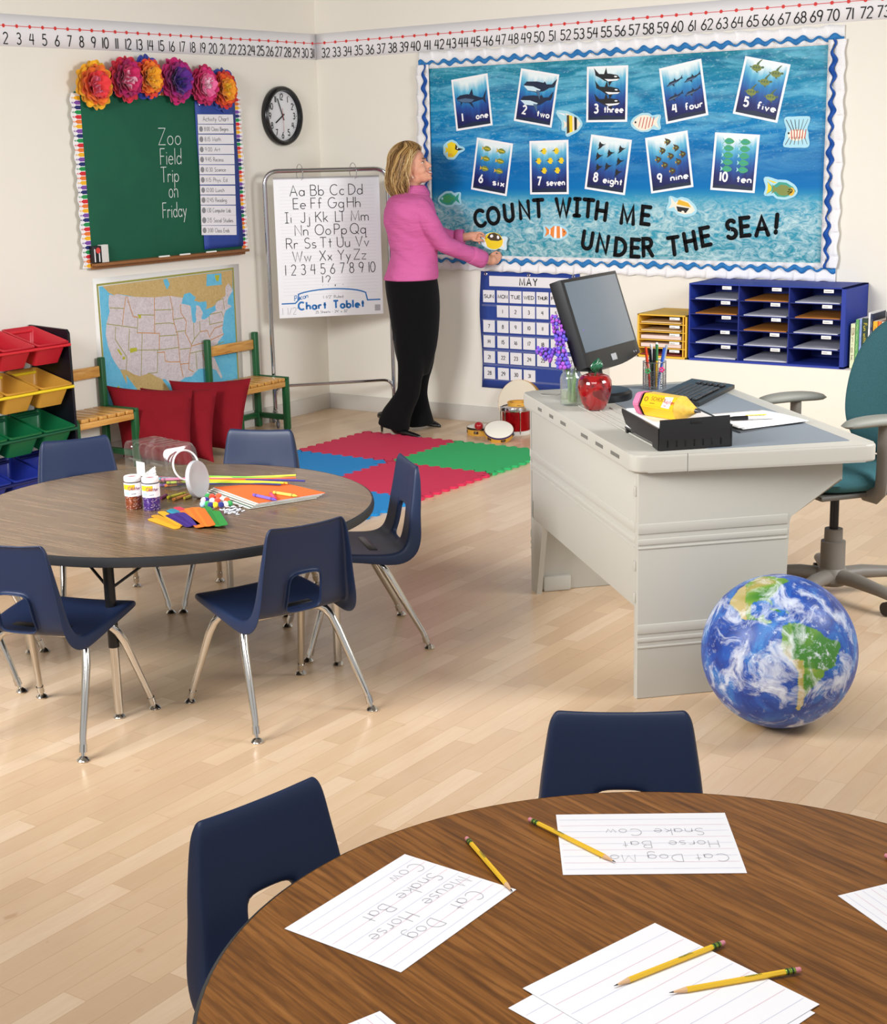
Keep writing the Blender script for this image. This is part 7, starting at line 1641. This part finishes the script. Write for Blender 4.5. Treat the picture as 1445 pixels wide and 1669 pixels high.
# ================================================================ papers and pencils on the foreground table
FZ = .5806
RULEB = mat('rule_blue', 'BFC6DC', .7); RULER = mat('rule_red', 'E0B4C0', .7); PENC = mat('pencil_grey', 'ABABB2', .8); SHEETW = mat('ruled_sheet', 'F1F0F3', .65)
def ruled(tl, tr, bl, h, label, text=(), n=9, ink=True):
    """page corners as the reader sees them: top left, top right, bottom left (pixels)"""
    A_, B_, D_ = (on_z(*q_, FZ + h) for q_ in (tl, tr, bl)); ex = B_ - A_; W = ex.length; ex.normalize(); ey = A_ - D_; ey = ey - ex * ey.dot(ex); H_ = ey.length; ey.normalize()
    if ex.cross(ey).z < 0: ex = -ex; A_ = A_ - ex * W
    O_ = A_ - ey * H_
    M = Matrix(((ex.x, ey.x, 0, O_.x), (ex.y, ey.y, 0, O_.y), (0, 0, 1, FZ + h), (0, 0, 0, 1)))
    t = thing('ruled_paper', label, 'paper', M=M, group='ruled papers on the foreground table')
    bm = BM(); box(bm, (W / 2, H_ / 2, 0), (W, H_, .0006)); obj('sheet', bm, SHEETW, t, angle=30)
    bm = BM()
    for k in range(n):
        y = H_ * (.1 + .82 * k / (n - 1)); m_ = 1 if k % 2 else 0; flat(bm, [(.004, y), (W - .004, y), (W - .004, y + .0007), (.004, y + .0007)], .0005, m_)
    obj('ruled_line', bm, [RULEB, RULER], t, angle=30)
    if text:
        bm = BM()
        for s, x, y, hh in text: write(bm, s, hh, .0011, x * W, y * H_, 0, None, .0007, gap=.22)
        obj('pencil_writing', bm, PENC, t, angle=30)
    return t
ruled((1217, 1423), (917, 1426), (1180, 1325), .0004, 'ruled paper with animal words at the back of the foreground table', [('Cat Dog Mou', .07, .7, .025), ('Horse', .1, .48, .024), ('Bat', .48, .48, .024), ('Snake', .16, .27, .024), ('Cow', .52, .27, .024)])
ruled((841, 1450), (653, 1585), (663, 1390), .0004, 'ruled paper with animal words at the left of the foreground table', [('Cat', .14, .74, .028), ('Dog', .5, .74, .028), ('Mouse', .05, .54, .027), ('Horse', .52, .54, .027), ('Snake', .1, .34, .027), ('Bat', .52, .34, .027), ('Cow', .06, .14, .027)])
ruled((1328, 1651), (1108, 1800), (1071, 1510), .0004, 'lower sheet of the blank ruled pair under two pencils')
ruled((1335, 1637), (1118, 1768), (1078, 1499), .0016, 'top sheet of the blank ruled pair under two pencils')
ruled((1365, 1460), (1506, 1560), (1490, 1424), .0004, 'ruled paper cut by the right edge of the picture', [('Dog', .1, .5, .028), ('Bat', .12, .2, .026)])
ruled((619, 1648), (790, 1785), (470, 1703), .0004, 'ruled paper corner at the bottom edge of the picture')
PENY = mat('pencil_paint', 'EFC02A', .35, coat=.2)
def pencil(e, t_, h, label):
    a, b = on_z(*e, FZ + h + .0038), on_z(*t_, FZ + h + .0038); d = b - a; L = d.length; d.normalize(); s = Vector((-d.y, d.x, 0)); r = .0039
    t = thing('pencil', label, 'pencil', M=Matrix(((d.x, s.x, 0, a.x), (d.y, s.y, 0, a.y), (0, 0, 1, a.z), (0, 0, 0, 1))), group='yellow pencils on the foreground table')
    bm = BM(); tube(bm, [(0, 0, 0), (.001, 0, 0), (.009, 0, 0)], [.003, .0036, .0036], 14); obj('pink_eraser', bm, mat('pencil_eraser', 'D88A96', .7), t)
    bm = BM(); tube(bm, [(.008 + .0012 * i, 0, 0) for i in range(13)], [.0041 if i % 3 else .0038 for i in range(13)], 14); f_ = obj('ferrule', bm, mat('ferrule_green', '8FB04A', .3, .8), t)
    bm = BM()
    for q_ in (.011, .018): tube(bm, [(q_, 0, 0), (q_ + .0025, 0, 0)], .00425, 14, caps=False)
    obj('ferrule_band', bm, mat('ferrule_dark', '1F3A22', .4), f_)
    bm = BM(); tube(bm, [(.022, 0, 0), (L - .024, 0, 0)], r, 6); br_ = obj('painted_barrel', bm, PENY, t, angle=20)
    bm = BM(); write(bm, 'TICONDEROGA', .0026, .0005, L * .3, -.0013, 0, Matrix.Translation((0, 0, r * 1.0)), .0002); obj('barrel_print', bm, mat('barrel_ink', '3A6A3A', .6), br_)
    bm = BM(); tube(bm, [(L - .0245, 0, 0), (L - .006, 0, 0)], [r * .98, .0012], 12); obj('sharpened_wood', bm, mat('cedar', 'DDB285', .6), t)
    bm = BM(); tube(bm, [(L - .0062, 0, 0), (L, 0, 0)], [.00122, .0003], 10); obj('graphite_tip', bm, mat('graphite', '3A3A3E', .35, .3), t)
pencil((862, 1335), (1003, 1405), .0008, 'yellow pencil lying across the paper at the back of the table')
pencil((760, 1366), (835, 1453), .0008, 'yellow pencil touching the corner of the left paper')
pencil((1180, 1536), (1000, 1607), .002, 'upper yellow pencil of the two on the blank paper')
pencil((1304, 1580), (1090, 1618), .002, 'lower yellow pencil of the two on the blank paper')
pencil((1442, 1394), (1588, 1450), .0003, 'yellow pencil with only its eraser inside the right picture edge')
# ================================================================ teacher
PO = on_z(668, 703)
def PP(px, py, d=0.0):
    r = ray(px, py); o = PO + camA * d; t = (o - EYE).dot(camA) / r.dot(camA); return EYE + r * t - PO
PXM = F_PX / ((PO + Vector((0, 0, .9))) - EYE).length
teacher = thing('person', 'woman in pink shirt and black trousers pinning a fish cutout to the display', 'person', (PO.x, PO.y, 0))
def catm(P, n=5):
    out = []
    for i in range(len(P) - 1):
        p0, p1, p2, p3 = P[max(i - 1, 0)], P[i], P[i + 1], P[min(i + 2, len(P) - 1)]
        for k in range(n):
            s = k / n; out.append(tuple(.5 * ((2 * b) + (c - a) * s + (2 * a - 5 * b + 4 * c - d) * s * s + (-a + 3 * b - 3 * c + d) * s ** 3) for a, b, c, d in zip(p0, p1, p2, p3)))
    out.append(tuple(P[-1])); return out
def limb(bm, nodes, seg=14, n=5):
    """nodes: (px, py, depth, radius)"""
    P = [(*PP(a, b, d), r) for a, b, d, r in nodes]; C = catm(P, n)
    tube(bm, [c[:3] for c in C], [c[3] for c in C], seg)
def loft(bm, lev, seg=28, n=4, caps=True, sc=1.0, power=2.2):
    """lev: (py, left px, right px, depth centre, depth half)"""
    C = catm([(float(a), float(b), float(c), d, e) for a, b, c, d, e in lev], n); rings = []
    for py, l, r, d, e in C:
        c = PP((l + r) / 2, py, d); rx = (r - l) / 2 / PXM * sc; ry = e * sc
        ring = []
        for k in range(seg):
            a = 2 * pi * k / seg; cx_, sx_ = cos(a), sin(a); q_ = (abs(cx_) ** power + abs(sx_) ** power) ** (-1 / power)
            ring.append(bm.verts.new(c + camR * rx * cx_ * q_ + camA * ry * sx_ * q_))
        rings.append(ring)
    for A_, B_ in zip(rings[:-1], rings[1:]):
        for k in range(seg): bm.faces.new((A_[k], A_[(k + 1) % seg], B_[(k + 1) % seg], B_[k])).smooth = True
    if caps: bm.faces.new(rings[0]); bm.faces.new(list(reversed(rings[-1])))
    return rings
def remeshed(name, bm, m, parent, voxel, smooth_it=4, fac=.5):
    bmesh.ops.recalc_face_normals(bm, faces=bm.faces[:])
    o = obj(name, bm, m, parent, angle=None)
    r = o.modifiers.new('skin', 'REMESH'); r.mode = 'VOXEL'; r.voxel_size = voxel; r.use_smooth_shade = True
    s = o.modifiers.new('relax', 'SMOOTH'); s.iterations = smooth_it; s.factor = fac
    return o
SKIN = mat('skin', 'DCA084', .48, spec=.4, sss=.12, var=.06, vscale=14)
HEADO = PP(671, 273.5)
HM = Matrix(((camR.x, -camA.x, 0, HEADO.x), (camR.y, -camA.y, 0, HEADO.y), (0, 0, 1, HEADO.z), (0, 0, 0, 1))) @ Matrix.Rotation(radians(15), 4, 'Z') @ Matrix.Rotation(radians(-21), 4, 'Y')
# head frame: x = face forward, +y = the side facing the camera, z up
body_bm = BM(); bm = body_bm
def hb(c, s): ball(bm, (0, 0, 0), 1.0, 0, HM @ Matrix.Translation(c) @ Matrix.Diagonal((*s, 1)), 20, 14)
hb((-.006, 0, .03), (.095, .076, .09)); hb((.03, 0, -.015), (.061, .061, .085)); hb((.042, 0, -.06), (.048, .051, .044)); hb((.05, 0, -.082), (.037, .039, .025)); hb((.076, 0, -.094), (.015, .019, .013)); hb((.048, 0, .045), (.043, .057, .046))
hb((.0, 0, -.06), (.058, .056, .045))
tube(bm, [HM @ Vector(p) for p in ((.085, 0, .010), (.094, 0, -.008), (.1055, 0, -.0255), (.107, 0, -.031), (.098, 0, -.036))], [.008, .0088, .0098, .0098, .007], 12)
for s in (-1, 1):
    hb((.095, s * .0085, -.0335), (.0095, .0068, .0065)); hb((.079, s * .027, .0165), (.0125, .024, .007)); hb((.048, s * .033, -.034), (.038, .029, .034))
    hb((-.006, s * .076, -.028), (.016, .008, .028)); hb((.003, s * .076, -.05), (.008, .007, .01))
hb((.0845, 0, -.056), (.013, .027, .013)); hb((.084, 0, -.076), (.0125, .022, .009))
limb(bm, [(668, 285, 0, .054), (671, 297, 0, .05), (668, 308, 0, .053), (663, 320, 0, .062), (661, 332, 0, .07)])
loft(bm, [(322, 650, 690, 0, .12), (340, 640, 695, 0, .15), (380, 642, 700, 0, .13), (415, 646, 703, 0, .12), (450, 640, 704, 0, .14), (500, 642, 706, 0, .14), (545, 650, 704, 0, .12)])
limb(bm, [(684, 343, -.12, .045), (702, 370, -.13, .043), (722, 397, -.09, .038), (755, 411, -.01, .034), (782, 421, .07, .027), (794, 424, .1, .025)])
limb(bm, [(690, 342, .13, .045), (712, 380, .18, .04), (738, 387, .175, .033), (757, 386, .165, .025), (763, 385.5, .163, .025)])
limb(bm, [(668, 520, -.07, .07), (670, 590, -.08, .045), (665, 640, -.08, .038), (646, 688, -.08, .028)]); limb(bm, [(686, 520, .07, .07), (684, 590, .075, .042), (680, 640, .08, .035), (684, 686, .08, .028)])
# hands: palm and five fingers each
def palm(c0, c1, r0, r1, sq): tube(bm, [PP(*c0), PP(*[(a + b) / 2 for a, b in zip(c0, c1)]), PP(*c1)], [r0, (r0 + r1) / 2 * 1.1, r1], 14, squash=sq)
# far hand, fingers reaching to the left edge of the fish
limb(bm, [(762, 385.5, .163, .023), (768, 384.5, .162, .026), (774, 384.5, .163, .025), (777, 385, .165, .018)], 14)
for (pts, r) in (([(772, 381, .158), (780, 379, .155), (786, 380.5, .15), (789.5, 384, .147)], .0082), ([(774, 384, .168), (782, 383.5, .166), (788, 386, .158), (791, 389, .15)], .0085), ([(774, 387.5, .168), (780, 388.5, .166), (785, 391.5, .158), (787, 394.5, .15)], .0082), ([(772, 390, .165), (777, 392, .163), (780.5, 395, .158), (781.5, 398, .152)], .0074), ([(768, 389, .15), (774, 392, .14), (780, 392.5, .136), (786, 391, .136)], .0092)):
    limb(bm, [(*p, r * (1 - .12 * i)) for i, p in enumerate(pts)], 10, 4)
# near hand, curled below the fish with the thumb pinching its lower edge
limb(bm, [(792, 423, .1, .024), (798, 424.5, .115, .028), (804, 424, .12, .028), (808, 423, .122, .02)], 14)
for (pts, r) in (([(805, 418, .125), (811, 415.5, .14), (814.5, 413, .15), (812, 410.5, .155)], .0085), ([(807, 421, .125), (813.5, 419.5, .14), (816, 416, .152), (812, 414, .15)], .0086), ([(807, 425, .125), (813, 424.5, .138), (815, 420.5, .148), (811, 418.5, .142)], .0083), ([(805, 428.5, .122), (810, 428.5, .132), (812.5, 425, .14), (809, 422.5, .136)], .0075), ([(798, 418.5, .12), (802, 414, .128), (806, 411.5, .138), (810, 409.5, .15)], .0094)):
    limb(bm, [(*p, r * (1 - .1 * i)) for i, p in enumerate(pts)], 10, 4)
remeshed('body', body_bm, SKIN, teacher, .0042, 3)
# face details
bm = BM()
for s in (-1, 1): ball(bm, (0, 0, 0), .0115, 0, HM @ Matrix.Translation((.0755, s * .031, .0005)) @ Matrix.Diagonal((1, 1, .42, 1)), 16, 10)
for s in (-1, 1): ball(bm, (0, 0, 0), .0055, 1, HM @ Matrix.Translation((.0848, s * .032, .0005)) @ Matrix.Diagonal((.5, 1, .85, 1)), 12, 8)
obj('eye', bm, [mat('eyeball', 'E2DAD4', .25), mat('iris', '2E221C', .25)], teacher)
bm = BM()
for s in (-1, 1):
    tube(bm, [HM @ Vector(p) for p in ((.0895, s * .013, .0185), (.0932, s * .026, .0225), (.0865, s * .043, .0185))], [.0018, .0026, .0012], 8)
    tube(bm, [HM @ Vector(p) for p in ((.083, s * .02, .0035), (.0868, s * .031, .0058), (.0745, s * .0435, .0015))], [.0014, .0022, .0012], 6)
obj('eyebrow', bm, mat('brow_brown', '5E4430', .7), teacher)
bm = BM(); tube(bm, [HM @ Vector(p) for p in ((.077, -.035, -.049), (.0925, -.017, -.0585), (.0985, 0, -.0595), (.0925, .017, -.0585), (.077, .035, -.049))], [.0016, .003, .0034, .003, .0016], 8); tube(bm, [HM @ Vector(p) for p in ((.077, -.034, -.051), (.0925, -.016, -.0695), (.0972, 0, -.0735), (.0925, .016, -.0695), (.077, .034, -.051))], [.0016, .0034, .004, .0034, .0016], 8); obj('lips', bm, mat('lip_rose', 'B9675C', .4), teacher)
bm = BM(); tube(bm, [HM @ Vector(p) for p in ((.078, -.03, -.0525), (.0905, -.015, -.064), (.095, 0, -.0665), (.0905, .015, -.064), (.078, .03, -.0525))], [.002, .0052, .0062, .0052, .002], 8); obj('teeth', bm, mat('teeth_white', 'F4F0EA', .25), teacher)
# hair: a cap and a chin length curtain of wavy strands, darker underneath
HAIRC = [mat('hair_blond', 'BC9860', .42, spec=.35), mat('hair_honey', '9A7645', .45, spec=.35), mat('hair_brown', '624627', .5, spec=.3), mat('hair_pale', 'DCC28E', .4, spec=.35)]
HO = PP(664, 268); HH = Matrix(((camR.x, -camA.x, 0, HO.x), (camR.y, -camA.y, 0, HO.y), (0, 0, 1, HO.z), (0, 0, 0, 1))) @ Matrix.Rotation(radians(12), 4, 'Z') @ Matrix.Rotation(radians(-6), 4, 'Y')
bm = BM(); rnd = random.Random(21)
def hair_pt(phi, v):
    """phi: 0 at the back of the head, +-pi at the face; v 0 crown .. 1 tip"""
    c_ = cos(phi); s_ = sin(phi); rf = .112 if c_ > 0 else .108
    if v < .45:
        a = v / .45 * (pi / 2); z = .022 + .104 * cos(a); k = sin(a)
        return Vector((-rf * c_ * k, .094 * s_ * k, z))
    q_ = (v - .45) / .55
    flare = 1 + .13 * sin(pi * min(1, q_ * .85)); inn = .16 * max(0, q_ - .75) / .25
    return Vector((-(rf * (flare - inn)) * c_ - .012 * sin(pi * q_) * max(0, c_), .094 * (flare - inn * .6) * s_, .022 - (.188 + .016 * c_) * q_))
def lim(v):
    K_ = [(0, pi), (.24, pi), (.3, 2.55), (.37, 2.2), (.46, 1.98), (.62, 1.72), (.8, 1.62), (1.1, 1.55)]
    for (a, b), (c, d) in zip(K_[:-1], K_[1:]):
        if a <= v <= c: return b + (d - b) * (v - a) / (c - a)
    return 1.55
def cap(u, v):
    phi = (u * 2 - 1) * lim(v); p = hair_pt(phi, v); w_ = .955 + .018 * sin(phi * 17 + v * 5)
    return HH @ Vector((p.x * w_, p.y * w_, p.z * (.97 if p.z > 0 else 1)))
grid(bm, cap, 64, 30, 2)
for k in range(430):
    phi0 = rnd.uniform(-1, 1); v0 = rnd.choice([0, .02, .06, .12, .2, .3]); v1 = rnd.uniform(.84, 1.06); off = rnd.uniform(-.12, .12); r0_ = rnd.uniform(.0016, .0038); lift = rnd.uniform(.97, 1.05) + .02 * (rnd.random() < .12); wav = rnd.uniform(.03, .11); wph = rnd.uniform(0, 6)
    pts, rs_ = [], []
    for i in range(20):
        v = v0 + (v1 - v0) * i / 19; ph = phi0 * lim(v) + off * sin(v * 4 + k) * .6 + wav * sin(v * 11 + wph) * min(1, v * 1.5)
        p = hair_pt(ph, v) * lift
        pts.append(HH @ p); rs_.append(r0_ * (1 - .7 * max(0, (i / 19 - .6) / .4) ** 2) * (1 if i else .4))
    tube(bm, pts, rs_, 5, rnd.choice((0, 0, 0, 1, 1, 1, 2, 2, 3)))
# locks swept back from the forehead over the temple and ear
for k in range(90):
    t_ = rnd.random(); s = 1 if k % 3 else -1; r0_ = rnd.uniform(.0018, .0036)
    a = rnd.uniform(1.9, 3.1) * s; st_ = hair_pt(a, .2 + .07 * rnd.random()) * 1.0
    md1 = Vector((.065 - .035 * t_, s * (.085 + .02 * rnd.random()), .075 - .03 * t_)); en = hair_pt(s * rnd.uniform(1.15, 1.85), rnd.uniform(.55, .8)) * rnd.uniform(1.0, 1.06)
    tube(bm, [HH @ (st_ * (1 - q_) ** 2 + md1 * 2 * q_ * (1 - q_) + en * q_ * q_) for q_ in [i / 11 for i in range(12)]], [r0_ * (.4 + .6 * sin(pi * min(1, i / 11 + .15))) for i in range(12)], 5, rnd.choice((0, 0, 1, 1, 2, 3, 3)))
obj('hair', bm, HAIRC, teacher, angle=70)
bm = BM(); ball(bm, HM @ Vector((.006, .083, -.06)), .0048, 0); obj('earring', bm, mat('pearl', 'F2ECE2', .2), teacher)
# shirt
SH = NT('pink_cotton', rough=.85, spec=.25)
SH.bump(SH.noise(SH.mapping(SH.coord('Object'), rot=(.4, .9, .3), scale=(4, 4, 17)), 1.5, 4, .55, .9), .5, .025)
SHIRT = SH.color(SH.mix(SH.noise(SH.coord('Object'), 6, 3), 'C95C97', 'D46BA3')); SHIRT.name = 'pink_shirt_cotton'
bm = BM()
loft(bm, [(311, 652, 692, .0, .07), (316, 643, 696, .0, .11), (324, 634, 701, -.005, .165), (336, 629, 706, -.005, .195), (350, 627, 709, -.005, .195), (368, 627.5, 711, -.005, .175), (390, 632, 713, .0, .158), (412, 637, 713.5, .0, .15), (432, 633, 713.5, .0, .165), (446, 628, 713.5, .0, .178), (455, 625, 713, .0, .184)], 36, 4)
limb(bm, [(680, 336, -.11, .062), (690, 348, -.14, .064), (703, 369, -.14, .060), (721, 395, -.095, .055), (738, 404.5, -.05, .051), (758, 412, .0, .047), (779, 420, .062, .044)], 18)
limb(bm, [(684, 336, .11, .06), (698, 360, .15, .058), (713, 380, .18, .052), (735, 387, .176, .045), (752, 386.5, .166, .041)], 18)
for v in bm.verts:
    n_ = noise.noise(Vector((v.co.x * 9, v.co.y * 9, v.co.z * 22 + v.co.x * 14))); v.co += Vector((v.co.x - PP(672, 390).x, v.co.y - PP(672, 390).y, 0)).normalized() * .010 * n_
shirt = remeshed('shirt', bm, SHIRT, teacher, .006, 3)
bm = BM(); loft(bm, [(302, 658, 689, .0, .064), (308, 654, 693.5, .0, .072), (316, 648, 697, .0, .09)], 32, 3, caps=False); loft(bm, [(302.5, 656, 691, .0, .067), (311, 650, 697, .0, .085), (319, 643, 700, .0, .115)], 32, 3, caps=False); obj('collar', bm, SHIRT, teacher, angle=80, solid=.004)
def sleeve_end(name, nodes):
    bm = BM(); P = [(*PP(a, b, d), r) for a, b, d, r in nodes]; tube(bm, [p[:3] for p in P], [p[3] for p in P], 22, caps=False); obj(name, bm, SHIRT, teacher, angle=60, solid=.005)
sleeve_end('cuff', [(765, 414.5, .025, .0475), (770, 416.5, .04, .0505), (782, 421.5, .07, .0515), (787, 423.5, .083, .049)])
sleeve_end('cuff', [(742, 387, .173, .044), (748, 387, .168, .046), (756, 386.3, .163, .044)])
# trousers
TR = mat('black_wool', '0B0B0D', .9, spec=.15, sheen=.05)
bm = BM()
loft(bm, [(446, 630, 710, 0, .165), (455, 627.5, 712, 0, .172), (475, 629, 715, 0, .178), (500, 633, 716.5, 0, .172), (530, 637.5, 715.5, 0, .158), (556, 641, 713, 0, .145), (580, 645, 708, 0, .125), (610, 654, 698, 0, .085)], 32, 4)
limb(bm, [(668, 530, -.06, .095), (669, 560, -.07, .092), (670, 590, -.075, .083), (668, 615, -.08, .074), (665, 640, -.08, .07), (655, 660, -.08, .077), (645, 680, -.08, .092), (641, 697, -.08, .098)], 20)
limb(bm, [(688, 530, .06, .095), (687, 560, .065, .088), (686, 590, .07, .077), (682, 615, .08, .066), (680, 640, .08, .062), (682, 660, .08, .066), (684, 678, .08, .076), (686, 693, .08, .084)], 20)
remeshed('trousers', bm, TR, teacher, .008, 14)
# shoes
SHOE = mat('black_leather', '0D0D0F', .18, spec=.6, coat=.3)
def shoe(hp, tp, hz, lift=0.0):
    a, b = on_z(*hp) - PO, on_z(*tp) - PO; d = (b - a); L = d.length; d.normalize(); s = Vector((-d.y, d.x, 0)); M = Matrix(((d.x, s.x, 0, a.x), (d.y, s.y, 0, a.y), (0, 0, 1, .0), (0, 0, 0, 1)))
    bm = BM(); prof = [(0, .022, hz + .045, .02), (.03, .028, hz + .05, .022), (.08, .03, hz * .75 + .045, .03), (.13, .034, hz * .3 + .036, .034), (.17, .038, .03, .026), (.205, .03, .022, .019), (L - .012, .014, .014, .012), (L, .003, .01, .007)]
    R_ = []
    for x, w, zc_, hh in prof:
        R_.append([bm.verts.new(M @ Vector((x, w * cos(2 * pi * k / 16), max(.001, zc_ + hh * sin(2 * pi * k / 16))))) for k in range(16)])
    for A_, B_ in zip(R_[:-1], R_[1:]):
        for k in range(16): bm.faces.new((A_[k], A_[(k + 1) % 16], B_[(k + 1) % 16], B_[k]))
    bm.faces.new(list(reversed(R_[0]))); bm.faces.new(R_[-1])
    sh = obj('shoe', bm, SHOE, teacher, angle=60, recalc=True)
    bm = BM(); tube(bm, [M @ Vector((.018, 0, hz + .03)), M @ Vector((.014, 0, 0.0))], [.014, .006], 10); obj('heel', bm, SHOE, sh)
shoe((620, 703), (685, 716), .055); shoe((662, 692), (718, 697.5), .05)
# the fish held against the board
hx, hz_ = R_(804, 394, -.05)
cutout(804, 394, [(place(OUT['fish'], 0, 0, .155, 0, False), 'cream', 0), (ell(.0, .005, .062, .05), 'yellow', 1), ([(-.045, .02), (-.03, .044), (.0, .054), (.035, .044), (.055, .02), (.03, .008), (-.02, .006)], 'brown', 2), (ell(-.015, .032, .011, .009, 10, .5), 'white', 3), (ell(.028, .03, .008, .011, 10, .4), 'white', 3), ([(-.062, .012), (-.04, -.03), (-.05, -.035), (-.072, .0)], 'white', 2)], 'yellow and brown butterflyfish cutout held in both hands by the woman', -.05, .014, 'pale', M=Matrix(((1, 0, 0, hx), (0, 0, -1, -.05), (0, 1, 0, hz_), (0, 0, 0, 1))) @ Matrix.Rotation(-.12, 4, 'Z') @ Matrix.Rotation(.12, 4, 'Y'))
